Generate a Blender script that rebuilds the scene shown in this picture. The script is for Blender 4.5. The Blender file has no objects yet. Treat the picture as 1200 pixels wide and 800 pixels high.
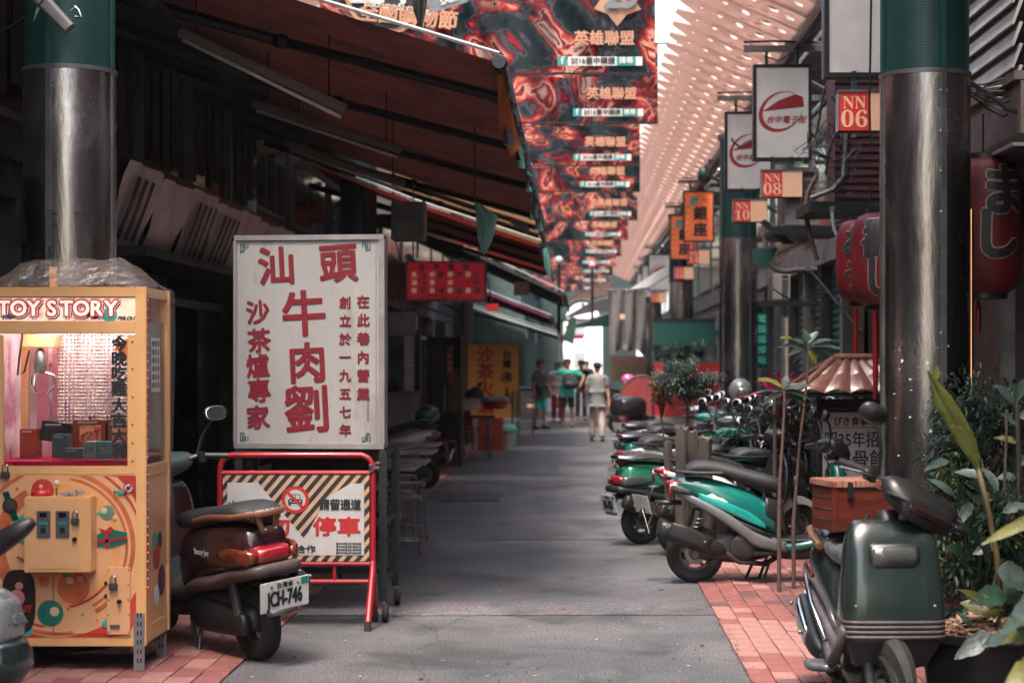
import bpy, bmesh, math, random
from math import pi, sin, cos, radians as R
from mathutils import Vector as V, Matrix, Euler, noise
random.seed(7)
S = bpy.context.scene
COL = S.collection
# ---------------------------------------------------------------- camera, sky, sun, exposure
F, VX, VY, HC = 2100.0, 676.0, 422.0, 1.72        # focal length in photo pixels, vanishing point, eye height
cam = bpy.data.objects.new('camera', bpy.data.cameras.new('camera')); COL.objects.link(cam)
cam.location = (0, 0, HC); cam.rotation_euler = (R(90), 0, 0)
cam.data.sensor_width = 36; cam.data.lens = F/1200*36
cam.data.shift_x = -(VX-600)/1200; cam.data.shift_y = (VY-400)/1200
cam.data.clip_end = 2000; cam.data.clip_start = .1
cam.data.dof.use_dof = True; cam.data.dof.focus_distance = 11.2; cam.data.dof.aperture_fstop = 2.6
S.camera = cam
W_ = bpy.data.worlds.new('World'); S.world = W_; W_.use_nodes = True
nt = W_.node_tree; bg = nt.nodes['Background']
sky = nt.nodes.new('ShaderNodeTexSky'); sky.sky_type = 'NISHITA'; sky.sun_disc = False
SUN_EL, SUN_ROT = 66, 200
sky.sun_elevation = R(SUN_EL); sky.sun_rotation = R(SUN_ROT); sky.air_density = 1.6; sky.dust_density = 5; sky.ozone_density = 1
nt.links.new(sky.outputs[0], bg.inputs[0]); bg.inputs[1].default_value = .15
sun = bpy.data.objects.new('sun', bpy.data.lights.new('sun', 'SUN')); COL.objects.link(sun)
sun.data.energy = 1.4; sun.data.angle = R(14); sun.data.color = (1, .93, .86)
sd = V((sin(R(SUN_ROT))*cos(R(SUN_EL)), cos(R(SUN_ROT))*cos(R(SUN_EL)), sin(R(SUN_EL))))
sun.rotation_euler = sd.to_track_quat('Z', 'Y').to_euler()
S.view_settings.view_transform = 'Standard'; S.view_settings.look = 'None'
S.view_settings.exposure = 2.05; S.view_settings.gamma = 1; S.view_settings.use_curve_mapping = False
S.cycles.use_denoising = True; S.cycles.max_bounces = 6; S.cycles.transparent_max_bounces = 12
S.cycles.caustics_reflective = False; S.cycles.caustics_refractive = False

def P(px, py, D):                                   # a photo pixel at distance D, as a point of the place
    return V(((px-VX)*D/F, D, HC-(py-VY)*D/F))
def X_(px, D): return (px-VX)*D/F
def Z_(py, D): return HC-(py-VY)*D/F

# ---------------------------------------------------------------- materials
MATS = {}
def M(name, col=(.5,.5,.5), rough=.6, metal=0, bump=.15, bs=60, var=.2, vs=4, wear=None, wt=.62, ws=9, trans=0, emit=0, alpha=1, coat=0, ecol=None, transl=0, stretch=None):
    if name in MATS: return MATS[name]
    m = bpy.data.materials.new(name); MATS[name] = m; m.use_nodes = True
    n = m.node_tree; L = n.links; b = n.nodes['Principled BSDF']; N = n.nodes.new
    tc = N('ShaderNodeTexCoord'); co = tc.outputs['Object']
    if stretch:
        mp = N('ShaderNodeMapping'); mp.inputs['Scale'].default_value = stretch; L.new(co, mp.inputs[0]); co = mp.outputs[0]
    nz = N('ShaderNodeTexNoise'); nz.inputs['Scale'].default_value = vs; nz.inputs['Detail'].default_value = 6; nz.inputs['Roughness'].default_value = .65
    L.new(co, nz.inputs['Vector'])
    rp = N('ShaderNodeValToRGB'); e = rp.color_ramp.elements
    lo = [max(0, c*(1-var)) for c in col]; hi = [min(1, c*(1+var)) for c in col]
    e[0].position = .35; e[1].position = .68; e[0].color = (*lo, 1); e[1].color = (*hi, 1)
    L.new(nz.outputs[0], rp.inputs[0]); cout = rp.outputs[0]
    if wear:
        n2 = N('ShaderNodeTexNoise'); n2.inputs['Scale'].default_value = ws; n2.inputs['Detail'].default_value = 9; n2.inputs['Roughness'].default_value = .72
        L.new(co, n2.inputs['Vector'])
        r2 = N('ShaderNodeValToRGB'); r2.color_ramp.elements[0].position = wt; r2.color_ramp.elements[1].position = wt+.07
        mx = N('ShaderNodeMix'); mx.data_type = 'RGBA'
        L.new(n2.outputs[0], r2.inputs[0]); L.new(r2.outputs[0], mx.inputs[0]); L.new(cout, mx.inputs[6]); mx.inputs[7].default_value = (*wear, 1); cout = mx.outputs[2]
    L.new(cout, b.inputs['Base Color'])
    rm = N('ShaderNodeMapRange'); rm.inputs[3].default_value = max(.03, rough-.12); rm.inputs[4].default_value = min(1, rough+.15)
    n3 = N('ShaderNodeTexNoise'); n3.inputs['Scale'].default_value = vs*3; n3.inputs['Detail'].default_value = 5; L.new(co, n3.inputs['Vector'])
    L.new(n3.outputs[0], rm.inputs[0]); L.new(rm.outputs[0], b.inputs['Roughness'])
    b.inputs['Metallic'].default_value = metal
    if bump:
        nb = N('ShaderNodeTexNoise'); nb.inputs['Scale'].default_value = bs; nb.inputs['Detail'].default_value = 4; L.new(co, nb.inputs['Vector'])
        bp = N('ShaderNodeBump'); bp.inputs['Strength'].default_value = bump; bp.inputs['Distance'].default_value = .01
        L.new(nb.outputs[0], bp.inputs['Height']); L.new(bp.outputs[0], b.inputs['Normal'])
    if trans: b.inputs['Transmission Weight'].default_value = trans
    if coat: b.inputs['Coat Weight'].default_value = coat; b.inputs['Coat Roughness'].default_value = .12
    if emit:
        b.inputs['Emission Strength'].default_value = emit
        if ecol: b.inputs['Emission Color'].default_value = (*ecol, 1)
        else: L.new(cout, b.inputs['Emission Color'])
    if alpha < 1: b.inputs['Alpha'].default_value = alpha
    if transl:
        tr = N('ShaderNodeBsdfTranslucent'); L.new(cout, tr.inputs[0]); ms = N('ShaderNodeMixShader'); ms.inputs[0].default_value = transl
        out = n.nodes['Material Output']; L.new(b.outputs[0], ms.inputs[1]); L.new(tr.outputs[0], ms.inputs[2]); L.new(ms.outputs[0], out.inputs[0])
    return m
def node_mat(name):
    m = bpy.data.materials.new(name); MATS[name] = m; m.use_nodes = True
    return m, m.node_tree, m.node_tree.nodes['Principled BSDF'], m.node_tree.nodes.new, m.node_tree.links

K = dict(
 black=M('black_plastic', (.014,.014,.015), .38, bump=.1, var=.3),
 rubber=M('tyre_rubber', (.012,.012,.012), .75, bump=.5, bs=90),
 blackm=M('black_metal', (.018,.018,.02), .45, .4, var=.4, wear=(.07,.035,.02), wt=.66),
 greym=M('grey_steel', (.16,.16,.165), .42, .7, var=.3, wear=(.09,.05,.03), wt=.66),
 chrome=M('chrome', (.62,.62,.64), .14, 1, bump=.03),
 white=M('white_paint', (.66,.66,.64), .45, var=.1, wear=(.3,.28,.26), wt=.7),
 red=M('red_paint', (.27,.008,.015), .35, var=.25, coat=.3, wear=(.13,.02,.02), wt=.64),
 dark=M('dark_wall', (.03,.028,.03), .85, var=.5, vs=2),
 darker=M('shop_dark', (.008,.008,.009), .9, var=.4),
 teal=M('teal_paint', (.006,.06,.052), .5, var=.25),
 tealL=M('teal_plastic', (.05,.38,.31), .45, var=.2),
 wood=M('dark_wood', (.07,.035,.02), .6, var=.5, vs=3, stretch=(1,1,12)),
 glassdark=M('dark_glass', (.01,.012,.014), .08, bump=0),
 mirror=M('mirror_glass', (.75,.77,.78), .03, 1, bump=0),
 inkr=M('red_ink', (.135,.003,.010), .5, bump=0, var=.12, wear=(.5,.12,.12), wt=.74, ws=30),
 inkb=M('black_ink', (.012,.012,.013), .55, bump=0, var=.2),
 inkg=M('green_ink', (.005,.05,.04), .5, bump=0),
 cream=M('cream_plastic', (.55,.36,.23), .5, var=.1),
)
K['glass'] = gm = bpy.data.materials.new('clear_pane'); gm.use_nodes = True
_n = gm.node_tree; _n.nodes.remove(_n.nodes['Principled BSDF'])
_t = _n.nodes.new('ShaderNodeBsdfTransparent'); _g = _n.nodes.new('ShaderNodeBsdfGlossy'); _g.inputs['Roughness'].default_value = .05
_fr = _n.nodes.new('ShaderNodeFresnel'); _fr.inputs[0].default_value = 1.5; _mx = _n.nodes.new('ShaderNodeMixShader'); _t.inputs[0].default_value = (.93,.95,.94,1)
_n.links.new(_fr.outputs[0], _mx.inputs[0]); _n.links.new(_t.outputs[0], _mx.inputs[1]); _n.links.new(_g.outputs[0], _mx.inputs[2]); _n.links.new(_mx.outputs[0], _n.nodes['Material Output'].inputs[0])
def film(name, tint, gloss, bump, haze=.12):        # crumpled clear plastic sheet
    m = bpy.data.materials.new(name); m.use_nodes = True; n = m.node_tree; n.nodes.remove(n.nodes['Principled BSDF']); N = n.nodes.new; L = n.links
    t = N('ShaderNodeBsdfTransparent'); t.inputs[0].default_value = (*tint, 1)
    g = N('ShaderNodeBsdfGlossy'); g.inputs['Roughness'].default_value = .22
    d = N('ShaderNodeBsdfDiffuse'); d.inputs[0].default_value = (.6,.58,.56,1)
    nz = N('ShaderNodeTexNoise'); nz.inputs['Scale'].default_value = 7; nz.inputs['Detail'].default_value = 4; nz.inputs['Distortion'].default_value = 2
    tc = N('ShaderNodeTexCoord'); L.new(tc.outputs['Object'], nz.inputs['Vector'])
    bp = N('ShaderNodeBump'); bp.inputs['Strength'].default_value = bump; bp.inputs['Distance'].default_value = .05; L.new(nz.outputs[0], bp.inputs['Height']); L.new(bp.outputs[0], g.inputs['Normal'])
    m1 = N('ShaderNodeMixShader'); m1.inputs[0].default_value = haze; m2 = N('ShaderNodeMixShader'); m2.inputs[0].default_value = gloss
    L.new(t.outputs[0], m1.inputs[1]); L.new(d.outputs[0], m1.inputs[2]); L.new(m1.outputs[0], m2.inputs[1]); L.new(g.outputs[0], m2.inputs[2]); L.new(m2.outputs[0], n.nodes['Material Output'].inputs[0])
    return m
K['film'] = film('clear_plastic_cover', (.97,.94,.91), .12, .9, .05)

# ---------------------------------------------------------------- mesh builders
def origin(o):
    v = V((0,0,0))
    while o: v = v + o.location; o = o.parent
    return v
class MB:
    def __init__(s): s.v = []; s.f = []
    def add(s, vs, fs):
        k = len(s.v); s.v += [tuple(v) for v in vs]; s.f += [tuple(i+k for i in f) for f in fs]; return s
    def box(s, x0, x1, y0, y1, z0, z1, rot=None, c=None):
        vs = [V((x,y,z)) for x in (x0,x1) for y in (y0,y1) for z in (z0,z1)]
        if rot is not None:
            c = c or V(((x0+x1)/2,(y0+y1)/2,(z0+z1)/2)); m = Euler(rot).to_matrix(); vs = [m @ (v-c)+c for v in vs]
        return s.add(vs, [(0,1,3,2),(4,6,7,5),(0,4,5,1),(2,3,7,6),(0,2,6,4),(1,5,7,3)])
    def quad(s, a, b, c, d): return s.add([a,b,c,d], [(0,1,2,3)])
    def rings(s, rs, cap=True, close=True):
        n = len(rs[0]); vs = [p for r in rs for p in r]; fs = []
        for i in range(len(rs)-1):
            for j in range(n if close else n-1):
                a = i*n+j; b = i*n+(j+1)%n; fs.append((a, b, b+n, a+n))
        if cap and close: fs.append(tuple(range(n-1,-1,-1))); fs.append(tuple((len(rs)-1)*n+j for j in range(n)))
        return s.add(vs, fs)
    def tube(s, pts, r, n=8, cap=True):
        pts = [V(p) for p in pts]; rs = []; up = V((0,0,1)); prev = None
        for i, p in enumerate(pts):
            t = (pts[min(i+1,len(pts)-1)]-pts[max(i-1,0)]).normalized()
            if prev is None:
                a = t.cross(up)
                if a.length < .1: a = t.cross(V((1,0,0)))
                a.normalize()
            else: a = (prev-t*prev.dot(t)).normalized()
            prev = a; b = t.cross(a); rr = r[i] if isinstance(r, (list,tuple)) else r
            rs.append([p+(a*cos(2*pi*k/n)+b*sin(2*pi*k/n))*rr for k in range(n)])
        return s.rings(rs, cap)
    def cyl(s, c, r, z0, z1, n=24, r2=None):
        r2 = r if r2 is None else r2
        return s.rings([[V((c[0]+rr*cos(2*pi*k/n), c[1]+rr*sin(2*pi*k/n), z)) for k in range(n)] for rr, z in ((r,z0),(r2,z1))])
    def lathe(s, prof, c=(0,0,0), axis='z', n=24, cap=True):
        rs = []
        for r, h in prof:
            ring = []
            for k in range(n):
                a, b = r*cos(2*pi*k/n), r*sin(2*pi*k/n)
                q = {'z':(a,b,h), 'y':(a,h,b), 'x':(h,a,b)}[axis]; ring.append(V(q)+V(c))
            rs.append(ring)
        return s.rings(rs, cap)
    def sphere(s, c, r, sc=(1,1,1), n=16):
        k = 8; pr = [(max(1e-4, r*sin(pi*i/k)), -r*cos(pi*i/k)) for i in range(k+1)]; o = len(s.v); s.lathe(pr, n=n)
        for i in range(o, len(s.v)):
            v = s.v[i]; s.v[i] = (v[0]*sc[0]+c[0], v[1]*sc[1]+c[1], v[2]*sc[2]+c[2])
        return s
    def loft(s, secs, n=20, sub=4, mode='x', cap=True):
        # secs: centre, U half vector, V half vector, power; smooth between them
        S2 = []
        for q in secs:
            if mode == 'x': x, y, z, hw, hh, p = q; S2.append((V((x,y,z)), V((0,hw,0)), V((0,0,hh)), p))
            elif mode == 'z': x, y, z, hx, hy, p = q; S2.append((V((x,y,z)), V((hx,0,0)), V((0,hy,0)), p))
            elif mode == 'y': x, y, z, hx, hz, p = q; S2.append((V((x,y,z)), V((hx,0,0)), V((0,0,hz)), p))
            else: S2.append((V(q[0]), V(q[1]), V(q[2]), q[3]))
        def cr(a, b, c, d, t): return .5*((2*b)+(c-a)*t+(2*a-5*b+4*c-d)*t*t+(3*b-a-3*c+d)*t**3)
        out = []; m = len(S2)
        for i in range(m-1):
            g = [S2[max(i-1,0)], S2[i], S2[i+1], S2[min(i+2,m-1)]]
            for j in range(sub): out.append([cr(g[0][k], g[1][k], g[2][k], g[3][k], j/sub) for k in range(4)])
        out.append(list(S2[-1])); rs = []
        for c, U, Vv, p in out:
            ring = []
            for k in range(n):
                a = 2*pi*k/n; ca, sa = cos(a), sin(a); e = 2/p
                ring.append(c+U*(math.copysign(abs(ca)**e, ca))+Vv*(math.copysign(abs(sa)**e, sa)))
            rs.append(ring)
        return s.rings(rs, cap)
    def prism(s, pts, a, b):       # polygon in XZ between y=a and y=b
        n = len(pts); vs = [(x,a,z) for x,z in pts]+[(x,b,z) for x,z in pts]
        return s.add(vs, [tuple(range(n)), tuple(range(2*n-1,n-1,-1))]+[(i,i+n,(i+1)%n+n,(i+1)%n) for i in range(n)])
    def build(s, name, mat, parent=None, smooth=False, local=False, bevel=0, kind=None, sub=0, angle=None):
        me = bpy.data.meshes.new(name); o0 = V((0,0,0)) if local else origin(parent)
        me.from_pydata([tuple(V(v)-o0) for v in s.v], [], s.f); me.update()
        if smooth: me.shade_smooth() if angle is None else me.shade_auto_smooth(angle=angle) if hasattr(me, 'shade_auto_smooth') else me.shade_smooth()
        bm = bmesh.new(); bm.from_mesh(me); bmesh.ops.recalc_face_normals(bm, faces=bm.faces)
        if bevel: bmesh.ops.bevel(bm, geom=[e for e in bm.edges if e.calc_face_angle(0) > .5], offset=bevel, segments=2, affect='EDGES', clamp_overlap=True)
        if smooth == 'edge':
            for e in bm.edges: e.smooth = e.calc_face_angle(0) < .6
        bm.to_mesh(me); bm.free()
        o = bpy.data.objects.new(name, me); COL.objects.link(o)
        if mat: me.materials.append(mat)
        if parent: o.parent = parent
        if kind: o['kind'] = kind
        return o
def box(name, mat, parent, x0, x1, y0, y1, z0, z1, bevel=0, rot=None, **k): return MB().box(x0,x1,y0,y1,z0,z1,rot).build(name, mat, parent, bevel=bevel, **k)
def tube(name, mat, parent, pts, r, n=8, **k): return MB().tube(pts, r, n).build(name, mat, parent, smooth='edge', **k)
def thing(name, label, cat, loc=(0,0,0), rz=0, group=None):
    o = bpy.data.objects.new(name, None); COL.objects.link(o); o.location = loc; o.rotation_euler = (0,0,rz); o.empty_display_size = .2
    o['label'] = label; o['category'] = cat
    if group: o['group'] = group
    return o
def tag(o, label, cat, group=None):
    o['label'] = label; o['category'] = cat
    if group: o['group'] = group
    return o
def struct(o): o['kind'] = 'structure'; return o
def copy_tree(o, parent=None, **props):
    c = o.copy(); COL.objects.link(c); c.parent = parent
    for k, v in props.items(): c[k] = v
    for ch in list(o.children): copy_tree(ch, c)
    return c
_tc = {}
def txt(name, body, size, mat, parent, loc, rot=(pi/2,0,0), bold=0, sx=1, ext=.0015, vert=False, lh=1.0, local=False, align='CENTER', shear=0):
    if vert: body = '\n'.join(body)
    key = (body, size, bold, sx, ext, lh, align, shear, mat.name)
    if key not in _tc:
        c = bpy.data.curves.new(name, 'FONT'); c.body = body; c.size = size; c.align_x = align; c.align_y = 'CENTER'; c.extrude = ext; c.space_line = lh; c.resolution_u = 3; c.shear = shear
        ob = bpy.data.objects.new(name, c); COL.objects.link(ob); bpy.context.view_layer.update()
        me = bpy.data.meshes.new_from_object(ob.evaluated_get(bpy.context.evaluated_depsgraph_get())); COL.objects.unlink(ob); bpy.data.objects.remove(ob)
        for v in me.vertices: v.co.x *= sx
        if bold:                                     # thicken the strokes with shifted copies, each a hair deeper
            vs = [tuple(v.co) for v in me.vertices]; fs = [tuple(p.vertices) for p in me.polygons]; V2, F2 = list(vs), list(fs)
            nk = 8 if bold > .004 else 5
            for q in range(nk):
                for_ = len(V2); dx_, dy_ = bold*cos(q*2*pi/nk+.4), bold*sin(q*2*pi/nk+.4)
                V2 += [(x+dx_, y+dy_, z-.00012*(q+1)) for x, y, z in vs]; F2 += [tuple(i+for_ for i in f) for f in fs]
            me = bpy.data.meshes.new(name); me.from_pydata(V2, [], F2); me.update()
        me.materials.clear(); me.materials.append(mat); _tc[key] = me
    o = bpy.data.objects.new(name, _tc[key]); COL.objects.link(o)
    if parent: o.parent = parent
    o.location = V(loc)-(V((0,0,0)) if local else origin(parent)); o.rotation_euler = rot
    return o
# ---------------------------------------------------------------- ground
def ground_mat(name, base, spots, crack=True):
    m, n, b, N, L = node_mat(name); tc = N('ShaderNodeTexCoord').outputs['Object']
    a = N('ShaderNodeTexNoise'); a.inputs['Scale'].default_value = .55; a.inputs['Detail'].default_value = 9; a.inputs['Roughness'].default_value = .7; L.new(tc, a.inputs[0])
    r = N('ShaderNodeValToRGB'); e = r.color_ramp.elements; e[0].position = .33; e[1].position = .7
    e[0].color = (*[c*.5 for c in base],1); e[1].color = (base[0]*1.6,base[1]*1.38,base[2]*1.44,1); L.new(a.outputs[0], r.inputs[0])
    g = N('ShaderNodeTexNoise'); g.inputs['Scale'].default_value = 75; g.inputs['Detail'].default_value = 3; L.new(tc, g.inputs[0])
    gr = N('ShaderNodeValToRGB'); gr.color_ramp.elements[0].position = .38; gr.color_ramp.elements[1].position = .66; gr.color_ramp.elements[0].color = (.35,.35,.35,1); gr.color_ramp.elements[1].color = (1.75,1.7,1.75,1); L.new(g.outputs[0], gr.inputs[0])
    mu = N('ShaderNodeMix'); mu.data_type = 'RGBA'; mu.blend_type = 'MULTIPLY'; mu.inputs[0].default_value = 1; L.new(r.outputs[0], mu.inputs[6]); L.new(gr.outputs[0], mu.inputs[7]); c = mu.outputs[2]
    s = N('ShaderNodeTexNoise'); s.inputs['Scale'].default_value = 3.2; s.inputs['Detail'].default_value = 12; s.inputs['Roughness'].default_value = .8; L.new(tc, s.inputs[0])
    sr = N('ShaderNodeValToRGB'); sr.color_ramp.elements[0].position = .655; sr.color_ramp.elements[1].position = .69; L.new(s.outputs[0], sr.inputs[0])
    mx = N('ShaderNodeMix'); mx.data_type = 'RGBA'; L.new(sr.outputs[0], mx.inputs[0]); L.new(c, mx.inputs[6]); mx.inputs[7].default_value = (*spots,1); c = mx.outputs[2]
    # dark oil and gum stains
    s2 = N('ShaderNodeTexNoise'); s2.inputs['Scale'].default_value = 1.3; s2.inputs['Detail'].default_value = 7; s2.inputs['Distortion'].default_value = .6; L.new(tc, s2.inputs[0])
    r3 = N('ShaderNodeValToRGB'); r3.color_ramp.elements[0].position = .53; r3.color_ramp.elements[1].position = .66; r3.color_ramp.elements[1].color = (.75,.75,.75,1); L.new(s2.outputs[0], r3.inputs[0])
    m3 = N('ShaderNodeMix'); m3.data_type = 'RGBA'; L.new(r3.outputs[0], m3.inputs[0]); L.new(c, m3.inputs[6]); m3.inputs[7].default_value = (*[q*.35 for q in base],1); c = m3.outputs[2]
    if crack:
        vo = N('ShaderNodeTexVoronoi'); vo.feature = 'DISTANCE_TO_EDGE'; vo.inputs['Scale'].default_value = .42
        ad = N('ShaderNodeMix'); ad.data_type = 'VECTOR'; ad.inputs[0].default_value = .12; w = N('ShaderNodeTexNoise'); w.inputs['Scale'].default_value = 3; w.inputs['Detail'].default_value = 6; L.new(tc, w.inputs[0]); L.new(tc, ad.inputs[4]); L.new(w.outputs[1], ad.inputs[5]); L.new(ad.outputs[1], vo.inputs[0])
        cr = N('ShaderNodeValToRGB'); cr.color_ramp.elements[0].position = 0; cr.color_ramp.elements[1].position = .003; cr.color_ramp.elements[0].color = (.6,.6,.6,1); cr.color_ramp.elements[1].color = (1,1,1,1); L.new(vo.outputs[0], cr.inputs[0])
        m4 = N('ShaderNodeMix'); m4.data_type = 'RGBA'; m4.blend_type = 'MULTIPLY'; m4.inputs[0].default_value = 1; L.new(c, m4.inputs[6]); L.new(cr.outputs[0], m4.inputs[7]); c = m4.outputs[2]
    L.new(c, b.inputs['Base Color'])
    rr = N('ShaderNodeMapRange'); rr.inputs[3].default_value = .42; rr.inputs[4].default_value = .85; L.new(a.outputs[0], rr.inputs[0]); L.new(rr.outputs[0], b.inputs['Roughness'])
    bp = N('ShaderNodeBump'); bp.inputs['Strength'].default_value = .5; bp.inputs['Distance'].default_value = .006; L.new(g.outputs[0], bp.inputs['Height']); L.new(bp.outputs[0], b.inputs['Normal'])
    return m
K['asphalt'] = ground_mat('asphalt', (.078,.086,.086), (.25,.25,.25))
K['brickbed'] = ground_mat('mortar_bed', (.05,.035,.035), (.12,.1,.1), False)
K['earth'] = ground_mat('city_ground', (.06,.058,.055), (.1,.1,.1), False)
K['brickA'] = M('paver_red', (.19,.062,.055), .75, bump=.5, var=.25, vs=9, wear=(.10,.055,.052), wt=.56, ws=6)
K['brickB'] = M('paver_pink', (.26,.125,.108), .78, bump=.5, var=.25, vs=9, wear=(.12,.07,.06), wt=.6, ws=14)
K['brickC'] = M('paver_dark', (.11,.048,.048), .7, bump=.5, var=.3, vs=9, wear=(.05,.035,.035), wt=.56, ws=14)
struct(MB().quad((-200,-80,-.012),(200,-80,-.012),(200,600,-.012),(-200,600,-.012)).build('ground', K['earth']))
RL, RR = -1.9, .93
struct(MB().quad((RL,-14,0),(RR,-14,0),(RR,130,0),(RL,130,0)).build('road', K['asphalt']))
def pavement(name, x0, x1, y1, y2, bw, bl, edge):
    m = MB().box(x0, x1, -14, 110, -.02, .002); p = struct(m.build(name, K['brickbed']))
    shared = {}; k = 0; rnd = random.Random(3)
    near = []; far = {0:MB(),1:MB(),2:MB()}
    nx = int((x1-x0)/bw)-1; y = y1; row = 0
    while y < y2:
        for i in range(nx):
            yo = y+(bl/2 if i % 2 else 0); xx = x0+i*bw+.004 if edge == 'l' else x1-(i+1)*bw+.004
            near.append((yo*yo+0*xx, xx, yo))
        y += bl; row += 1
    near.sort()
    def brick(m, x, y, dz):
        w, l = bw-.005, bl-.005; z = .014+dz; c = .003
        vs = [(x,y,0),(x+w,y,0),(x+w,y+l,0),(x,y+l,0),(x,y,z-c),(x+w,y,z-c),(x+w,y+l,z-c),(x,y+l,z-c),(x+c,y+c,z),(x+w-c,y+c,z),(x+w-c,y+l-c,z),(x+c,y+l-c,z)]
        return m.add(vs, [(0,1,5,4),(1,2,6,5),(2,3,7,6),(3,0,4,7),(4,5,9,8),(5,6,10,9),(6,7,11,10),(7,4,8,11),(8,9,10,11)])
    for q in range(3):
        shared[q] = brick(MB(), 0, 0, 0).build('brick', K['brick'+'ABC'[q]], p, local=True); COL.objects.unlink(shared[q]) if False else None
        shared[q].location = (x0+.2, -13+q*bl, 0)
    for n_, (_, x, y) in enumerate(near):
        h = noise.noise(V((x*.9, y*.5, 3)))+rnd.random()*.7-.35
        q = 2 if h > .42 else (1 if h < -.02 else 0)
        if k < 296:
            if k < 3 and False: pass
            o = shared[q].copy(); COL.objects.link(o); o.parent = p; o.location = (x, y, rnd.uniform(-.003,.003)); o.rotation_euler = (rnd.uniform(-.01,.01), rnd.uniform(-.01,.01), 0); k += 1
        else: brick(far[q], x, y, rnd.uniform(-.003,.003))
    for q in far:
        if far[q].v: far[q].build('brick_field', K['brick'+'ABC'[q]], p, kind='stuff')
    for q in range(3): bpy.data.objects.remove(shared[q])
    return p
PR = pavement('pavement_right', RR, 3.6, 9.3, 34, .13, .21, 'l')
PL = pavement('pavement_left', -4.1, RL, 9.2, 34, .15, .30, 'r')
# square service cover set in the road, utility lid
struct(MB().quad((RL,12.05,.004),(RR,12.1,.004),(RR,12.72,.004),(RL,12.78,.004)).build('road_patch', ground_mat('asphalt_patch', (.088,.09,.092), (.3,.3,.3), False)))
struct(MB().quad((-.75,17.2,.004),(RR,17.2,.004),(RR,24.5,.004),(-.7,24.3,.004)).build('road_patch', ground_mat('asphalt_older', (.092,.097,.098), (.27,.27,.27), False)))
struct(MB().quad((-1.87,14.2,.004),(-1.25,14.3,.004),(-1.3,16.4,.004),(-1.86,16.3,.004)).build('road_patch', ground_mat('asphalt_dark', (.055,.058,.06), (.2,.2,.2), False)))
mc = thing('utility_cover', 'flat square utility cover let into the asphalt near the left edge', 'cover', (X_(553,22.6), 22.6, 0))
box('lid', M('cover_lid', (.045,.043,.046), .7, bump=.5), mc, X_(520,22.6), X_(586,22.6), 21.9, 23.2, .002, .012)
box('rim', K['blackm'], mc, X_(518,22.6), X_(588,22.6), 21.86, 23.24, .001, .007)

# ---------------------------------------------------------------- steel columns with green perforated sleeves
def sleeve_mat():
    m, n, b, N, L = node_mat('perforated_green'); uv = N('ShaderNodeUVMap').outputs[0]
    mp = N('ShaderNodeVectorMath'); mp.operation = 'MULTIPLY'; mp.inputs[1].default_value = (100, 55, 1); L.new(uv, mp.inputs[0])
    fr = N('ShaderNodeVectorMath'); fr.operation = 'FRACTION'; L.new(mp.outputs[0], fr.inputs[0])
    su = N('ShaderNodeVectorMath'); su.operation = 'DISTANCE'; su.inputs[1].default_value = (.5,.5,0); L.new(fr.outputs[0], su.inputs[0])
    r = N('ShaderNodeValToRGB'); r.color_ramp.elements[0].position = .26; r.color_ramp.elements[1].position = .34
    r.color_ramp.elements[0].color = (.002,.012,.012,1); r.color_ramp.elements[1].color = (.010,.075,.064,1); L.new(su.outputs['Value'], r.inputs[0])
    nz = N('ShaderNodeTexNoise'); nz.inputs['Scale'].default_value = 3; tc = N('ShaderNodeTexCoord'); L.new(tc.outputs['Object'], nz.inputs[0])
    mx = N('ShaderNodeMix'); mx.data_type = 'RGBA'; mx.blend_type = 'MULTIPLY'; mx.inputs[0].default_value = .5; L.new(r.outputs[0], mx.inputs[6]); L.new(nz.outputs[0], mx.inputs[7]); L.new(mx.outputs[2], b.inputs['Base Color'])
    b.inputs['Roughness'].default_value = .4
    bp = N('ShaderNodeBump'); bp.inputs['Strength'].default_value = .6; bp.inputs['Distance'].default_value = .01; L.new(r.outputs[0], bp.inputs['Height']); L.new(bp.outputs[0], b.inputs['Normal'])
    return m
K['sleeve'] = sleeve_mat()
def brushed():
    m, n, b, N, L = node_mat('brushed_steel'); tc = N('ShaderNodeTexCoord').outputs['Object']
    mp = N('ShaderNodeMapping'); mp.inputs['Scale'].default_value = (4,4,1.1); L.new(tc, mp.inputs[0])
    a = N('ShaderNodeTexNoise'); a.inputs['Scale'].default_value = 1; a.inputs['Detail'].default_value = 7; a.inputs['Roughness'].default_value = .65; a.inputs['Distortion'].default_value = .4; L.new(mp.outputs[0], a.inputs[0])
    r = N('ShaderNodeValToRGB'); e = r.color_ramp.elements; e[0].position = .32; e[1].position = .7; e[0].color = (.20,.175,.17,1); e[1].color = (.60,.55,.54,1); L.new(a.outputs[0], r.inputs[0])
    s = N('ShaderNodeTexNoise'); s.inputs['Scale'].default_value = 14; s.inputs['Detail'].default_value = 9; s.inputs['Roughness'].default_value = .75; L.new(tc, s.inputs[0])
    sr = N('ShaderNodeValToRGB'); sr.color_ramp.elements[0].position = .68; sr.color_ramp.elements[1].position = .71; L.new(s.outputs[0], sr.inputs[0])
    mx = N('ShaderNodeMix'); mx.data_type = 'RGBA'; L.new(sr.outputs[0], mx.inputs[0]); L.new(r.outputs[0], mx.inputs[6]); mx.inputs[7].default_value = (.5,.48,.46,1); L.new(mx.outputs[2], b.inputs['Base Color'])
    b.inputs['Metallic'].default_value = 1
    rr = N('ShaderNodeMapRange'); rr.inputs[3].default_value = .12; rr.inputs[4].default_value = .38; L.new(a.outputs[0], rr.inputs[0]); L.new(rr.outputs[0], b.inputs['Roughness'])
    bp = N('ShaderNodeBump'); bp.inputs['Strength'].default_value = .3; bp.inputs['Distance'].default_value = .03; L.new(a.outputs[0], bp.inputs['Height']); L.new(bp.outputs[0], b.inputs['Normal'])
    return m
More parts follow.
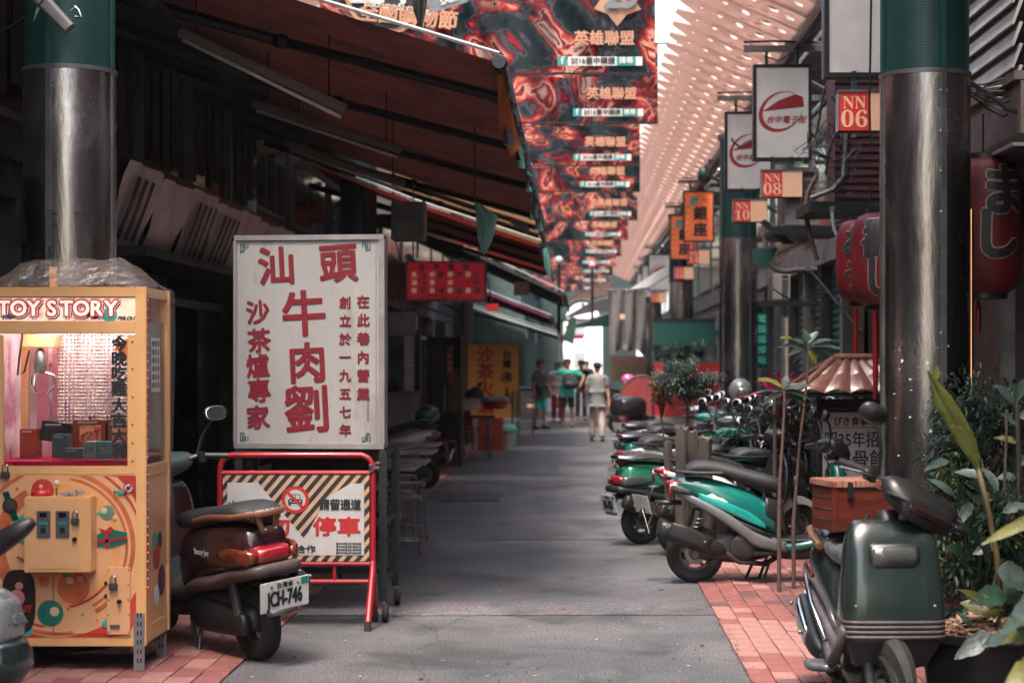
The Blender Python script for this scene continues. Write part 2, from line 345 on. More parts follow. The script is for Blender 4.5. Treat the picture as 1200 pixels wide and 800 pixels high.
K['brushed'] = brushed()
def column(px, D, label, seam=.6, extras=None, bz=3.45):
    x = X_(px, D); t = thing('steel_column', label, 'column', (x, D, 0), group='steel clad columns of the arcade'); r = .272; n = 64
    def cyl(name, mat, rr, z0, z1):
        m = MB(); m.cyl((x, D), rr, z0, z1, n); o = m.build(name, mat, t, smooth='edge')
        uv = o.data.uv_layers.new(name='UVMap')
        for f in o.data.polygons:
            us = []
            for li in f.loop_indices:
                v = o.data.vertices[o.data.loops[li].vertex_index].co; us.append(math.atan2(v.y, v.x)/(2*pi)+.5)
            if max(us)-min(us) > .5: us = [u+1 if u < .5 else u for u in us]
            for li, u in zip(f.loop_indices, us): uv.data[li].uv = (u, o.data.vertices[o.data.loops[li].vertex_index].co.z)
        return o
    cyl('steel_sleeve', K['brushed'], r, .0, bz); cyl('perforated_sleeve', K['sleeve'], r-.008, bz+.001, 4.86); cyl('column_head', K['greym'], r+.02, 4.861, 4.93)
    cyl('base_ring', K['blackm'], r+.02, 0, .06)
    cyl('rim_band', K['greym'], r+.006, bz-.02, bz+.006)
    for a in (seam, seam+pi*.5, seam+pi, seam+pi*1.5):
        cx, cy = x+(r+.003)*cos(a), D+(r+.003)*sin(a)
        MB().box(cx-.006, cx+.006, cy-.016, cy+.016, .06, bz-.02, rot=(0,0,a)).build('seam_strip', K['greym'], t)
        MB().box(cx-.009, cx+.003, cy-.016, cy+.016, bz+.01, 4.85, rot=(0,0,a)).build('seam_strip', K['teal'], t)
    for a in (seam+.07, seam-.07):
        m = MB()
        for i in range(14): m.sphere((x+(r+.001)*cos(a), D+(r+.001)*sin(a), .2+i*.24), .006, n=6)
        o = m.build('rivets', K['chrome'], t); o['kind'] = 'stuff'
    return t
colL = column(82, 10.75, 'steel clad column with green perforated top behind the orange claw machine', seam=-pi/2-.18)
colR = column(1084, 10.9, 'foreground steel clad column with green perforated top beside the red lanterns', seam=-pi/2+.22)
column(865, 25.6, 'second steel column on the right, behind the room number 10 box')
column(420, 25.6, 'steel column on the left half hidden by the white upright shop sign')
column(798, 39.5, 'third steel column on the right, behind the orange signs')
column(765, 55, 'farthest steel column on the right, beside the hanging grey cloth')
# small chips of sticker and tape left on the right column
m = MB(); rnd = random.Random(5)
for i in range(26):
    a = -pi/2-.95+rnd.random()*1.3; z = 1.15+rnd.random()*.75; c = V((colR.location.x+.276*cos(a), 10.9+.276*sin(a), z)); s = rnd.uniform(.003,.011)
    u = V((-sin(a),cos(a),0))*s; v = V((0,0,s*rnd.uniform(.3,1.6)))
    m.add([c-u-v, c+u*.3-v*rnd.random(), c+u, c+v*.9-u*.4], [(0,1,2,3)])
m.build('sticker_scraps', K['white'], colR, kind='stuff')
m = MB()
for (a, b_) in (((105,249),(122,251)),((88,249),(100,250)),((60,262),(67,264)),((60,249),(66,251)),((120,252),(122,263)),((57,288),(60,300))):
    p, q = P(*a, 10.46), P(*b_, 10.46); m.box(min(p.x,q.x), max(p.x,q.x), 10.455, 10.47, min(p.z,q.z), max(p.z,q.z))
m.build('tape_marks', K['black'], colL, kind='stuff')

# ---------------------------------------------------------------- shop buildings on both sides
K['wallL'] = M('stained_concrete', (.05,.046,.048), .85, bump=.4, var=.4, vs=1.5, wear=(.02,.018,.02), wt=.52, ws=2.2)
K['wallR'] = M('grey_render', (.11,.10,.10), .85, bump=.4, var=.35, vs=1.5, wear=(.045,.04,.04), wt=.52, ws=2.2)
def tile_mat():
    m, n, b, N, L = node_mat('small_wall_tile'); tc = N('ShaderNodeTexCoord').outputs['Object']
    mp = N('ShaderNodeMapping'); mp.inputs['Rotation'].default_value = (pi/2, 0, pi/2); L.new(tc, mp.inputs[0])
    bt = N('ShaderNodeTexBrick'); bt.inputs['Scale'].default_value = 9; bt.inputs['Color1'].default_value = (.34,.31,.30,1); bt.inputs['Color2'].default_value = (.24,.22,.22,1); bt.inputs['Mortar'].default_value = (.09,.08,.08,1); bt.inputs['Mortar Size'].default_value = .035; L.new(mp.outputs[0], bt.inputs[0])
    nz = N('ShaderNodeTexNoise'); nz.inputs['Scale'].default_value = 2; nz.inputs['Detail'].default_value = 8; L.new(tc, nz.inputs[0])
    rp = N('ShaderNodeValToRGB'); rp.color_ramp.elements[0].position = .35; rp.color_ramp.elements[0].color = (.35,.33,.32,1); rp.color_ramp.elements[1].position = .65; L.new(nz.outputs[0], rp.inputs[0])
    mx = N('ShaderNodeMix'); mx.data_type = 'RGBA'; mx.blend_type = 'MULTIPLY'; mx.inputs[0].default_value = 1; L.new(bt.outputs[0], mx.inputs[6]); L.new(rp.outputs[0], mx.inputs[7]); L.new(mx.outputs[2], b.inputs['Base Color']); b.inputs['Roughness'].default_value = .4
    bp = N('ShaderNodeBump'); bp.inputs['Strength'].default_value = .6; bp.inputs['Distance'].default_value = .01; bp.invert = True; L.new(bt.outputs['Fac'], bp.inputs['Height']); L.new(bp.outputs[0], b.inputs['Normal'])
    return m
K['tile'] = tile_mat()
LX, RX = -4.1, 3.65
def shutter(parent, x, y0, y1, z0, z1, mat, s):      # corrugated roller door lying along the street
    m = MB(); z = z0; k = 0; pts = []
    while z < z1: pts += [(x, z), (x+s*.02, z+.03), (x+s*.02, z+.06), (x, z+.085)]; z += .1
    vs = [(a, y0, b) for a, b in pts]+[(a, y1, b) for a, b in pts]; n = len(pts)
    m.add(vs, [(i, i+1, i+1+n, i+n) for i in range(n-1)])
    return m.build('roller_shutter', mat, parent, kind='stuff')
K['shut'] = M('shutter_metal', (.10,.095,.1), .5, .5, var=.3)
K['shutT'] = M('shutter_teal', (.03,.10,.095), .5, .4, var=.3)
def building(side, y0, y1, h, mat, label, bays, upper='window', fl=2.9, skip=(), x=None):
    s = 1 if side == 'l' else -1; x = x if x is not None else (LX if side == 'l' else RX); d = -s*6
    t = thing('shop_building', label, 'building', (x+d/2, (y0+y1)/2, 0))
    def bx(name, mt, a, b, ya, yb, za, zb, **k): return box(name, mt, t, min(a,b), max(a,b), ya, yb, za, zb, **k)
    e = .04
    # ground storey: piers, back room wall, slab; upper storey: wall with windows set in
    n = bays; w = (y1-y0)/n
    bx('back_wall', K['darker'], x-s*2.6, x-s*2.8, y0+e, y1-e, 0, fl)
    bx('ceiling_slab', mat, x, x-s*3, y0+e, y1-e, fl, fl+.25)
    bx('upper_wall', mat, x-s*.12, x-s*6, y0+e, y1-e, fl+.25, h)
    bx('parapet', K['wallR'], x+s*.04, x-s*.3, y0+e, y1-e, h-.35, h)
    bx('floor_band', mat, x+s*.06, x-s*.12, y0+e, y1-e, fl+.26, fl+.5)
    for i in range(n+1):
        yy = min(max(y0+i*w, y0+.22), y1-.22); bx('pier', mat, x+s*.02, x-s*2.6, yy-.18, yy+.18, 0, fl-.002)
    rnd = random.Random(int(y0*10)+n)
    for i in range(n):
        a, b = y0+i*w+.42, y0+(i+1)*w-.42; c = (i+int(abs(y0))) % 3
        if i in skip: pass
        elif c == 0: shutter(t, x-s*.12, a, b, .02, fl-.4, K['shutT'] if rnd.random() < .3 else K['shut'], s); bx('shutter_box', K['greym'], x-s*.02, x-s*.3, a, b, fl-.4, fl-.003)
        else:
            bx('counter', K['greym'], x-s*.5, x-s*1.1, a+.2, a+(b-a)*.6, 0, .9); bx('shelf', K['wood'], x-s*2.2, x-s*2.6, a, b, 0, 1.9)
            gl = bx('door_pane', K['glassdark'], x-s*.2, x-s*.22, a+(b-a)*.64, b, .1, 2.3); bx('transom', K['greym'], x-s*.16, x-s*.26, a, b, 2.3, 2.38)
        for za, zb in ((fl+.8, fl+2.3), (fl+3.6, fl+5.1)):
            if zb > h-.4: continue
            f = bx('window', K['greym'], x-s*.07, x-s*.14, a, b, za, zb)
            k = 4; pw = (b-a)/k
            for j in range(k):
                p = box('pane', K['glassdark'], f, *sorted((x-s*.065, x-s*.068)), a+j*pw+.04, a+(j+1)*pw-.04, za+.05, zb-.05)
    return t
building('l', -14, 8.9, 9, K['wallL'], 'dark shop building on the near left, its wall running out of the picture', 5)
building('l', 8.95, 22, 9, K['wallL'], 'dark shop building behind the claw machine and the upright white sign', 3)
building('l', 22.05, 38, 8.6, M('dim_plaster', (.085,.08,.078), .85, bump=.3, var=.3), 'dim shop building behind the tables and the red menu sign', 4, skip=(1,))
building('l', 38.05, 60, 9.5, K['wallR'], 'grey shop building on the left beyond the yellow sign', 5)
building('l', 60.05, 128, 5.0, M('teal_wash_wall', (.055,.085,.083), .8, bump=.3, var=.3), 'greenish shop building at the far left end of the lane', 14, x=-1.75)
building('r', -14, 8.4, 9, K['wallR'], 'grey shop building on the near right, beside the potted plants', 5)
building('r', 8.45, 17, 9, M('brown_panel_wall', (.07,.052,.048), .7, bump=.4, var=.4, vs=2), 'brown fronted shop building behind the red lanterns', 2, skip=(0,1), fl=3.1)
building('r', 17.05, 34, 9, K['tile'], 'shop building with pale tiled upper wall behind the lit boxes', 3, skip=(0,1,2))
building('r', 34.05, 60, 8.6, K['wallR'], 'grey shop building on the right beyond the second column', 5)
building('r', 60.05, 84, 8, M('teal_wash_wall', (.055,.085,.083), .8), 'greenish shop building at the far right end of the lane', 6)

# ---------------------------------------------------------------- canopy of perforated fins
K['fin'] = M('fin_pink', (.72,.57,.52), .55, bump=.1, var=.18, vs=1.2, wear=(.52,.33,.28), wt=.57, ws=2.5, transl=.5)
def fin_mesh():
    c = bpy.data.curves.new('fin', 'CURVE'); c.dimensions = '2D'; c.fill_mode = 'BOTH'; c.extrude = .012
    def spl(pts):
        s = c.splines.new('POLY'); s.points.add(len(pts)-1)
        for p, q in zip(s.points, pts): p.co = (*q, 0, 1)
        s.use_cyclic_u = True
    spl([(0,.26),(.30,.02),(.5,-.01),(1.3,-.01),(1.3,.78),(.52,.78),(.34,.72),(0,.44)])
    for x, y, r in ((.26,.35,.028),(.48,.36,.043),(.72,.38,.060),(.96,.41,.075),(1.16,.46,.06)):
        spl([(x+r*cos(-k*2*pi/14), y+r*sin(-k*2*pi/14)) for k in range(14)])
    o = bpy.data.objects.new('fin', c); COL.objects.link(o); bpy.context.view_layer.update()
    me = bpy.data.meshes.new_from_object(o.evaluated_get(bpy.context.evaluated_depsgraph_get())); bpy.data.objects.remove(o); me.materials.clear(); me.materials.append(K['fin']); return me
FM = fin_mesh(); CZ = 5.78; SL = R(24)
for s, x0, lab in ((1, 1.16, 'pink arcade canopy of perforated fins above the right side'), (-1, -2.85, 'pink arcade canopy of perforated fins above the left awnings')):
    t = thing('arcade_canopy', lab, 'canopy', (x0, 0, CZ), group='canopies over the lane')
    for i in range(124):
        y = -12+i*.735
        if s < 0 and (y < -2): pass
        o = bpy.data.objects.new('fin', FM); COL.objects.link(o); o.parent = t; o.location = (0, y, 0); o.scale = (s, 1, 1); o.rotation_euler = (R(-4), s*SL, 0)
    box('edge_beam', K['greym'], t, *sorted((x0+s*1.19, x0+s*1.31)), -14, 79, CZ-.72, CZ-.5)
    box('wall_gutter', K['wallR'], t, *sorted((x0+s*1.75, x0+s*2.48)), -14, 79, CZ-.2, CZ-.1)
    m = MB()
    for i in range(16):
        y = -12+i*6; m.tube([(x0+s*1.8, y, CZ-.2), (x0+s*1.2, y, CZ-.4), (x0+s*.1, y, CZ+.14)], .03, 6)
    m.build('purlins', K['greym'], t, kind='stuff')
# green spotlights on the canopy's outer beam
for px, py, D in ((941,22,20),(826,207,32)):
    t = thing('spotlight', 'dark green floodlight hung under the canopy beam, '+('above the lit boxes' if D < 25 else 'near the orange sign'), 'floodlight', P(px, py, D))
    o = P(px, py, D); MB().loft([(o.x, D, o.z-.12, .05,.05,2.5),(o.x, D, o.z-.02, .13,.13,3),(o.x, D, o.z+.12,.10,.11,3),(o.x,D,o.z+.16,.04,.05,2)], mode='z').build('housing', K['teal'], t, True)
    tube('bracket', K['blackm'], t, [(o.x, D, o.z+.15),(o.x+.1, D, o.z+.45),(o.x+.55, D, o.z+.7)], .018)

# ---------------------------------------------------------------- banners over the lane
def art_mat(k):
    m, n, b, N, L = node_mat('banner_print'); tc = N('ShaderNodeTexCoord').outputs['Object']
    mp = N('ShaderNodeMapping'); mp.inputs['Location'].default_value = (k*3.7, k*1.3, k*2.1); mp.inputs['Rotation'].default_value = (0, .5*sin(k*2.3), 0); mp.inputs['Scale'].default_value = (1,1,1.3); L.new(tc, mp.inputs[0])
    a = N('ShaderNodeTexNoise'); a.inputs['Scale'].default_value = .62+.12*(k % 3); a.inputs['Detail'].default_value = 3.6; a.inputs['Distortion'].default_value = 3.4; a.inputs['Roughness'].default_value = .5; L.new(mp.outputs[0], a.inputs[0])
    r = N('ShaderNodeValToRGB'); cr = r.color_ramp; cols = [(.28,(.006,.02,.02)),(.42,(.012,.022,.024)),(.45,(.10,.09,.10)),(.47,(.02,.004,.008)),(.495,(.34,.012,.022)),(.53,(.5,.07,.05)),(.56,(.78,.42,.28)),(.575,(.08,.006,.012)),(.61,(.42,.025,.03)),(.65,(.85,.56,.42)),(.70,(.06,.008,.015)),(.78,(.30,.05,.05))]
    cr.elements[0].position, cr.elements[0].color = cols[0][0], (*cols[0][1],1); cr.elements[1].position, cr.elements[1].color = cols[-1][0], (*cols[-1][1],1)
    for p_, c_ in cols[1:-1]: cr.elements.new(p_).color = (*c_,1)
    L.new(a.outputs[0], r.inputs[0])
    w = N('ShaderNodeTexWave'); w.inputs['Scale'].default_value = .6; w.inputs['Distortion'].default_value = 6; w.inputs['Detail'].default_value = 3; L.new(mp.outputs[0], w.inputs[0])
    wr = N('ShaderNodeValToRGB'); wr.color_ramp.elements[0].position = .25; wr.color_ramp.elements[0].color = (.40,.38,.42,1); wr.color_ramp.elements[1].position = .7; wr.color_ramp.elements[1].color = (1.2,1.1,1.08,1); L.new(w.outputs[0], wr.inputs[0])
    mx = N('ShaderNodeMix'); mx.data_type = 'RGBA'; mx.blend_type = 'MULTIPLY'; mx.inputs[0].default_value = .85; L.new(r.outputs[0], mx.inputs[6]); L.new(wr.outputs[0], mx.inputs[7])
    L.new(mx.outputs[2], b.inputs['Base Color']); b.inputs['Roughness'].default_value = .35
    t = N('ShaderNodeBsdfTranslucent'); L.new(mx.outputs[2], t.inputs[0]); ms = N('ShaderNodeMixShader'); ms.inputs[0].default_value = .62; L.new(b.outputs[0], ms.inputs[1]); L.new(t.outputs[0], ms.inputs[2]); L.new(ms.outputs[0], n.nodes['Material Output'].inputs[0])
    return m
K['gold'] = M('print_gold', (.62,.33,.20), .4, bump=0, transl=.4); K['pw'] = M('print_white', (.82,.82,.80), .4, bump=0, transl=.5, var=.05); K['pt'] = M('print_teal', (.04,.42,.36), .4, bump=0, transl=.5, var=.05); K['psil'] = M('print_silver', (.22,.25,.27), .35, bump=0, transl=.4)
ban = [(18.9, 768, 88),(22.8, 771, 145),(27.8, 750, 195),(32, 750, 225),(38.4, 747, 258),(44.7, 736, 281),(51.6, 728, 300),(57.3, 722, 312),(63, 718, 322),(70, 715, 332),(77, 712, 341)]
BS = .79
ord_ = ['nearest','second','third','fourth','fifth','sixth','seventh','eighth','ninth','tenth','farthest']
for i, (D, px, py) in enumerate(ban):
    xr, zb = X_(px, D), Z_(py, D); xl = -2.72; zt = zb+1.02
    t = thing('hanging_banner', ord_[i]+' of the eleven red printed banners hung across the lane', 'banner', ((xl+xr)/2, D, zb), group='printed banners across the lane')
    m = MB(); nx, nz_ = 36, 12; g = []
    rnd = random.Random(i)
    ph = rnd.random()*6
    for a in range(nz_+1):
        g.append([V((xl+(xr-xl)*b_/nx, D+.05*sin(b_*.55+ph+a*.25)*(1-.5*a/nz_)+.03*sin(b_*1.7+a), zb+1.02*a/nz_-(.03*sin(b_/nx*pi)))) for b_ in range(nx+1)])
    m.rings(g, cap=False, close=False); m.build('cloth', art_mat(i), t, True)
    box('hem', K['darker'], t, xl, xr, D-.09, D-.08, zb-.012, zb+.012)
    y = D-.10; B_ = lambda q: q*BS; Kg, Kp = K['gold'], K['pw']
    xr0 = xr-.04-(.05 if i % 2 else 0); txt('lettering', '英雄聯盟', .16, Kg, t, (xr0-.50, y, zb+.36), bold=.005)
    box('web_strip', Kp, t, xr0-.88, xr0-.10, y-.004, y, zb+.08, zb+.175, bevel=.001)
    box('search_button', K['pt'], t, xr0-.37, xr0-.17, y-.008, y-.004, zb+.08, zb+.175)
    txt('lettering', '搜尋', .075, Kp, t, (xr0-.27, y-.012, zb+.13), bold=.002)
    box('network_mark', K['pt'], t, xr0-.99, xr0-.89, y-.006, y, zb+.08, zb+.18); txt('lettering', 'f', .11, Kp, t, (xr0-.94, y-.012, zb+.13), bold=.004)
    txt('lettering', '2016臺中購讚', .078, K['inkb'], t, (xr0-.62, y-.01, zb+.129), bold=.001)
    if i < 5:
        txt('lettering', '25', .34, K['psil'], t, (xr0-.34, y, zb+.80), bold=.016, shear=.3); txt('lettering', '週年', .13, K['inkb'], t, (xr0-.09, y, zb+.87), bold=.006)
        if i == 0: MB().add([(xr0-.36+(.26 if q % 2 else .17)*cos(q*pi/5+.3), y+.03, zb+.76+(.26 if q % 2 else .17)*sin(q*pi/5+.3)) for q in range(10)], [tuple(range(10))]).build('star_badge', Kg, t)
    if i == 0:
        c = P(455, -8, D); c.y = y
        m = MB(); m.lathe([(.40,0),(.40,.01),(.45,.01),(.45,0)], c, 'y', 40, cap=False); m.build('round_badge', Kg, t)
        MB().lathe([(.001,0),(.40,0)], c+V((0,.01,0)), 'y', 40, cap=False).build('badge_disc', K['inkb'], t)
        txt('lettering', '臺中', .38, Kp, t, (c.x-.02, y-.02, c.z+.02), bold=.016); txt('lettering', 'Taichung Shopping', .095, Kp, t, (c.x+.1, y-.02, c.z-.17), bold=.003, rot=(pi/2,.12,0))
        txt('lettering', '全國購物節', .21, Kg, t, (c.x+.22, y-.02, c.z-.28), bold=.007, rot=(pi/2,.1,0))
        p1 = P(527, 3, D); MB().prism([(p1.x-.24,p1.z-.05),(p1.x-.16,p1.z-.13),(p1.x+.19,p1.z-.02),(p1.x+.21,p1.z+.08),(p1.x+.08,p1.z+.10),(p1.x-.2,p1.z+.03)], y-.01, y).build('sale_tag', K['psil'], t); txt('lettering', 'SALE', .09, Kp, t, (p1.x, y-.02, p1.z), bold=.003, rot=(pi/2,-.3,0))
    tube('cord', K['blackm'], t, [(xl-.1, D, zt+.02), (xl, D, zt), (xr, D, zt), (1.9, D, zt+.02)], .012, 6)
# ---------------------------------------------------------------- awnings of the left shops
K['canvas'] = M('awning_canvas_red', (.115,.026,.021), .8, bump=.25, bs=200, var=.22, vs=1.5, wear=(.05,.014,.013), wt=.5, ws=2, transl=.05)
K['canvasb'] = M('awning_canvas_red_bright', (.15,.018,.015), .8, bump=.2, var=.2, transl=.25)
K['canvast'] = M('awning_canvas_tan', (.26,.15,.08), .8, bump=.2, var=.2, transl=.3)
K['canvasg'] = M('awning_canvas_grey', (.075,.07,.075), .85, bump=.2, var=.3, transl=.25)
K['rag'] = M('torn_green_sheet', (.30,.70,.58), .5, bump=.3, var=.2, transl=.6)
K['pale'] = M('pale_plastic_sheet', (.45,.47,.46), .45, bump=.3, var=.2, transl=.4)
def awning(Y0, Y1, px, py, slope, mat, label, arms, xb=-3.98, sag=.06):
    """front bar passes through the photo point (px,py) at its near end Y0"""
    c = P(px, py, Y0); xf, zf = c.x, c.z; zb = zf+(xf-xb)*slope
    t = thing('shop_awning', label, 'awning', ((xf+xb)/2, Y0, zf), group='awnings of the left row of shops')
    m = MB(); nx, ny = 10, max(6, int((Y1-Y0)*1.5)); g = []
    for j in range(ny+1):
        y = Y0+(Y1-Y0)*j/ny
        g.append([V((xb+(xf-xb)*i/nx, y, zb+(zf-zb)*i/nx - sag*sin(pi*i/nx)*(.6+.4*sin(j*1.9)) )) for i in range(nx+1)])
    m.rings(g, cap=False, close=False); m.build('canvas', mat, t, True)
    # front bar with a short scalloped valance, side cord, back roller
    MB().tube([(xf, Y0-.03, zf), (xf, Y1+.03, zf)], .036, 10).build('front_bar', K['blackm'], t, smooth='edge')
    m = MB(); n = int((Y1-Y0)/.09)
    top = [V((xf+.05, Y0+(Y1-Y0)*i/n, zf+.02)) for i in range(n+1)]
    rnd = random.Random(int(Y0)); bot = [V((xf+.06+rnd.uniform(-.02,.03), p.y, zf-.11-.05*abs(sin(i*pi/2))-rnd.random()*.05)) for i, p in enumerate(top)]
    m.rings([top, bot], cap=False, close=False); m.build('valance', K['canvasg'], t)
    MB().tube([(xb, Y0-.01, zb+.03), ((xb+xf)/2, Y0-.01, (zb+zf)/2+.03-sag*.5), (xf, Y0-.01, zf+.06)], .014, 6).build('edge_cord', K['pale'], t)
    MB().tube([(xb+.02, Y0-.05, zb), (xb+.02, Y1+.05, zb)], .09, 10).build('back_roller', K['greym'], t, smooth='edge')
    for y in arms:                                  # folding arms under the cloth, elbow in the middle
        e = V(((xb+xf)/2+.1, y+.35, (zb+zf)/2-.17)); a = V((xb, y+.05, zb-.28)); b = V((xf-.05, y-.05, zf-.05))
        o = MB().tube([a, e], .045, 8).build('folding_arm', K['blackm'], t, smooth='edge'); MB().tube([e+V((0,0,-.01)), b], .038, 8).build('lower_arm', K['blackm'], o, smooth='edge') if False else None
        MB().tube([e, b], .038, 8).build('folding_arm', K['black'], t, smooth='edge'); MB().sphere(e, .07, (1,1.2,.8)).build('elbow', K['blackm'], t, True)
    return t, xf, zf, xb, zb
A1, xf, zf, xb, zb = awning(11.4, 24.4, 585, 74, .335, K['canvas'], 'large brick red awning spreading over the near left of the lane', [12.6, 15.6, 19, 23])
# end cap of the front bar and the orange side flap
o = MB(); 
o.lathe([(.001,11.35),(.042,11.35),(.052,11.37),(.052,11.42),(.04,11.42)], (xf, 0, zf), 'y', 12); o.build('bar_end_cap', K['black'], A1, smooth='edge')
MB().add([(xf-.02,11.5,zf-.05),(xf+.02,11.5,zf-.06),(xf+.07,13.4,zf-.30),(xf+.0,13.5,zf-.36),(xf-.04,12.4,zf-.3)], [(0,1,2,3,4)]).build('side_flap', M('orange_cloth', (.55,.16,.05), .7, transl=.5), A1)
rnd = random.Random(2)
for i in range(22):                                  # plastic rags and ties along the bar
    y = 12.6+i*.52; l = rnd.uniform(.08,.42); w = rnd.uniform(.08,.35); x = xf+rnd.uniform(.0,.06)
    g = [[V((x+rnd.uniform(-.03,.05)*a, y+(b-.5)*w*(1-.4*a)+rnd.uniform(-.02,.02), zf+.03-l*a)) for b in (0,.33,.66,1)] for a in (0,.35,.7,1)]
    MB().rings(g, cap=False, close=False).build('rag', random.choice([K['rag'], K['pale'], K['canvasg'], K['greym']]), A1, True)
for (a, b_, D1, D2) in (((210,38),(405,128),12.6,12.6),((297,122),(470,176),14.8,14.8),((336,168),(474,216),16.9,16.9)):
    p, q = P(*a, D1), P(*b_, D2)
    t = thing('fluorescent_lamp', {210:'unlit tube lamp batten under the red awning, highest and nearest of three', 297:'unlit tube lamp batten under the red awning, middle of three', 336:'pale tube lamp batten under the red awning, lowest of three'}[a[0]], 'lamp', (p+q)/2, group='tube lamps under the red awning')
    MB().tube([p, q], .035, 4).build('batten', M('batten_enamel', (.20,.16,.15), .5), t); MB().tube([p+V((.03,-.02,-.06)), q+V((-.03,-.02,-.06))], .014, 8).build('tube_glass', M('tube_glass', (.55,.5,.48), .2), t, True)
    for w in (p.lerp(q, .1), p.lerp(q, .9)): MB().tube([w, w+V((0,0,.6))], .006, 4).build('hanger', K['blackm'], t)
awning(25.4, 31.6, 630, 258, .385, K['canvast'], 'tan and red awning next beyond the large brick red one', [26.2, 28, 30.6])
awning(24.8, 33.5, 634, 287, .36, K['canvasb'], 'bright red awning lit from above, tucked under the tan one', [26, 29, 32], xb=-3.9)
awning(34.2, 41.5, 661, 345, .50, K['canvasg'], 'dark grey awning above the yellow restaurant sign', [35, 37, 40])
awning(42.2, 50, 646, 372, .42, M('awning_canvas_maroon', (.16,.03,.05), .8, transl=.35), 'maroon awning low over the far left shops', [43, 46, 49])
awning(52, 60, 655, 392, .35, K['pale'], 'pale plastic awning at the far left', [53, 57])
def rag(name, pts, D, mat, label, cat):
    a = [P(x, y, D) for x, y in pts]; t = thing(name, label, cat, a[0]); n = len(a)//2
    L_, R_ = a[:n], a[n:][::-1]; g = []
    for i in range(n):
        g.append([L_[i].lerp(R_[i], k/6)+V((0, .05*sin(k*1.6+i*.8)+.04*sin(k*3.1), 0)) for k in range(7)])
    MB().rings(g, cap=False, close=False).build('cloth', mat, t, True); return t, a
t, a = rag('hanging_sheet', [(556,238),(558,262),(560,282),(566,298),(568,298),(577,282),(581,268),(584,250),(566,238)][:4]+[(569,299),(578,280),(584,254),(560,237)], 15.5, K['rag'], 'torn green plastic sheet dangling from the red awning over the lane', 'plastic sheet')
tube('tie', K['blackm'], t, [a[0], a[0]+V((0,0,.75))], .008, 5)
t, a = rag('hanging_sheet', [(596,260),(606,266),(618,276),(621,270),(618,262),(600,254)], 22, K['pale'], 'pale scrap of plastic caught under the awning corner', 'plastic sheet')
t, a = rag('hanging_sheet', [(636,292),(638,312),(644,330),(645,329),(646,306),(641,290)], 24.6, K['rag'], 'narrow green rag at the far end of the awning bar', 'plastic sheet')
t, a = rag('hanging_sheet', [(481,-8),(484,12),(492,34),(496,34),(500,12),(502,-8)], 13.5, K['black'], 'black torn rag hanging in front of the nearest banner', 'plastic sheet')
for (px, py, D, lab) in ((655,305,37,'thin black pole with pale knob, left of two beside the banners'),(694,311,44,'thin black pole with pink knob, right of two beside the banners')):
    p = P(px, py, D); t = thing('awning_pole', lab, 'pole', p, group='awning poles with knobs')
    tube('rod', K['blackm'], t, [p, p-V((0,0,1.5))], .035, 8); MB().sphere(p, .09).build('knob', M('pink_knob', (.5,.2,.25), .4) if px > 680 else K['pale'], t, True)

# ---------------------------------------------------------------- left facade pieces above the lane
t = thing('shop_fascia', 'slanting pale plastic covered fascia board with black strokes, above the white sign', 'sign board', (LX+.5, 16, 2.9))
fx = -3.55; segs = 7
for i in range(segs):
    y0, y1 = 13.4+i*1.12, 13.4+(i+1)*1.12-.03; dz = .03*(i % 2)
    zt_, zb_ = 3.22-dz, 2.60
    m = MB(); g = []
    for a in range(7):
        g.append([V((fx+.22*(a/6)+.02*sin(b*2+a), y0+(y1-y0)*b/5, zb_+(zt_-zb_)*a/6)) for b in range(6)])
    m.rings(g, cap=False, close=False).build('panel', M('milky_panel', (.88,.89,.90), .2, bump=.3, bs=8, var=.08, wear=(.5,.47,.46), wt=.64), t, True)
    if i in (0, 2, 3, 5):
        for k in range(4 if i else 3):
            yy = y0+.16+k*.22
            def fp(y, u): return V((fx+.22*u+.04, y, zb_+(zt_-zb_)*u))
            MB().add([fp(yy,.1), fp(yy+.13,.06), fp(yy+.15,.5), fp(yy+.16,.82), fp(yy+.04,.84), fp(yy+.05,.48)], [(0,1,2,3,4,5)]).build('stroke', K['inkb'], t)
box('frame', K['blackm'], t, fx-.3, fx+.06, 13.3, 21.3, 3.24, 3.32); box('frame', K['blackm'], t, fx-.3, fx+.36, 13.3, 21.3, 2.5, 2.57)
t = thing('awning_lining', 'dark sloping board between the awning and the shop wall', 'board', (LX+.6, 15, 4.4))
for i in range(9): box('board', K['dark'], t, LX+.05, LX+1.25, 11.6+i*1.4, 12.96+i*1.4, 4.36, 4.39, rot=(0, .33, 0))
for i in range(6): box('rafter', K['blackm'], t, LX+.05, LX+1.3, 12+i*2.2, 12.07+i*2.2, 4.27, 4.34, rot=(0, .33, 0))
t = thing('glass_front', 'row of dark upper windows with metal frames behind the left awning', 'window', (LX+.1, 15, 3.4))
for i in range(5):
    y = 12.2+i*2.1
    for zz in ((3.42, 3.48), (4.75, 4.81)): box('frame_bar', K['greym'], t, LX+.02, LX+.12, y, y+2.0, *zz)
    box('post', K['greym'], t, LX+.02, LX+.13, y-.04, y+.03, 3.4, 4.8); box('pane', K['glassdark'], t, LX+.04, LX+.06, y+.04, y+2.0, 3.49, 4.74)
    for k in range(4): box('curtain_fold', M('dull_curtain', (.045,.03,.03), .9), t, LX+.062, LX+.075, y+.2+k*.42, y+.45+k*.42, 3.6+.1*(k % 2), 4.7)
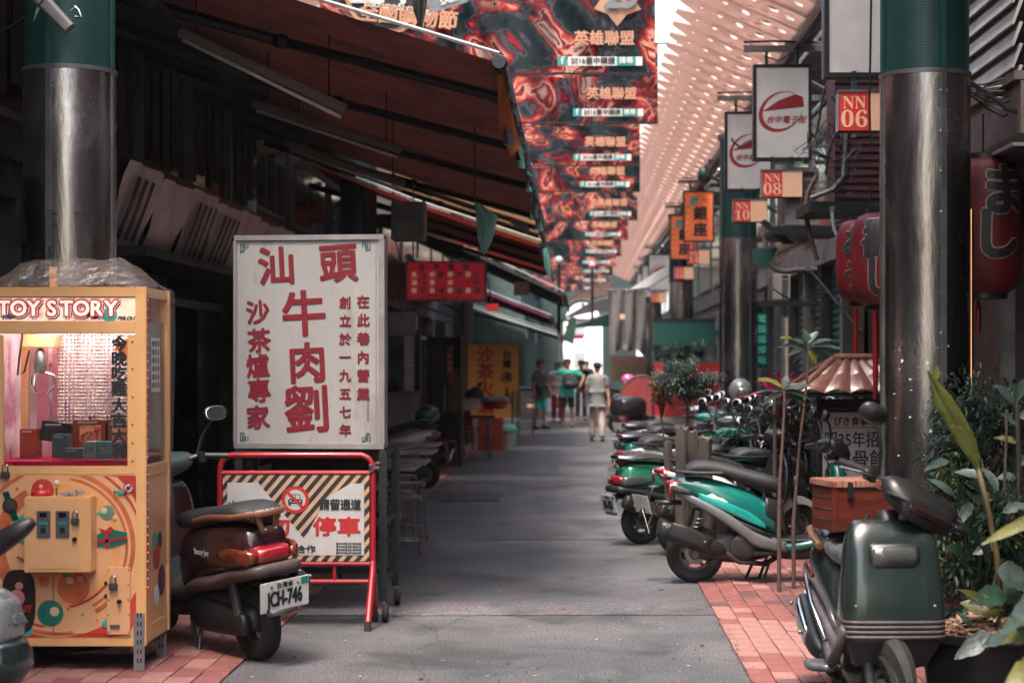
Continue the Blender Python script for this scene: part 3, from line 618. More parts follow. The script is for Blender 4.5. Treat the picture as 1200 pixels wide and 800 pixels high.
# bracket lamp and wires on the near left column
t = thing('bracket_lamp', 'pale metal clamp lamp and cable at the top of the left column', 'lamp', P(68, 12, 10.2))
p, q = P(42,-8,10.3), P(82,34,10.3)
MB().loft([(p, (q-p).cross(V((0,1,0))).normalized()*.045, V((0,.05,0)), 4), (q, (q-p).cross(V((0,1,0))).normalized()*.035, V((0,.04,0)), 4)], mode='v', sub=1).build('body', M('lamp_shell', (.26,.22,.21), .4, .3), t)
tube('clip', K['chrome'], t, [P(82,12,10.2), P(88,8,10.2), P(92,12,10.2), P(95,20,10.2), P(88,20,10.2)], .008, 6)
tube('cable', K['blackm'], t, [P(-10,45,10.3), P(20,26,10.25), P(44,8,10.2), P(60,-10,10.2)], .005, 5)
tube('cable', K['pale'], t, [P(44,8,10.2), P(40,24,10.2), P(46,10,10.2)], .004, 5)

# ---------------------------------------------------------------- light boxes, room number boxes, orange signs
K['lb'] = M('lightbox_face', (.40,.375,.365), .35, bump=.02, var=.18, vs=1.6, wear=(.36,.32,.31), wt=.6, ws=3, emit=.10)
K['orange'] = M('orange_face', (.56,.11,.035), .4, bump=0, var=.08, emit=.12)
K['orange2'] = M('orange_stripe', (.80,.30,.08), .4, bump=0)
K['nnred'] = M('number_red', (.55,.03,.03), .4, bump=.02, var=.1, emit=.06); K['nncream'] = M('number_cream', (.72,.42,.27), .4, bump=.02, var=.08, emit=.06)
def logo(t, cx, y, cz, s):
    # tilted oval swoosh, thick lower left, with a wedge in its upper part
    out, inn = [], []
    for k in range(33):
        a = R(35)+k/32*R(325); ca, sa = cos(a), sin(a)
        w = .015+.085*max(0, cos((a-R(215))*.62))**1.4
        for lst, rr in ((out, 1), (inn, 1-w/.5)):
            x, z = .25*ca*rr, .235*sa*rr; lst.append(V((cx+(x+z*.22)*s, y, cz+(z)*s)))
    m = MB(); m.rings([out, inn], cap=False, close=False); m.build('swoosh', K['inkr2'], t)
    MB().add([(cx-.215*s,y-.001,cz+.0*s),(cx-.02*s,y-.001,cz+.13*s),(cx+.17*s,y-.001,cz+.2*s),(cx+.255*s,y-.001,cz+.17*s),(cx+.27*s,y-.001,cz+.055*s)], [(0,1,2,3,4)]).build('wedge', K['inkr2'], t)
K['inkr2'] = M('print_red', (.36,.018,.02), .4, bump=0, var=.05)
def lightbox(px, py, D, label, kind):
    """px,py: top left corner of the box"""
    p = P(px, py, D); w, h, d = .58, .97, .2; x0, z1 = p.x, p.z; t = thing('light_box', label, 'light box', (x0+w/2, D, z1-h))
    box('case', K['greym'], t, x0-.004, x0+w+.004, D+.03, D+d, z1-h, z1)
    for a in ((x0-.012,x0+.022,z1-h-.01,z1+.01),(x0+w-.022,x0+w+.012,z1-h-.01,z1+.01)): box('frame', K['blackm'], t, a[0], a[1], D-.01, D+.05, a[2], a[3])
    for a in ((z1-.022, z1+.012), (z1-h-.012, z1-h+.022)): box('frame', K['blackm'], t, x0+.022, x0+w-.022, D-.012, D+.05, *a)
    box('face', K['orange'] if kind == 'ginza' else K['lb'], t, x0+.02, x0+w-.02, D+.005, D+.03, z1-h+.02, z1-.02)
    if kind == 'logo':
        logo(t, x0+w*.47, D+.003, z1-h*.49, .9); txt('lettering', '台中電子街', .082, K['inkr2'], t, (x0+w*.56, D-.002, z1-h*.58), bold=.002, shear=.25)
    if kind == 'ginza':
        txt('lettering', 'e', .34, M('print_cyan', (.03,.42,.45), .4, bump=0), t, (x0+w*.30, D, z1-h*.17), bold=.012, shear=.3)
        txt('lettering', 'Bank', .07, K['inkr2'], t, (x0+w*.72, D, z1-h*.17), shear=.2)
        txt('lettering', '銀', .27, K['inkb'], t, (x0+w*.56, D, z1-h*.46), bold=.012); txt('lettering', '座', .27, K['inkb'], t, (x0+w*.56, D, z1-h*.78), bold=.012)
        for k in range(6): MB().add([(x0+.03,D+.002,z1-.2-k*.12),(x0+.12,D+.002,z1-.24-k*.12),(x0+.03,D+.002,z1-.30-k*.12)], [(0,1,2)]).build('flame', K['orange2'], t)
    for xx in (x0+.12, x0+w-.14):
        box('hanger', K['teal'], t, xx, xx+.03, D+.08, D+.12, z1, z1+.16)
    box('top_rail', K['greym'], t, x0-.1, x0+w+1.2, D+.07, D+.13, z1+.16, z1+.22)
    tube('stay', K['blackm'], t, [(x0-.1, D+.1, z1+.26), (x0+w*.4, D+.1, z1+.27), (x0+w+.3, D+.1, z1+.25)], .012, 6)
    tube('cable', K['blackm'], t, [(x0+.1, D, z1+.1), (x0+.25, D-.03, z1+.04), (x0+.4, D, z1+.14)], .008, 5)
    return x0, z1-h, w
def number(px, py, D, num, label, w=.41, h=.26):
    p = P(px, py, D); x0, z1 = p.x, p.z; t = thing('room_number_box', label, 'number sign', (x0+w/2, D, z1-h))
    box('case', K['blackm'], t, x0-.006, x0+w+.006, D+.012, D+.12, z1-h-.006, z1+.004)
    box('top_trim', K['greym'], t, x0-.012, x0+w+.012, D-.01, D+.12, z1+.004, z1+.022)
    box('side_panel', K['pale'], t, x0-.012, x0-.006, D+.0, D+.12, z1-h, z1)
    box('red_face', K['nnred'], t, x0, x0+w*.5, D+.004, D+.012, z1-h, z1); box('cream_face', K['nncream'], t, x0+w*.5, x0+w, D+.002, D+.012, z1-h, z1)
    dg = ''.join(chr(0x1D7CE+int(c)) for c in num)
    txt('lettering', chr(0x1D40D)*2, .125, K['nncream'], t, (x0+w*.25, D+.001, z1-h*.27), sx=.9); txt('lettering', dg, .165, K['nncream'], t, (x0+w*.25, D+.001, z1-h*.72), sx=1.05)
    for xx in (x0+.09, x0+w-.12): box('hanger', K['teal'], t, xx, xx+.035, D+.05, D+.09, z1+.022, z1+.16)
lightbox(968, -74, 12.5, 'blank white light box above the room number 06 box', 'blank'); number(984, 109, 12.45, '06', 'red and cream box reading 06, left of the right column')
lightbox(884, 77, 18.5, 'white light box with red oval emblem, the nearer of the two, over number 08', 'logo'); number(893.5, 201, 18.45, '08', 'red and cream box reading 08 under the nearer emblem light box')
lightbox(850.5, 132, 22.3, 'white light box with red oval emblem half behind its nearer twin, over number 10', 'logo'); number(860, 235, 22.25, '10', 'red and cream box reading 10 in front of the second column')
lightbox(801, 224, 34.5, 'orange light box with black characters, the nearer and larger of the pair', 'ginza'); number(806.5, 293, 34.4, '14', 'red and cream box reading 14 below the nearer orange sign')
lightbox(785, 252, 39.0, 'orange light box half hidden behind its nearer twin', 'ginza'); number(790.5, 313, 38.9, '16', 'red and cream box reading 16 below the rear orange sign')
lightbox(760, 298, 48, 'small far white light box with red oval emblem beside the pale awning', 'logo'); number(763, 343, 48, '18', 'tiny far red and cream box reading 18')
lightbox(752, 311, 54, 'plain pale light box, narrow and far, left of the emblem one', 'blank'); lightbox(746, 320, 60, 'farthest plain pale light box above the grey hanging cloth', 'blank')
lightbox(416, 177, 27, 'pale light box peeping out behind the upright white sign', 'blank')
t = thing('duct_box', 'grey sheet metal box under the awning left of the menu sign', 'metal box', P(478, 258, 21))
p, q = P(458,236,21), P(497,281,21); box('case', K['greym'], t, p.x, q.x, 21, 21.4, q.z, p.z, bevel=.01); box('lip', K['white'], t, q.x-.02, q.x+.015, 20.97, 21.0, q.z-.01, p.z)
# red menu sign
D = 24.2; p, q = P(475, 306, D), P(570, 353, D)
t = thing('menu_sign', 'red hanging menu sign with white and yellow characters beneath the awning', 'sign', ((p.x+q.x)/2, D, q.z))
K['signred'] = M('sign_red', (.32,.009,.024), .35, bump=0, var=.12, emit=.10)
box('case', K['greym'], t, p.x, q.x, D, D+.15, q.z, p.z); box('face', K['signred'], t, p.x+.03, q.x-.03, D-.012, D, q.z+.025, p.z-.025)
for a in ((p.x,q.x,p.z-.022,p.z),(p.x,q.x,q.z,q.z+.022)): box('frame', M('pinkish_trim', (.4,.22,.22), .4), t, a[0], a[1], D-.022, D-.002, a[2], a[3])
for a in ((p.x,p.x+.022),(q.x-.022,q.x)): box('frame', M('pinkish_trim', (.4,.22,.22), .4), t, a[0], a[1], D-.02, D-.001, q.z+.022, p.z-.022)
for i, ch in enumerate('來來飯館'): txt('lettering', ch, .085, M('sign_cyan', (.16,.36,.36), .4, bump=0), t, (p.x+.22+i*.2, D-.015, p.z-.085), bold=.004)
ww = (q.x-p.x)/9
for i, (s_, cl) in enumerate((('魚滷飯',1),('手工水餃',0),('米苔目',1),('板條',0),('炒米粉',1),('炒麵',0),('炒飯',1),('牛肉麵',0))):
    n = len(s_); H = .24
    for k, ch in enumerate(s_): txt('lettering', ch, .078 if n < 4 else .066, K['nncream'] if cl else K['pw'], t, (p.x+ww*(i+1), D-.016, p.z-.185-(H*(k/(n-1)) if n > 1 else 0)*.9), bold=.004)
txt('lettering', '營業時間 上午十時 至 下午八時', .04, M('dim_pink', (.6,.12,.18), .4), t, ((p.x+q.x)/2, D-.015, q.z+.085)); txt('lettering', '電話 0421 3252999', .035, M('dim_pink', (.6,.12,.18), .4), t, ((p.x+q.x)/2, D-.015, q.z+.045))
for xx in (p.x+.1, q.x-.1): tube('hanger', K['blackm'], t, [(xx, D+.07, p.z), (xx, D+.07, p.z+1.0)], .012, 5)
for (x0, y0, x1, y1, D, mt, lab) in ((453,365,487,393,23,K['greym'],'grey blank board under the menu sign, left'),(570,356,584,364,25,K['nnred'],'small red plate at the right foot of the menu sign'),(452,311,487,352,26,M('cardboard', (.17,.09,.06), .8),'brown box hidden behind the menu sign'),(602,330,620,346,35,M('soiled_plate', (.42,.3,.25), .5),'small pale plate under the grey awning')):
    p, q = P(x0,y0,D), P(x1,y1,D); t = thing('wall_plate', lab, 'plate', ((p.x+q.x)/2, D, q.z)); box('panel', mt, t, p.x, q.x, D, D+.08, q.z, p.z, bevel=.008); box('rim', K['blackm'], t, p.x-.015, q.x+.015, D+.02, D+.1, p.z, p.z+.02)
    tube('hanger', K['blackm'], t, [((p.x+q.x)/2, D+.06, p.z), ((p.x+q.x)/2-.1, D+.06, p.z+.5)], .01, 5)

# ---------------------------------------------------------------- big upright white sign on its wheeled stand
D = 12.0; p0, p1, p2, p3 = P(274.5,277,D), P(450,271,D-.12), P(450.5,525,D-.12), P(275.5,526.5,D)
cx, cz = (p0.x+p1.x)/2, (p0.z+p2.z)/2
t = thing('restaurant_sign', 'tall white upright sign with red calligraphy standing on a wheeled frame', 'sign', (cx, D, p2.z), rz=0)
K['signw'] = M('aged_white_face', (.28,.265,.255), .4, bump=.05, var=.12, vs=1.3, wear=(.22,.20,.19), wt=.56, ws=3, stretch=(1,1,.35))
K['alu'] = M('aluminium_trim', (.36,.33,.33), .35, .6, bump=.05, var=.2, wear=(.14,.11,.11), wt=.66)
w, h = p1.x-p0.x, p0.z-p2.z; a = math.atan2(-.12, w)
st = thing('sign_pivot', '', '', (0,0,0)); bpy.data.objects.remove(st)
def sg(u, v, d=0):   # point on the sign face, u right 0..1, v up 0..1, d towards the viewer
    return V((p0.x+u*w+d*sin(a)*0, D+u*(-.12)-d, p2.z+v*h))
def sbox(name, mat, u0, u1, v0, v1, d0, d1, par=None):
    vs = [sg(u, v, d) for u in (u0,u1) for d in (d0,d1) for v in (v0,v1)]
    return MB().add(vs, [(0,1,3,2),(4,6,7,5),(0,4,5,1),(2,3,7,6),(0,2,6,4),(1,5,7,3)]).build(name, mat, par or t)
sbox('case', K['alu'], 0, 1, 0, 1, -.22, -.012); sbox('face', K['signw'], .018, .97, .02, .98, -.012, 0)
for u0, u1, v0, v1 in ((0,1,.98,1.004),(0,1,-.004,.02)): sbox('frame', K['alu'], u0, u1, v0, v1, -.05, .014)
for u0, u1 in ((-.004,.018),(.965,1.004)): sbox('frame', K['alu'], u0, u1, .021, .979, -.05, .012)
sbox('join_line', K['alu'], .944, .95, .02, .98, 0, .003)
def st_(ch, px, py, s, b=0, sx=1, rot=0):
    u = (px-275)/175; v = 1-(py-273)/253; q = sg(u, v, .003)
    txt('lettering', ch, s, K['inkr'], t, q, rot=(pi/2, rot, a), bold=b, sx=sx)
for ch, x, y, s in (('汕',325,312,.265),('頭',397,309,.27),('牛',357,370,.32),('肉',361,428,.28),('劉',361,484,.33)): st_(ch, x, y, s, .008, .98, R(-3))
for i, ch in enumerate('沙茶爐專家'): st_(ch, 304+(.5 if i % 2 else -1), (366,400,430,460,492)[i], .165, .0045, 1, R(-4))
for i, ch in enumerate('創立於一九五七年'): st_(ch, 405, 354+i*21.7, .082, .0028)
for i, ch in enumerate('在此巷內營業'): st_(ch, 426, 353+i*22, .088, .003)
sbox('dash', K['inkr'], (431-275)/175, (432-275)/175, 1-(495-273)/253, 1-(471-273)/253, 0, .002)
for u, v, sx_, sz_ in ((.06,.95,1,-1),(.89,.955,-1,-1),(.06,.045,1,1),(.89,.045,-1,1)):
    c = sg(u, v, .002); g = MB()
    for (x0, z0, x1, z1) in ((0,0,.055,.006),(0,0,.006,.055),(.014,.014,.04,.02),(.014,.014,.02,.04),(.034,.014,.04,.034),(.014,.034,.034,.04),(.05,0,.056,.03),(0,.05,.03,.056)):
        xs = sorted((c.x+sx_*x0-sx_*.02, c.x+sx_*x1-sx_*.02)); zs = sorted((c.z+sz_*z0-sz_*.02, c.z+sz_*z1-sz_*.02)); y = c.y+(xs[0]-c.x)*(-.12/w)
        g.box(xs[0], xs[1], y-.003, y+.001, zs[0], zs[1])
    g.build('corner_ornament', K['inkg'], t)
t2 = thing('wheeled_stand', 'black steel wheeled stand carrying the white restaurant sign', 'stand', (cx, D, 0))
for xx, yy in ((p0.x+.03, D-.02), (p1.x+.0, D-.2), (p0.x+.03, D+.6), (p1.x+.0, D+.6)):
    box('post', K['blackm'], t2, xx-.025, xx+.025, yy, yy+.05, .14, p2.z-.012)
    tube('caster_fork', K['greym'], t2, [(xx, yy+.02, .14), (xx+.02, yy-.02, .06)], .012, 6)
    MB().lathe([(.02,-.018),(.055,-.018),(.062,0),(.055,.018),(.02,.018)], (xx+.02, yy-.03, .062), 'x', 16).build('wheel', K['rubber'], t2, smooth='edge')
for z in (p2.z-.06, .62, .22):
    for yy in (D-.03, D+.62): box('rail', K['blackm'], t2, p0.x, p1.x, yy, yy+.03, z, z+.04)
    for xx in (p0.x+.02, p1.x-.01): box('rail', K['blackm'], t2, xx-.015, xx+.015, D+.03, D+.6, z+.001, z+.038)
box('shelf', K['wood'], t2, p0.x+.05, p1.x-.04, D+.05, D+.6, .85, .87); box('clutter_board', K['dark'], t2, p0.x+.2, p1.x-.1, D+.3, D+.4, .9, 1.06)
for i in range(3): tube('folded_leg', K['greym'], t2, [(p1.x-.8+i*.1, D+.3, .62), (p1.x-.55+i*.06, D+.25, .32), (p1.x-.35, D+.25, .42+i*.03)], .012, 6)

# ---------------------------------------------------------------- red barrier with the no parking panel
D = 11.6; q0, q1 = P(255,530,D), P(441,658,D)
t = thing('no_parking_barrier', 'red tubular barrier with striped no parking panel in front of the upright sign', 'barrier', (X_(348,D), D, 0))
xl, xr = X_(258,D), X_(437,D); zt = Z_(533,D); r = .019; zb_ = Z_(668,D)
arc = [V((xl,D,zt-.09)), V((xl+.008,D,zt-.05)), V((xl+.03,D,zt-.02)), V((xl+.07,D,zt))]
tube('frame_tube', K['red'], t, [V((xl,D,.34)), V((xl,D,.7))]+arc+[V((xr-.07,D,zt)), V((xr-.03,D,zt-.02)), V((xr-.008,D,zt-.05)), V((xr,D,zt-.09)), V((xr,D,.6)), V((xr,D,.34))], r, 12)
for py in (554, 660, 681): tube('cross_bar', K['red'], t, [(xl, D, Z_(py,D)), (xr, D, Z_(py,D))], .014 if py > 670 else .017, 10)
for px in (300, 392): tube('spacer', K['red'], t, [(X_(px,D), D, Z_(660,D)), (X_(px,D), D, Z_(681,D))], .012, 8)
for xx in (xl, xr):
    for s in (-1, 1):
        f = tube('foot', K['red'], t, [(xx, D, .42), (xx, D+s*.02, .36), (xx-.01, D+s*.2, .04)], .021, 10); tube('rubber_tip', K['rubber'], f, [(xx-.0098, D+s*.197, .06), (xx-.011, D+s*.207, .0)], .024, 10)
px0, px1, pz0, pz1 = X_(261.5,D), X_(433,D), Z_(657,D), Z_(556,D); y = D-.012
K['pan'] = M('panel_buff', (.40,.25,.155), .5, bump=.03, var=.12, wear=(.35,.2,.13), wt=.68)
K['panw'] = M('panel_white', (.36,.34,.33), .5, bump=.03, var=.1, wear=(.25,.2,.19), wt=.69, ws=16)
box('panel', K['pan'], t, px0, px1, y, y+.01, pz0, pz1)
W, H = px1-px0, pz1-pz0; m = MB(); k = 0; sw = .036
def clip(poly, f):
    out = []
    for i in range(len(poly)):
        a_, b_ = poly[i], poly[(i+1) % len(poly)]; fa, fb = f(a_), f(b_)
        if fa >= 0: out.append(a_)
        if (fa >= 0) != (fb >= 0): s_ = fa/(fa-fb); out.append((a_[0]+(b_[0]-a_[0])*s_, a_[1]+(b_[1]-a_[1])*s_))
    return out
x = -H
while x < W:
    po = [(x,0),(x+sw,0),(x+sw+H*.85,H),(x+H*.85,H)]
    for f in (lambda q: q[0], lambda q: W-q[0]): po = clip(po, f) if po else po
    if len(po) > 2: m.add([(px0+a_, y-.001, pz0+b_) for a_, b_ in po], [tuple(range(len(po)))])
    x += sw*1.95
m.build('black_stripes', K['inkb'], t, kind='stuff')
def pp(px, py, d=.002): v = P(px, py, D); return V((v.x, y-d, v.z))
MB().add([pp(267,565),pp(303,565),pp(357,631),pp(366,631),pp(352,650),pp(267,650)], [(0,1,2,3,4,5)]).build('white_field', K['panw'], t)
MB().add([pp(357.1,631,.0022),pp(384,582,.0022),pp(411,566,.0022),pp(427,566,.0022),pp(427,650,.0022),pp(352.1,650,.0022),pp(352.1,632,.0022)], [(0,1,2,3,4,5,6)]).build('white_field', K['panw'], t)
c = pp(346.5,585,.003); rr = 15.5*D/F
MB().lathe([(.001,0),(rr,0)], c, 'y', 32, cap=False).build('disc', K['panw'], t); MB().lathe([(rr*.78,-.001),(rr*1.04,-.001)], c, 'y', 36, cap=False).build('red_ring', K['inkr2'], t)
# car seen from the front, black on white
q = c+V((0,-.0015,0)); u = rr
g = MB(); g.prism([(q.x-.42*u,q.z+.02*u),(q.x-.34*u,q.z+.42*u),(q.x+.34*u,q.z+.42*u),(q.x+.42*u,q.z+.02*u)], q.y-.0005, q.y+.0003); g.prism([(q.x-.52*u,q.z-.28*u),(q.x-.55*u,q.z+.0*u),(q.x-.42*u,q.z+.02*u),(q.x+.42*u,q.z+.02*u),(q.x+.55*u,q.z),(q.x+.52*u,q.z-.28*u)], q.y-.0005, q.y+.0003)
for s in (-1,1): g.box(q.x+s*.42*u-.09*u, q.x+s*.42*u+.09*u, q.y-.0005, q.y+.0003, q.z-.42*u, q.z-.27*u)
g.build('car_symbol', K['inkb'], t)
g = MB()
for s in (-1,1): g.prism([(q.x+s*.03*u,q.z+.06*u),(q.x+s*.36*u,q.z+.06*u),(q.x+s*.30*u,q.z+.36*u),(q.x+s*.03*u,q.z+.36*u)][::s], q.y-.0012, q.y-.0006); g.lathe([(.001,q.y-.001),(.07*u,q.y-.001)], (q.x+s*.36*u,0,q.z-.1*u), 'y', 12, cap=False)
g.box(q.x-.22*u, q.x+.22*u, q.y-.0012, q.y-.0006, q.z-.2*u, q.z-.15*u); g.build('car_symbol_windows', K['panw'], t)
MB().box(q.x-.1*u, q.x+.1*u, q.y-.0022, q.y-.0016, q.z-.8*u, q.z+.8*u, rot=(0, R(-45), 0)).build('red_bar', K['inkr2'], t)
txt('lettering', '請留通道', .073, K['inkb'], t, pp(399,591.5,.0055), bold=.0022, sx=.93); txt('lettering', '停車', .125, K['inkr2'], t, pp(395,618,.004), bold=.005, sx=1.25)
txt('lettering', '出入口', .078, K['inkb'], t, pp(288,594,.004), bold=.0025); txt('lettering', '請勿', .125, K['inkr2'], t, pp(313,618,.004), bold=.005, sx=1.25)
txt('lettering', '謝謝合作', .056, K['inkb'], t, pp(348,643.5,.004), bold=.0012, sx=1.1)
for k_ in range(4): txt('lettering', '臺中市中區公所 請勿佔用', .0145, K['inkb'], t, pp(409,636.5+k_*3.6,.004))
g = MB()
for k_ in range(9): q = pp(440+random.uniform(-5,5), 549+random.uniform(-7,7)); g.sphere((q.x, D-random.uniform(-.02,.03), q.z), .02, (1,1,.8), n=8)
g.build('knotted_rag', M('brown_rag', (.05,.03,.03), .9, bump=.8), t, True)
# ---------------------------------------------------------------- scooters
def paint(name, col, rough=.22, wear=None): return M(name, col, rough, var=.12, bump=.02, coat=.6, wear=wear, wt=.68)
K['seat'] = M('seat_vinyl', (.018,.019,.021), .42, bump=.5, bs=260, var=.2)
K['taill'] = M('tail_red', (.20,.006,.012), .15, bump=.1, coat=.8); K['amber'] = M('amber_lens', (.12,.018,.006), .15, bump=.1, coat=.8)
K['lens'] = M('clear_lens', (.055,.06,.06), .12, bump=.3, bs=30, coat=.5); K['rimm'] = M('rim_alloy', (.13,.13,.14), .4, .7)
K['platew'] = M('plate_white', (.62,.62,.60), .4, bump=.05, wear=(.35,.33,.3), wt=.66, ws=20)
K['engine'] = M('engine_cast', (.05,.05,.052), .5, .5, bump=.4, var=.3, wear=(.11,.09,.08), wt=.6)
def wheel(root, x, r, w=.055):
    n = 40; pr = []
    for k in range(13):
        a = -pi*.5+k/12*pi*2*.5-0
    prof = [(r-.095,-w*.55),(r-.075,-w*.85),(r-.04,-w),(r-.014,-w*.78),(r,-w*.3),(r,w*.3),(r-.014,w*.78),(r-.04,w),(r-.075,w*.85),(r-.095,w*.55),(r-.095,-w*.55)]
    t = MB().lathe(prof, (x,0,r), 'y', n, cap=False).build('wheel', K['rubber'], root, 'edge', local=True)
    m = MB().lathe([(r-.096,-w*.5),(r-.075,-w*.62),(r-.078,w*.62),(r-.096,w*.5),(r-.112,w*.3),(r-.112,-w*.3),(r-.096,-w*.5)], (x,0,r), 'y', n, cap=False)
    m.lathe([(.001,-.05),(.03,-.05),(.042,-.02),(.042,.02),(.03,.05),(.001,.05)], (x,0,r), 'y', 16)
    for k in range(5):
        a = k*2*pi/5+.3; c, s = cos(a), sin(a); p = V((x+c*.035,0,r+s*.035)); q = V((x+c*(r-.105),0,r+s*(r-.105))); u = V((-s,0,c))
        m.rings([[p+u*.02+V((0,.02,0)), p-u*.02+V((0,.02,0)), p-u*.02-V((0,.02,0)), p+u*.02-V((0,.02,0))],[q+u*.012+V((0,.012,0)), q-u*.012+V((0,.012,0)), q-u*.012-V((0,.012,0)), q+u*.012-V((0,.012,0))]])
    m.build('rim', K['rimm'], t, 'edge', local=True)
    MB().lathe([(.04,-.034),(.075,-.034),(.075,-.03),(.04,-.03)], (x,0,r), 'y', 24, cap=False).build('brake_disc', K['greym'], t, 'edge', local=True)
    return t
def scooter(label, loc, rz, body, trim, accent=None, style='sport', plate=None, case=False, seat=None, group=None, sc=1, mir=(1,1), name='parked_scooter', mirm=None, lean=0, decal=None, steer=0, sig=None, rail=None, shield=None, inner=None):
    shield = shield or body
    t = thing(name, label, 'scooter', loc, rz, group); t.scale = (sc,)*3; t.rotation_euler = (lean, 0, rz)
    accent = accent or trim; seat = seat or K['seat']; old = style in ('old','box'); fx = .62 if style != 'box' else .50; r = .215
    b = lambda m, nm, mt, par=t, sm=True, **k: m.build(nm, mt, par, sm, local=True, **k)
    rw = wheel(t, -.62, r); fw = wheel(t, fx, r-.005)
    # engine, crankcase, fan cover, swing arm, shock, exhaust
    b(MB().loft([(-.70,.02,.23,.05,.06,3),(-.5,.03,.25,.09,.09,3),(-.25,.02,.27,.12,.12,3),(-.02,0,.28,.09,.07,3)]), 'engine', K['engine'])
    o = b(MB().loft([(-.72,.105,.22,.03,.055,3),(-.5,.12,.235,.035,.085,3),(-.2,.125,.25,.035,.10,3),(-.1,.12,.26,.02,.05,2.5)]), 'belt_cover', K['blackm'])
    b(MB().lathe([(.001,-.16),(.07,-.16),(.095,-.145),(.10,-.10),(.07,-.09)], (-.27,0,.28), 'y', 24), 'fan_cover', K['engine'], sm='edge')
    m = MB()
    for k in range(9): m.box(-.345+k*.019-.004, -.345+k*.019+.004, -.166, -.158, .22, .34)
    b(m, 'fan_grille', K['black'], sm=False)
    for s in (-1, 1): b(MB().tube([(-.66,s*.11,.26),(-.60,s*.115,.55)], .028, 10), 'shock_absorber', K['engine'], sm='edge')
    m = MB()
    for k in range(7): m.lathe([(.028,0),(.04,.008),(.028,.016)], (-.655+k*.009,-.11,.30+k*.03), 'z', 10, cap=False)
    b(m, 'spring', K['greym'])
    ex = b(MB().loft([((-.90,-.155,.425),(0,.035,0),(.02,0,.045),2.6),((-.86,-.16,.41),(0,.052,0),(.03,0,.062),2.6),((-.62,-.165,.33),(0,.055,0),(.028,0,.065),2.6),((-.46,-.16,.265),(0,.045,0),(.02,0,.05),2.4),((-.40,-.15,.24),(0,.02,0),(.01,0,.022),2)], mode='v'), 'exhaust', K['blackm'])
    b(MB().loft([((-.82,-.20,.42),(0,.014,0),(.02,0,.05),4),((-.70,-.212,.385),(0,.018,0),(.02,0,.052),4),((-.52,-.208,.305),(0,.014,0),(.015,0,.042),4)], mode='v'), 'heat_shield', K['black'] if not old else K['chrome'], ex)
    b(MB().tube([(-.42,-.15,.25),(-.30,-.13,.17),(-.1,-.1,.15),(.0,-.04,.2)], .02, 10), 'exhaust_pipe', K['engine'], sm='edge')
    for xx in (-.84,-.56): b(MB().sphere((xx, -.235, .43 if xx < -.7 else .325), .011, n=8), 'bolt', K['greym'], ex)
    # under body
    b(MB().loft([(-.30,0,.42,.10,.10,3),(-.05,0,.27,.13,.07,4),(.22,0,.24,.13,.06,4),(.40,0,.28,.10,.06,3)]), 'underbelly', K['black'])
    if style == 'sport':
        b(MB().loft([(-.80,0,.755,.035,.02,2.2),(-.72,0,.735,.075,.055,2.2),(-.55,0,.69,.118,.10,2.3),(-.35,0,.615,.142,.125,2.5),(-.15,0,.53,.135,.13,2.6),(-.02,0,.46,.10,.10,2.6)]), 'tail_fairing', body)
        for s in (-1, 1):
            b(MB().loft([(-.83,s*.045,.72,.016,.012,2.4),(-.68,s*.10,.645,.024,.032,2.6),(-.5,s*.138,.555,.026,.043,2.6),(-.32,s*.158,.44,.026,.050,2.6),(-.18,s*.165,.34,.026,.055,2.8),(-.06,s*.168,.30,.026,.045,3),(.05,s*.165,.285,.022,.04,3)]), 'side_trim', trim)
            b(MB().loft([(-.60,s*.128,.655,.010,.030,2.4),(-.42,s*.155,.59,.012,.035,2.4),(-.22,s*.150,.50,.012,.04,2.4),(-.1,s*.14,.43,.006,.015,2.4)]), 'side_panel', accent)
            b(MB().loft([(-.36,s*.158,.50,.01,.006,2),(-.22,s*.168,.425,.012,.022,2.6),(-.10,s*.165,.385,.008,.010,2.6)]), 'vent', K['black'])
        tl = b(MB().loft([(-.842,0,.745,.06,.012,2.5),(-.80,0,.742,.10,.030,3),(-.74,0,.735,.108,.034,3)]), 'tail_light', K['taill'])
        for s in (-1, 1):
            b(MB().loft([(-.82,s*.105,.73,.012,.02,2.5),(-.76,s*.118,.715,.014,.028,2.5),(-.66,s*.132,.69,.010,.014,2.5)]), 'turn_signal', sig or (K['lens'] if s < 0 else K['amber']))
            b(MB().tube([(-.80,s*.105,.76),(-.815,s*.115,.70),(-.80,s*.12,.64)], .012, 8), 'tail_strip', K['taill'])
        b(MB().tube([(-.42,.14,.83),(-.62,.13,.83),(-.76,.08,.84),(-.80,0,.845),(-.76,-.08,.84),(-.62,-.13,.83),(-.42,-.14,.83)], .014, 10), 'grab_rail', K['black'], sm='edge')
        b(MB().loft([(-.70,0,.835,.085,.035,2.6),(-.62,0,.865,.12,.05,2.8),(-.45,0,.855,.135,.055,3),(-.25,0,.80,.135,.06,3),(-.08,0,.755,.125,.06,3),(.02,0,.715,.09,.06,2.6),(.05,0,.66,.05,.04,2.2)]), 'seat', seat)
        b(MB().loft([(-.10,0,.56,.13,.11,2.6),(.02,0,.50,.105,.12,2.6),(.05,0,.40,.10,.10,2.8)]), 'seat_base', K['black'])
        fd = b(MB().loft([((-.90,0,.60),(0,.05,0),(.012,0,.012),3),((-.95,0,.48),(0,.055,0),(.012,0,.012),3),((-1.0,0,.34),(0,.04,0),(.01,0,.01),3)], mode='v'), 'rear_mudguard', K['black'])
        b(MB().tube([(-.72,0,.6),(-.92,0,.60)], .02, 8), 'mudguard_arm', K['black'])
        px_, pz_, ang = -.975, .46, R(-16)
    else:
        bw = .15 if style == 'old' else .16
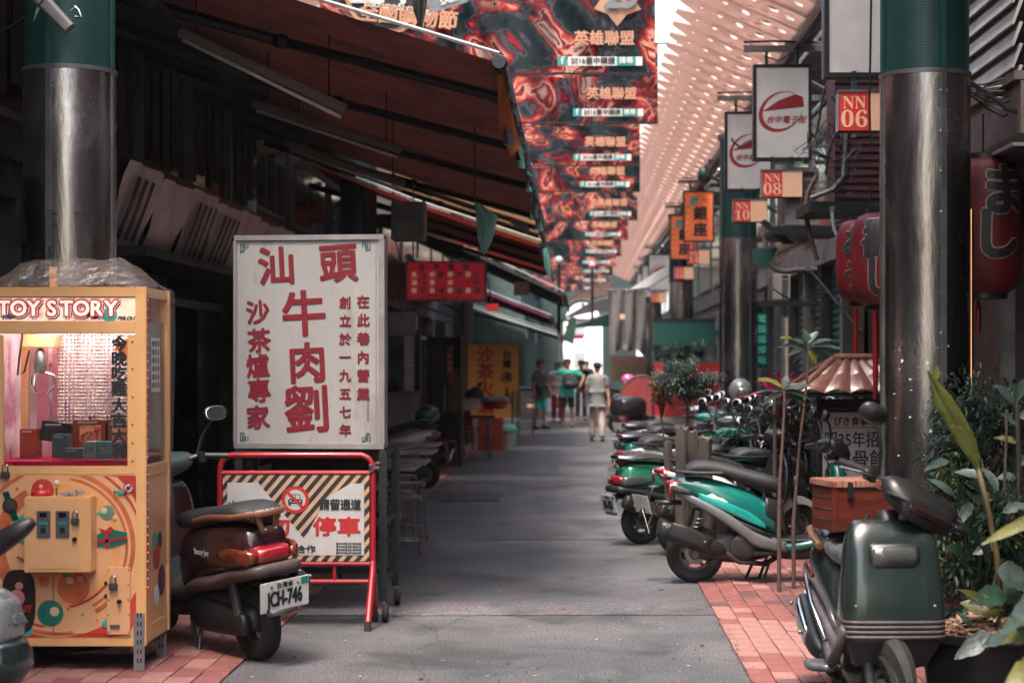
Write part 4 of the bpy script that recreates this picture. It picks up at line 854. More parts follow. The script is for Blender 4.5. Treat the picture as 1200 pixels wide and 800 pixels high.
        b(MB().loft([(-.86,0,.60,.09,.09,3.2),(-.80,0,.62,bw-.01,.14,3.2),(-.60,0,.62,bw+.005,.155,3),(-.35,0,.59,bw+.01,.16,3),(-.12,0,.52,bw,.18,3),(0,0,.46,.12,.15,3)]), 'tail_fairing', body)
        b(MB().loft([(-.95,0,.525,.11,.03,4),(-.90,0,.52,.155,.037,4),(-.7,0,.49,.178,.04,3.5),(-.45,0,.43,.18,.045,3.5),(-.25,0,.40,.18,.045,3.5),(-.05,0,.33,.17,.045,3.5),(.2,0,.30,.17,.035,3.5)]), 'side_trim', trim)
        tl = b(MB().loft([(-.925,0,.60,.07,.028,3),(-.895,0,.60,.105,.045,4),(-.80,0,.61,.115,.048,4)]), 'tail_light', K['taill'])
        for s in (-1, 1): b(MB().loft([(-.912,s*.115,.598,.022,.026,2.6),(-.86,s*.147,.598,.022,.044,3),(-.72,s*.165,.605,.010,.038,3),(-.60,s*.168,.60,.004,.012,2)]), 'turn_signal', sig or K['amber'])
        b(MB().loft([(-.86,0,.79,.09,.03,2.6),(-.74,0,.82,.135,.05,2.6),(-.5,0,.795,.15,.05,3),(-.25,0,.75,.15,.05,3.2),(-.05,0,.735,.13,.05,3),(.02,0,.71,.09,.04,2.6)]), 'seat', seat)
        rm = rail or K['copper']
        b(MB().tube([(-.36,.17,.765),(-.55,.18,.80),(-.78,.15,.81),(-.90,.07,.82),(-.92,0,.82),(-.90,-.07,.82),(-.78,-.15,.81),(-.55,-.18,.80),(-.36,-.17,.765)], .017, 10), 'grab_rail', rm, sm='edge')
        for s in (-1,1): b(MB().tube([(-.88,s*.06,.815),(-.885,s*.04,.735)], .016, 8), 'rail_bracket', rm, sm='edge')
        b(MB().box(-.90,-.883,-.05,.05,.715,.75), 'rail_plate', rm, sm=False, bevel=.006)
        for s in (-1,1): b(MB().sphere((-.905,s*.03,.732), .009, n=8), 'bolt', K['greym'])
        b(MB().loft([(-.70,0,.44,.06,.03,3),(-.90,0,.45,.075,.025,3),(-.95,0,.36,.08,.02,3)]), 'rear_mudguard', K['black'])
        px_, pz_, ang = -.965, .395, R(-12)
        b(MB().loft([(-.965,0,.305,.08,.016,4),(-.93,0,.30,.09,.02,4)]), 'lower_bracket', K['greym'])
    # licence plate
    pl = b(MB().box(-.004,0,-.13,.13,-.075,.075), 'licence_plate', K['platew'], sm=False, bevel=.002); pl.location = (px_-.012, 0, pz_); pl.rotation_euler = (0, ang, 0); pl.scale = (1.1,1.1,1.1)
    if plate:
        txt('lettering', plate, .105, K['inkb'], pl, (-.007,0,-.016), rot=(pi/2,0,-pi/2), bold=.0028, sx=.50, local=True); txt('lettering', '台灣省', .03, K['inkb'], pl, (-.007,0,.05), rot=(pi/2,0,-pi/2), local=True)
        b(MB().box(-.0065,-.004,-.125,-.088,.035,.07), 'green_sticker', K['pt'], pl, sm=False)
        for s in (-1,1): b(MB().sphere((-.006,s*.07,.05), .007, n=8), 'bolt', K['taill'], pl)
    # floor, front shield, steering
    b(MB().loft([(-.06,0,.335,.145,.022,4),(.1,0,.325,.15,.022,4),(.3,0,.33,.15,.024,4),(.38,0,.36,.14,.03,4)]), 'floorboard', trim if style != 'sport' else K['black'])
    if style == 'sport':
        b(MB().loft([((.02,0,.275),(0,.168,0),(.02,0,.04),3),((.18,0,.29),(0,.17,0),(.03,0,.05),3),((.30,0,.34),(0,.175,0),(.05,0,.06),3),((.40,0,.48),(0,.185,0),(.07,0,.035),3),((.43,0,.64),(0,.19,0),(.07,0,.02),3),((.44,0,.80),(0,.16,0),(.065,0,.015),3),((.43,0,.90),(0,.10,0),(.05,0,.015),2.6)], mode='v'), 'front_shield', shield)
        b(MB().loft([((.40,0,.42),(0,.13,0),(.05,0,0.02),3),((.47,0,.62),(0,.14,0),(.07,0,.02),3),((.46,0,.80),(0,.09,0),(.06,0,.02),2.6)], mode='v'), 'nose_panel', accent)
        b(MB().loft([((.36,0,.50),(0,.15,0),(.02,0,.012),3),((.375,0,.70),(0,.15,0),(.02,0,.012),3),((.39,0,.86),(0,.09,0),(.02,0,.012),3)], mode='v'), 'inner_panel', K['black'])
        b(MB().loft([((.30,0,1.03),(0,.06,0),(.0,0,.03),2.6),((.38,0,1.03),(0,.15,0),(.0,0,.065),2.8),((.46,0,1.01),(0,.145,0),(.0,0,.075),2.8),((.53,0,.97),(0,.08,0),(.0,0,.05),2.6)], mode='v'), 'handlebar_cowl', K['black'])
        b(MB().loft([((.49,0,.985),(0,.10,0),(0,0,.05),2.6),((.54,0,.965),(0,.06,0),(0,0,.03),2.4)], mode='v'), 'headlight', K['lens'])
        b(MB().tube([(.42,0,.92),(.42,0,1.0)], .05, 12), 'steering_neck', K['black'])
        hz, hx = 1.01, .37
    else:
        sw = .215 if style == 'box' else .19; hh_ = .065 if style == 'box' else 0
        b(MB().loft([((.22,0,.29),(0,sw-.05,0),(.03,0,.03),4),((.32,0,.35),(0,sw-.03,0),(.04,0,.03),4),((.37,0,.55),(0,sw-.02,0),(.03,0,.012),4),((.37,0,.80),(0,sw-.03,0),(.03,0,.012),4),((.36,0,.90),(0,sw-.07,0),(.02,0,.012),4)], mode='v'), 'leg_shield', K['black'] if style == 'box' else (inner or trim))
        b(MB().loft([((.45,0,.45+hh_),(0,sw,0),(.10,0,.0),5),((.445,0,.48+hh_),(0,sw+.008,0),(.115,0,.0),5),((.44,0,.62+hh_),(0,sw,0),(.105,0,.0),5),((.42,0,.80+hh_),(0,sw-.02,0),(.085,0,.0),5),((.40,0,.88+hh_),(0,sw-.05,0),(.06,0,.0),4),((.40,0,.895+hh_),(0,sw-.09,0),(.035,0,.0),4)], mode='v', n=28), 'front_shield', body)
        for k in range(4): b(MB().loft([((.45,0,.395+hh_+k*.021),(0,sw+.012-.001*k,0),(.118-.002*k,0,0),5),((.45,0,.411+hh_+k*.021),(0,sw+.014-.001*k,0),(.121-.002*k,0,0),5)], mode='v', n=28, sub=2), 'bumper_ridge', trim)
        b(MB().loft([((.42,0,.33),(0,sw-.06,0),(.07,0,0),4),((.45,0,.40+hh_),(0,sw+.008,0),(.112,0,0),5)], mode='v', n=28), 'lower_valance', K['black'] if style == 'box' else trim)
        b(MB().tube([(.39,0,.86),(.38,0,1.0)], .05, 12), 'steering_neck', K['black'])
        if style == 'box':
            b(MB().loft([((.48,.0,.815),(0,.112,0),(.0,0,.058),6),((.526,.0,.808),(0,.110,0),(.0,0,.056),6)], mode='v'), 'headlight_rim', K['black'])
            b(MB().loft([((.50,.0,.812),(0,.100,0),(.0,0,.047),6),((.533,.0,.807),(0,.096,0),(.0,0,.043),6)], mode='v'), 'headlight', K['lens'])
        b(MB().loft([((.26,0,1.01),(0,.10,0),(0,0,.03),3),((.34,0,1.02),(0,.19,0),(0,0,.05),3.2),((.42,0,1.0),(0,.20,0),(0,0,.07),3.2),((.50,0,.96),(0,.13,0),(0,0,.05),3)], mode='v'), 'handlebar_cowl', K['black'] if style == 'box' else (inner or body))
        if style == 'box':
            b(MB().loft([((.385,0,1.06),(0,.12,0),(.05,0,0),4),((.375,0,1.075),(0,.10,0),(.04,0,0),4)], mode='v'), 'handlebar_cowl_cap', K['blackm'])
            b(MB().loft([((.475,0,.985),(0,.13,0),(0,0,.022),4),((.505,0,.97),(0,.11,0),(0,0,.018),4)], mode='v'), 'turn_signal', M('smoked_lens', (.03,.01,.008), .15, bump=0, coat=.6))
            b(MB().box(.30,.50,-.197,.197,.985,.990), 'cowl_seam', K['greym'], sm=False)
            b(MB().box(.445,.449,-.20,.20,.59,.592), 'shield_seam', K['black'], sm=False)
            for s in (-1,1): b(MB().sphere((.545,s*.17,.60), .009, n=8), 'bolt', K['greym']); b(MB().tube([(.36,s*.08,.98),(.44,s*.16,.86),(.38,s*.19,.66)], .007, 6), 'brake_cable', K['black'])
            b(MB().tube([(.53,-.215,.50),(.36,-.225,.36),(.12,-.20,.30),(-.1,-.18,.33)], .026, 8), 'floor_edge', trim); b(MB().tube([(-.1,-.19,.36),(-.35,-.215,.50),(-.6,-.20,.60)], .012, 8), 'side_rail', K['chrome'])
            b(MB().loft([(-.30,-.20,.22,.06,.02,3),(.0,-.215,.25,.075,.022,3),(.15,-.20,.27,.04,.015,3)], ), 'foot_board_step', K['greym'])
        if style == 'none':
            for s in (-1,1): b(MB().loft([((.455,s*.135,.99),(0,.035,0),(0,0,.028),3),((.485,s*.12,.965),(0,.028,0),(0,0,.02),3)], mode='v'), 'turn_signal', M('dull_amber', (.03,.008,.006), .2))
        if style != 'box': b(MB().loft([((.47,0,.97),(0,.10,0),(0,0,.045),3),((.52,0,.95),(0,.06,0),(0,0,.03),3)], mode='v'), 'headlight', K['lens'])
        hz, hx = 1.02, .33
    for s in (-1, 1):
        h = b(MB().tube([(hx,s*.10,hz),(hx-.02,s*.20,hz+.015),(hx-.06,s*.27,hz+.01)], .014, 8), 'handlebar', K['greym'], sm='edge')
        b(MB().tube([(hx-.05,s*.24,hz+.012),(hx-.105,s*.36,hz-.005)], .019, 12), 'grip', K['black'], sm='edge')
        b(MB().tube([(hx-.02,s*.22,hz+.0),(hx+.0,s*.30,hz-.005),(hx-.04,s*.385,hz-.025)], .007, 6), 'brake_lever', K['greym'], sm='edge')
        b(MB().box(hx-.06,hx-.01,s*.225-.025,s*.225+.025,hz-.025,hz+.035), 'switch_box', K['black'], sm=False, bevel=.006)
        if mir[(s+1)//2]:
            q = V((hx-.06, s*.33, hz+.24)); b(MB().tube([(hx-.01,s*.21,hz+.02),(hx+.0,s*.25,hz+.11),(hx-.02,s*.30,hz+.19),q], .008, 8), 'mirror_stem', K['blackm'], sm='edge')
            u = V((-.2,1*s*.0+.98,0)).normalized(); bk = V((1,0,0))
            o = b(MB().loft([(q+V((-.012,0,.01)), V((0,.072,0)), V((.012,0,.045)), 2.6),(q+V((.01,0,.01)), V((0,.068,0)), V((.01,0,.042)), 2.6),(q+V((.035,0,.01)), V((0,.03,0)), V((.005,0,.02)), 2.4)], mode='v'), 'mirror', mirm or K['black'])
            b(MB().loft([(q+V((-.0135,0,.01)), V((0,.062,0)), V((.010,0,.037)), 2.6),(q+V((-.0125,0,.01)), V((0,.064,0)), V((.010,0,.039)), 2.6)], mode='v', sub=1), 'mirror_glass', K['mirror'], o, sm=False)
    # front fender and fork
    m = MB(); rs = []
    for k in range(11):
        a = R(12)+k/10*R(150 if not old else 140); c = V((fx+(r+.028)*cos(a), 0, r+(r+.028)*sin(a))); nrm = V((cos(a),0,sin(a)))
        wv = (.075 if style != 'box' else .05)*(.55+.45*sin(pi*k/10)); rs.append([c+V((0,wv,0))-nrm*.05, c+V((0,wv*.8,0))+nrm*.006, c+nrm*.022, c-V((0,wv*.8,0))+nrm*.006, c-V((0,wv,0))-nrm*.05, c-V((0,wv*.7,0))-nrm*.012, c+nrm*.006, c+V((0,wv*.7,0))-nrm*.012])
    b(m.rings(rs), 'front_fender', body if style != 'box' else K['rubber'], sm='edge')
    for s in (-1, 1): b(MB().tube([(fx,s*.075,r),(fx-.06,s*.078,.42),(.47,s*.06,.58)], .02, 10), 'fork_leg', K['engine'], sm='edge')
    st = b(MB().tube([(-.16,.10,.17),(-.22,.17,.01)], .011, 8), 'kickstand', K['blackm'], sm='edge')
    for s in (-1, 1): b(MB().tube([(-.06,s*.11,.2),(-.12,s*.13,.02),(-.2,s*.13,.012)], .012, 8), 'centre_stand', K['blackm'], sm='edge')
    b(MB().box(-.20,-.06,-.24,-.13,.225,.25), 'foot_peg', K['blackm'], sm=False, bevel=.006)
    b(MB().tube([(.36,.05,.95),(.42,.1,.85),(.40,.1,.6)], .006, 6), 'brake_cable', K['black'], sm='edge')
    if decal:
        for s in (-1,): MB().add([(-.56,s*.1415,.655),(-.50,s*.150,.68),(-.46,s*.155,.655),(-.42,s*.159,.645),(-.38,s*.1615,.615),(-.45,s*.158,.625),(-.50,s*.154,.635)], [(0,1,2,3,4,5,6)]).build('decal', K['white'], t, local=True)
    if case:
        b(MB().loft([((-1.02,0,1.02),(0,.14,0),(0,0,.09),4),((-.98,0,1.02),(0,.19,0),(0,0,.13),4),((-.75,0,1.03),(0,.215,0),(0,0,.155),4),((-.58,0,1.02),(0,.17,0),(0,0,.12),4),((-.55,0,1.0),(0,.1,0),(0,0,.06),4)], mode='v'), 'top_case', K['black'])
        b(MB().box(-1.0,-.57,-.205,.205,.995,1.005), 'case_seam', K['greym'], sm=False)
    if steer:                                        # turn the bars, mirrors and front wheel together
        Mx = Matrix.Translation((.42,.10,.93)) @ Euler((steer[1],0,0)).to_matrix().to_4x4() @ Euler((0,0,steer[0])).to_matrix().to_4x4() @ Matrix.Translation((-.42,0,-.9))
        Mw = Matrix.Translation((.6,0,0)) @ Euler((0,0,steer[0]*.6)).to_matrix().to_4x4() @ Matrix.Translation((-.6,0,0))
        for o in t.children:
            nm = o.name.split('.')[0]
            if (nm == 'turn_signal' and o.matrix_local.translation.length < .01 and min(v.co.z for v in o.data.vertices) > .9) or nm in ('handlebar_cowl','handlebar_cowl_cap','cowl_seam','handlebar','grip','brake_lever','switch_box','mirror','mirror_stem'): o.matrix_local = Mx @ o.matrix_local
            elif nm in ('front_fender','fork_leg') or o is fw: o.matrix_local = Mw @ o.matrix_local
    return t
K['copper'] = M('coppery_rail', (.24,.10,.06), .35, .6, wear=(.06,.03,.02), wt=.6)
PK = 'scooters parked along the right side of the lane'
maroon = paint('maroon_paint', (.03,.008,.011), wear=(.02,.005,.006)); dgreen = paint('dark_green_paint', (.012,.020,.019), .2, wear=(.04,.048,.046)); teal = paint('teal_gloss', (.004,.12,.105)); silver = paint('silver_paint', (.38,.40,.40), .3)
gtrim = M('grey_trim', (.13,.13,.135), .38, .3, var=.15); btrim = M('brown_trim', (.05,.032,.03), .5, var=.4, wear=(.09,.07,.065), wt=.6); wpaint = paint('white_gloss', (.62,.64,.63)); green = paint('green_gloss', (.02,.15,.10)); dteal = paint('deep_teal_gloss', (.005,.05,.045)); blackp = paint('black_gloss', (.012,.014,.015))
def gx(px, py):                     # ground point under a photo pixel
    D = 1.72*F/(py-VY); return V((X_(px, D), D, 0))
# maroon scooter with the plate, left
dr = V((-.81,1.05,0)).normalized(); rwp = V((X_(301,10.35),10.35,0)); c = rwp+dr*.62
sj = scooter('maroon scooter with licence plate JCH-746 parked between claw machine and barrier', (c.x,c.y,0), math.atan2(dr.y,dr.x), maroon, btrim, style='old', plate='JCH-746', mir=(1,1), lean=R(-7), mirm=K['black'], sc=1.07, inner=M('teal_grey_plastic', (.045,.075,.07), .35, var=.2))
txt('lettering', 'EJ-STORM', .05, K['pale'], sj, (-.862,0,.815), rot=(pi/2-.5,0,-pi/2), bold=.002, local=True)
txt('lettering', 'Sunny Joy', .045, K['pale'], sj, (-.42,.178,.60), rot=(pi/2,0.0,pi), bold=.001, local=True)
# silver scooter cut by the left edge of the frame
se_ = scooter('silver scooter whose tail and black backrest enter at the left edge', (X_(16,7.7)-.90, 7.75, 0), R(172), M('worn_silver', (.36,.38,.38), .25, .7, bump=.15, bs=12, var=.3, wear=(.10,.12,.12), wt=.6), paint('worn_silver', (.2,.22,.22)), style='sport', mir=(0,0))
MB().loft([((-.62,0,.80),(0,.09,0),(.06,0,0),3),((-.80,0,.90),(0,.07,0),(.04,0,.03),3),((-.96,0,1.0),(0,.05,0),(.03,0,.025),3),((-1.02,0,1.04),(0,.02,0),(.015,0,.015),2)], mode='v').build('backrest', K['black'], se_, True, local=True)
for o in list(se_.children):
    if o.name.split('.')[0] in ('licence_plate','rear_mudguard','mudguard_arm','tail_light','tail_strip'): bpy.data.objects.remove(o)
MB().loft([((-.78,0,.76),(0,.08,0),(.04,0,0),3),((-.86,0,.70),(0,.12,0),(.06,0,0),3),((-.88,0,.58),(0,.14,0),(.07,0,0),3),((-.87,0,.52),(0,.135,0),(.065,0,0),3)], mode='v').build('rear_cowl', MATS['worn_silver'], se_, True, local=True)
MB().loft([((-.88,0,.53),(0,.13,0),(.08,0,0),3),((-.90,0,.42),(0,.14,0),(.09,0,0),3),((-.84,0,.28),(0,.10,0),(.05,0,0),3)], mode='v').build('lower_cowl', dgreen, se_, True, local=True)
MB().loft([((-.93,-.02,.64),(0,.05,0),(.02,0,0),3),((-.955,-.02,.60),(0,.05,0),(.02,0,0),3)], mode='v').build('lamp', K['lens'], se_, True, local=True)
MB().sphere((-.93,.06,.60), .018, n=10).build('bolt', K['chrome'], se_, True, local=True)
# right row, near to far
sr0 = scooter('dark green boxy scooter facing the viewer with a wooden box behind its seat', (1.40, 8.55, 0), R(-88), dgreen, M('worn_purple_trim', (.075,.06,.065), .5, var=.35, wear=(.13,.11,.11), wt=.58), style='box', group=PK, mir=(1,0), sc=1.04, steer=(R(22),R(-26)), seat=M('shiny_wrap', (.10,.105,.11), .18, .3, bump=1, bs=14, var=.5))
p1 = gx(817,682); scooter('teal and grey scooter seen side-on, rear wheel on the asphalt edge', (p1.x+.62, p1.y, 0), R(0), teal, gtrim, paint('teal_light_gloss', (.008,.26,.225)), group=PK, decal=True, mirm=K['black'], sc=1.03)
def row(px, py, rz, lab, body, trim, acc=None, **k):
    q = gx(px, py); d = V((cos(rz), sin(rz), 0)); return scooter(lab, (q.x+d.x*.62, q.y+d.y*.62, 0), rz, body, trim, acc, group=PK, **k)
row(795, 649, R(26), 'white scooter with red tail lamp, directly behind the side-on teal one', wpaint, wpaint, wpaint, mirm=K['chrome'], sig=wpaint, shield=blackp)
row(752, 637, R(28), 'green scooter with chrome side bars and red tail lamp, third in the row', green, K['black'], green, style='old', plate='N6-058', sig=K['lens'], rail=K['chrome'])
row(782, 602, R(36), 'white and teal scooter, fourth in the row behind the green one', wpaint, wpaint, teal, style='old', mirm=K['chrome'])
row(768, 585, R(36), 'pale scooter with teal stripe, fifth in the row', paint('pale_teal_gloss', (.35,.5,.47)), K['black'], teal)
row(832, 632, R(30), 'black scooter with flat seat tucked between the bark posts and the teal one', blackp, K['black'], dteal, mir=(1,1), mirm=K['pale'])
row(868, 640, R(24), 'black scooter with red pinstripe, its shield just above the teal seat', blackp, K['black'], K['taill'], mirm=wpaint)
row(747, 556, R(35), 'dark scooter with a black top case at the far end of the row', blackp, gtrim, silver, case=True, plate='M3-721')
row(826, 575, R(38), 'dark teal scooter behind the bark posts', dteal, K['black'], dteal, mirm=K['pale'])
row(858, 592, R(36), 'dark scooter with raised handlebars in front of the red leaved plant', blackp, gtrim, dteal)
row(742, 528, R(38), 'grey scooter half hidden behind the top case one', silver, K['black'], silver, mir=(0,1))
for i, (px, py, rz, lab) in enumerate(((722,506,150,'far dark scooter beside the grey shirted walker'),(735,500,160,'far dark scooter left of the red round board'),(712,492,150,'farthest scooter in the row on the right'))):
    row(px, py, R(rz)*0+R(15), lab, blackp if i != 1 else silver, K['black'])
for i, (px_, py_, rz_, cl, ac, lab) in enumerate(((812,612,10,wpaint,wpaint,'white scooter squeezed in beside the bark posts'),(858,606,5,dteal,silver,'deep teal scooter with silver shield, right of the bark posts'),(886,600,2,blackp,blackp,'black scooter nearest the menu stand, half behind the thin saplings'),
  (806,584,8,silver,teal,'silver scooter with teal panel behind the bark posts'),(848,560,6,blackp,silver,'black and silver scooter in front of the round shrub'),(815,548,9,wpaint,blackp,'white scooter under the grey green round shrub'),(790,538,12,dteal,dteal,'deep teal scooter before the red panel fence'),(895,572,0,green,blackp,'green scooter deep under the red leaved plant'))):
    row(px_-10, py_, R(rz_+30), lab, cl, K['black'] if i % 2 else gtrim, ac, mirm=(K['chrome'], K['pale'], wpaint)[i % 3], decal=(i % 2 == 0))
for i, (px_, py_, st_y, cl, lab) in enumerate(((758,612,'sport',wpaint,'white sharp tailed scooter just beyond the green one'),(750,590,'old',teal,'teal scooter in the row beyond the white sharp tailed one'),(762,572,'sport',wpaint,'white scooter before the round red board, low in the row'),(752,566,'old',silver,'silver scooter beside the top case one'))):
    row(px_, py_, R(30), lab, cl, K['black'] if i % 2 else wpaint, cl, style=st_y, mirm=wpaint, sig=cl, shield=blackp, rail=K['chrome'])
# left: silver white scooter with helmet on its seat
q = gx(497, 573); s2 = scooter('white and silver scooter with a green helmet on its seat, left side of the lane', (q.x-.62, q.y+.0, 0), R(178), paint('silver_white_gloss', (.78,.80,.80)), gtrim, wpaint, mir=(1,0))
hp = V((q.x+.05, q.y-.02, 1.0)); t = thing('helmet', 'dark green helmet resting on the seat of the silver white scooter', 'helmet', (hp.x, hp.y, hp.z-.13))
MB().sphere(hp, .145, (1.08,.9,.92), n=24).build('shell', paint('helmet_green', (.01,.10,.075)), t, True); MB().loft([((hp.x-.13,hp.y-.05,hp.z-.01),(0,.05,0),(0,0,.06),3),((hp.x-.165,hp.y,hp.z-.03),(0,.06,0),(0,0,.06),3)], mode='v').build('visor', K['lens'], t, True)
MB().box(hp.x-.1,hp.x+.1,hp.y-.136,hp.y-.128,hp.z-.075,hp.z-.06).build('trim_line', K['pale'], t)
p = gx(868,522); hp = P(868,458,21); t = thing('helmet', 'grey and white helmet hung among the scooters below the second column', 'helmet', (hp.x, hp.y, hp.z-.13)); MB().sphere(hp, .15, (.95,.95,1.02), n=24).build('shell', paint('helmet_grey', (.12,.13,.13)), t, True); MB().loft([((hp.x+.02,hp.y-.125,hp.z-.02),(.08,0,0),(0,0,.07),3),((hp.x+.03,hp.y-.15,hp.z-.03),(.06,0,0),(0,0,.05),3)], mode='v').build('visor', K['lens'], t, True)
# wooden box standing on the rear of the front-facing scooter
D = 8.8; t = thing('wooden_box', 'varnished wooden box with hinged lid on the back of the dark green scooter', 'box', (X_(1012,D), D+.1, Z_(627,D)))
K['varn'] = M('varnished_wood', (.095,.018,.011), .3, var=.5, vs=2.5, stretch=(1,1,9), coat=.4, wear=(.22,.10,.06), wt=.62, ws=7); K['varnL'] = M('worn_lid_wood', (.34,.17,.12), .35, var=.3, vs=3, stretch=(9,1,1), coat=.3, wear=(.20,.06,.035), wt=.48, ws=10)
bx0, bx1, bz0, bz1 = X_(984,D), X_(1062,D), Z_(622,D), Z_(571,D)
a = R(20); cc = V((X_(1002,D), D+.12, (bz0+bz1)/2))
def wb(nm, mt, x0, x1, y0, y1, z0, z1, par=t, bev=.004):
    o = MB().box(x0,x1,y0,y1,z0,z1).build(nm, mt, par, local=True, bevel=bev); o.location = V((cc.x,cc.y,0))-t.location*1; o.location.z = -t.location.z; o.rotation_euler = (0,0,R(14)); return o
wb('body', K['varn'], -.15, .15, -.15, .15, bz0, bz1); wb('lid', K['varnL'], -.16, .16, -.16, .16, bz1+.002, bz1+.035)
for s in (-1,1): wb('corner_post', K['varn'], s*.15-.012, s*.15+.012, -.160, -.14, bz0, bz1-.002, bev=.002)
wb('latch', K['blackm'], -.085, -.06, -.168, -.15, bz1-.05, bz1+.03, bev=.002)
for k in range(3): wb('plank_line', K['wood'], -.1525, -.149, -.14, .14, bz0+.05+k*.055, bz0+.054+k*.055, bev=0)

# ---------------------------------------------------------------- claw machine
Dm = 9.85; ML, MR = X_(-16,Dm), X_(163,Dm); dp = .6
K['mo'] = M('machine_orange', (.70,.38,.16), .38, bump=.03, var=.06, coat=.2); K['mo2'] = M('machine_orange_light', (.70,.37,.18), .4, bump=.02, var=.06)
t = thing('claw_machine', 'orange claw crane machine full of prizes under a clear plastic cover', 'claw machine', ((ML+MR)/2, Dm+dp/2, 0))
CM = t; c0 = V((MR, Dm)); Zt, Zb = Z_(336,Dm), Z_(757,Dm); fy = Dm
def B(nm, mt, x0, x1, y0, y1, z0, z1, par=t, bev=0, **k): return box(nm, mt, par, x0, x1, y0, y1, z0, z1, bevel=bev, **k)
px = lambda p: X_(p, Dm); pz = lambda p: Z_(p, Dm)
MR2 = px(171)
for x in (ML, MR2-.06):
    for y in (fy, fy+dp-.05): B('corner_post', K['mo'], x, x+.06, y, y+.05, Zb, Zt, bev=.006)
B('top_rail', K['mo'], ML+.06, MR2-.06, fy+.001, fy+.05, pz(348), Zt-.001, bev=.004); B('marquee_sill', K['mo'], ML+.06, MR2-.06, fy+.002, fy+.05, pz(391), pz(376.5), bev=.004)
B('window_rail', K['mo'], ML+.06, MR2-.06, fy+.004, fy+.04, pz(556), pz(546), bev=.003)
B('side_rail', K['mo'], MR2-.05, MR2-.008, fy+.05, fy+dp-.05, pz(348), Zt-.002, bev=.003); B('side_rail', K['mo'], MR2-.05, MR2-.008, fy+.05, fy+dp-.05, pz(560), pz(546), bev=.003); B('side_rail', K['mo'], MR2-.05, MR2-.008, fy+.05, fy+dp-.05, Zb, pz(735), bev=.003)
B('roof', K['mo'], ML+.01, MR2-.01, fy+.05, fy+dp, Zt-.02, Zt-.005)
B('window_stile', K['mo'], px(149), px(160), fy+.006, fy+.03, pz(546), pz(392), bev=.002); B('window_stile', K['mo'], ML+.06, ML+.09, fy+.006, fy+.03, pz(546), pz(392), bev=.002)
# marquee
mqm = M('marquee_face', (.85,.55,.42), .4, bump=0, var=.25, vs=2.2, wear=(.62,.05,.04), wt=.55, ws=1.7, emit=.22)
B('marquee', mqm, ML+.06, px(160), fy+.012, fy+.03, pz(376), pz(349))
red_e = M('title_red', (.50,.008,.02), .4, bump=0, emit=.06); wt_e = M('title_white', (.75,.62,.53), .4, bump=0, emit=.22)
tc = (px(76), fy+.008, pz(351.5)-.055)
[txt('lettering', ch, .115, mt_, t, (px(4+i*17.4+(4 if i > 2 else 0))+o_,fy+y_,pz(362)-o_), bold=b_, sx=1.0) for i, ch in enumerate('TOY STORY'.replace(' ','')) for b_, mt_, y_, o_ in ((.0205,K['inkb'],.0115,.003),(.0165,wt_e,.0095,0),(.0135,red_e,.0065,0),(.0035,wt_e,.003,0))]
txt('lettering', 'PEILOU', .028, K['inkb'], t, (px(147),fy+.008,pz(373)), bold=.0015, shear=.3)
def candy(x, z, s, mt, rot=0, y=None):
    y = fy-.004 if y is None else y; m = MB(); m.sphere((0,0,0), .5*s, (1.1,.12,.75), n=16)
    for k in (-1,1): m.add([(k*.45*s,0,0),(k*.95*s,-.01,.38*s),(k*.8*s,-.02,0),(k*.98*s,-.01,-.34*s)], [(0,1,2,3)])
    o = m.build('candy', mt, t, True, local=True); o.location = V((x,y,z))-origin(t); o.rotation_euler = (0,rot,0)
def disc(x, z, r, mt, y, nm='printed_ball', a=1): return MB().lathe([(.0005,-.002),(r*.7,-.0018),(r,0)], (x,y,z), 'y', 28, cap=False).build(nm, mt, t, True)
cyan = M('candy_cyan', (.06,.32,.32), .3, bump=0); 
candy(px(12), pz(371), .04, M('candy_violet', (.12,.08,.2), .3)); disc(px(128), pz(369), .042, K['tealL'], fy+.009); candy(px(110), pz(371), .038, K['inkb'], .3, fy+.008)
# window glass, cabinet inside
B('window_glass', K['glass'], ML+.09, px(149), fy+.016, fy+.02, pz(546), pz(392)); B('side_glass', K['glass'], MR2-.028, MR2-.024, fy+.05, fy+dp-.05, pz(546), pz(376))
back = M('cabinet_back', (.62,.46,.52), .35, bump=.3, var=.45, vs=2.5, wear=(.40,.14,.26), wt=.52, ws=3); B('back_wall', back, ML+.02, MR2-.02, fy+dp-.03, fy+dp-.01, pz(560), Zt-.03)
B('left_wall', back, ML+.005, ML+.02, fy+.05, fy+dp-.05, pz(560), Zt-.03)
B('cabinet_ceiling', K['mo2'], ML+.02, MR2-.06, fy+.05, fy+dp-.03, pz(380), pz(378))
B('light_strip', M('cabinet_lamp', (1,.92,.9), .5, bump=0, emit=15), ML+.15, MR2-.15, fy+.09, fy+.13, pz(383), pz(380.5))
B('light_strip', MATS['cabinet_lamp'], ML+.15, MR2-.15, fy+.5, fy+.54, pz(383), pz(380.5))
B('prize_floor', M('magenta_felt', (.55,.01,.07), .9, bump=.4), ML+.02, MR2-.05, fy+.04, fy+dp-.03, pz(560), pz(541))
beadm = M('foil_beads', (.60,.48,.45), .25, .3, bump=.5, bs=40, var=.4); rnd = random.Random(4)
for i in range(30):
    x = px(44)+i*(px(150)-px(44))/29; m = MB(); z = pz(392); yy = fy+dp-.2-.03*sin(i*.9)
    while z > pz(512)-.0+rnd.uniform(-.02,.04): m.sphere((x+rnd.uniform(-.002,.002), yy, z), .0095, (1,.5,1), n=5); z -= .02
    m.build('bead_string', beadm, t, True)
for x0, x1 in ((8,22),(27,42)): B('claw_curtain', M('pink_sheet', (.62,.25,.32), .4, transl=.3), px(x0), px(x1), fy+dp-.05, fy+dp-.045, pz(512), pz(400))
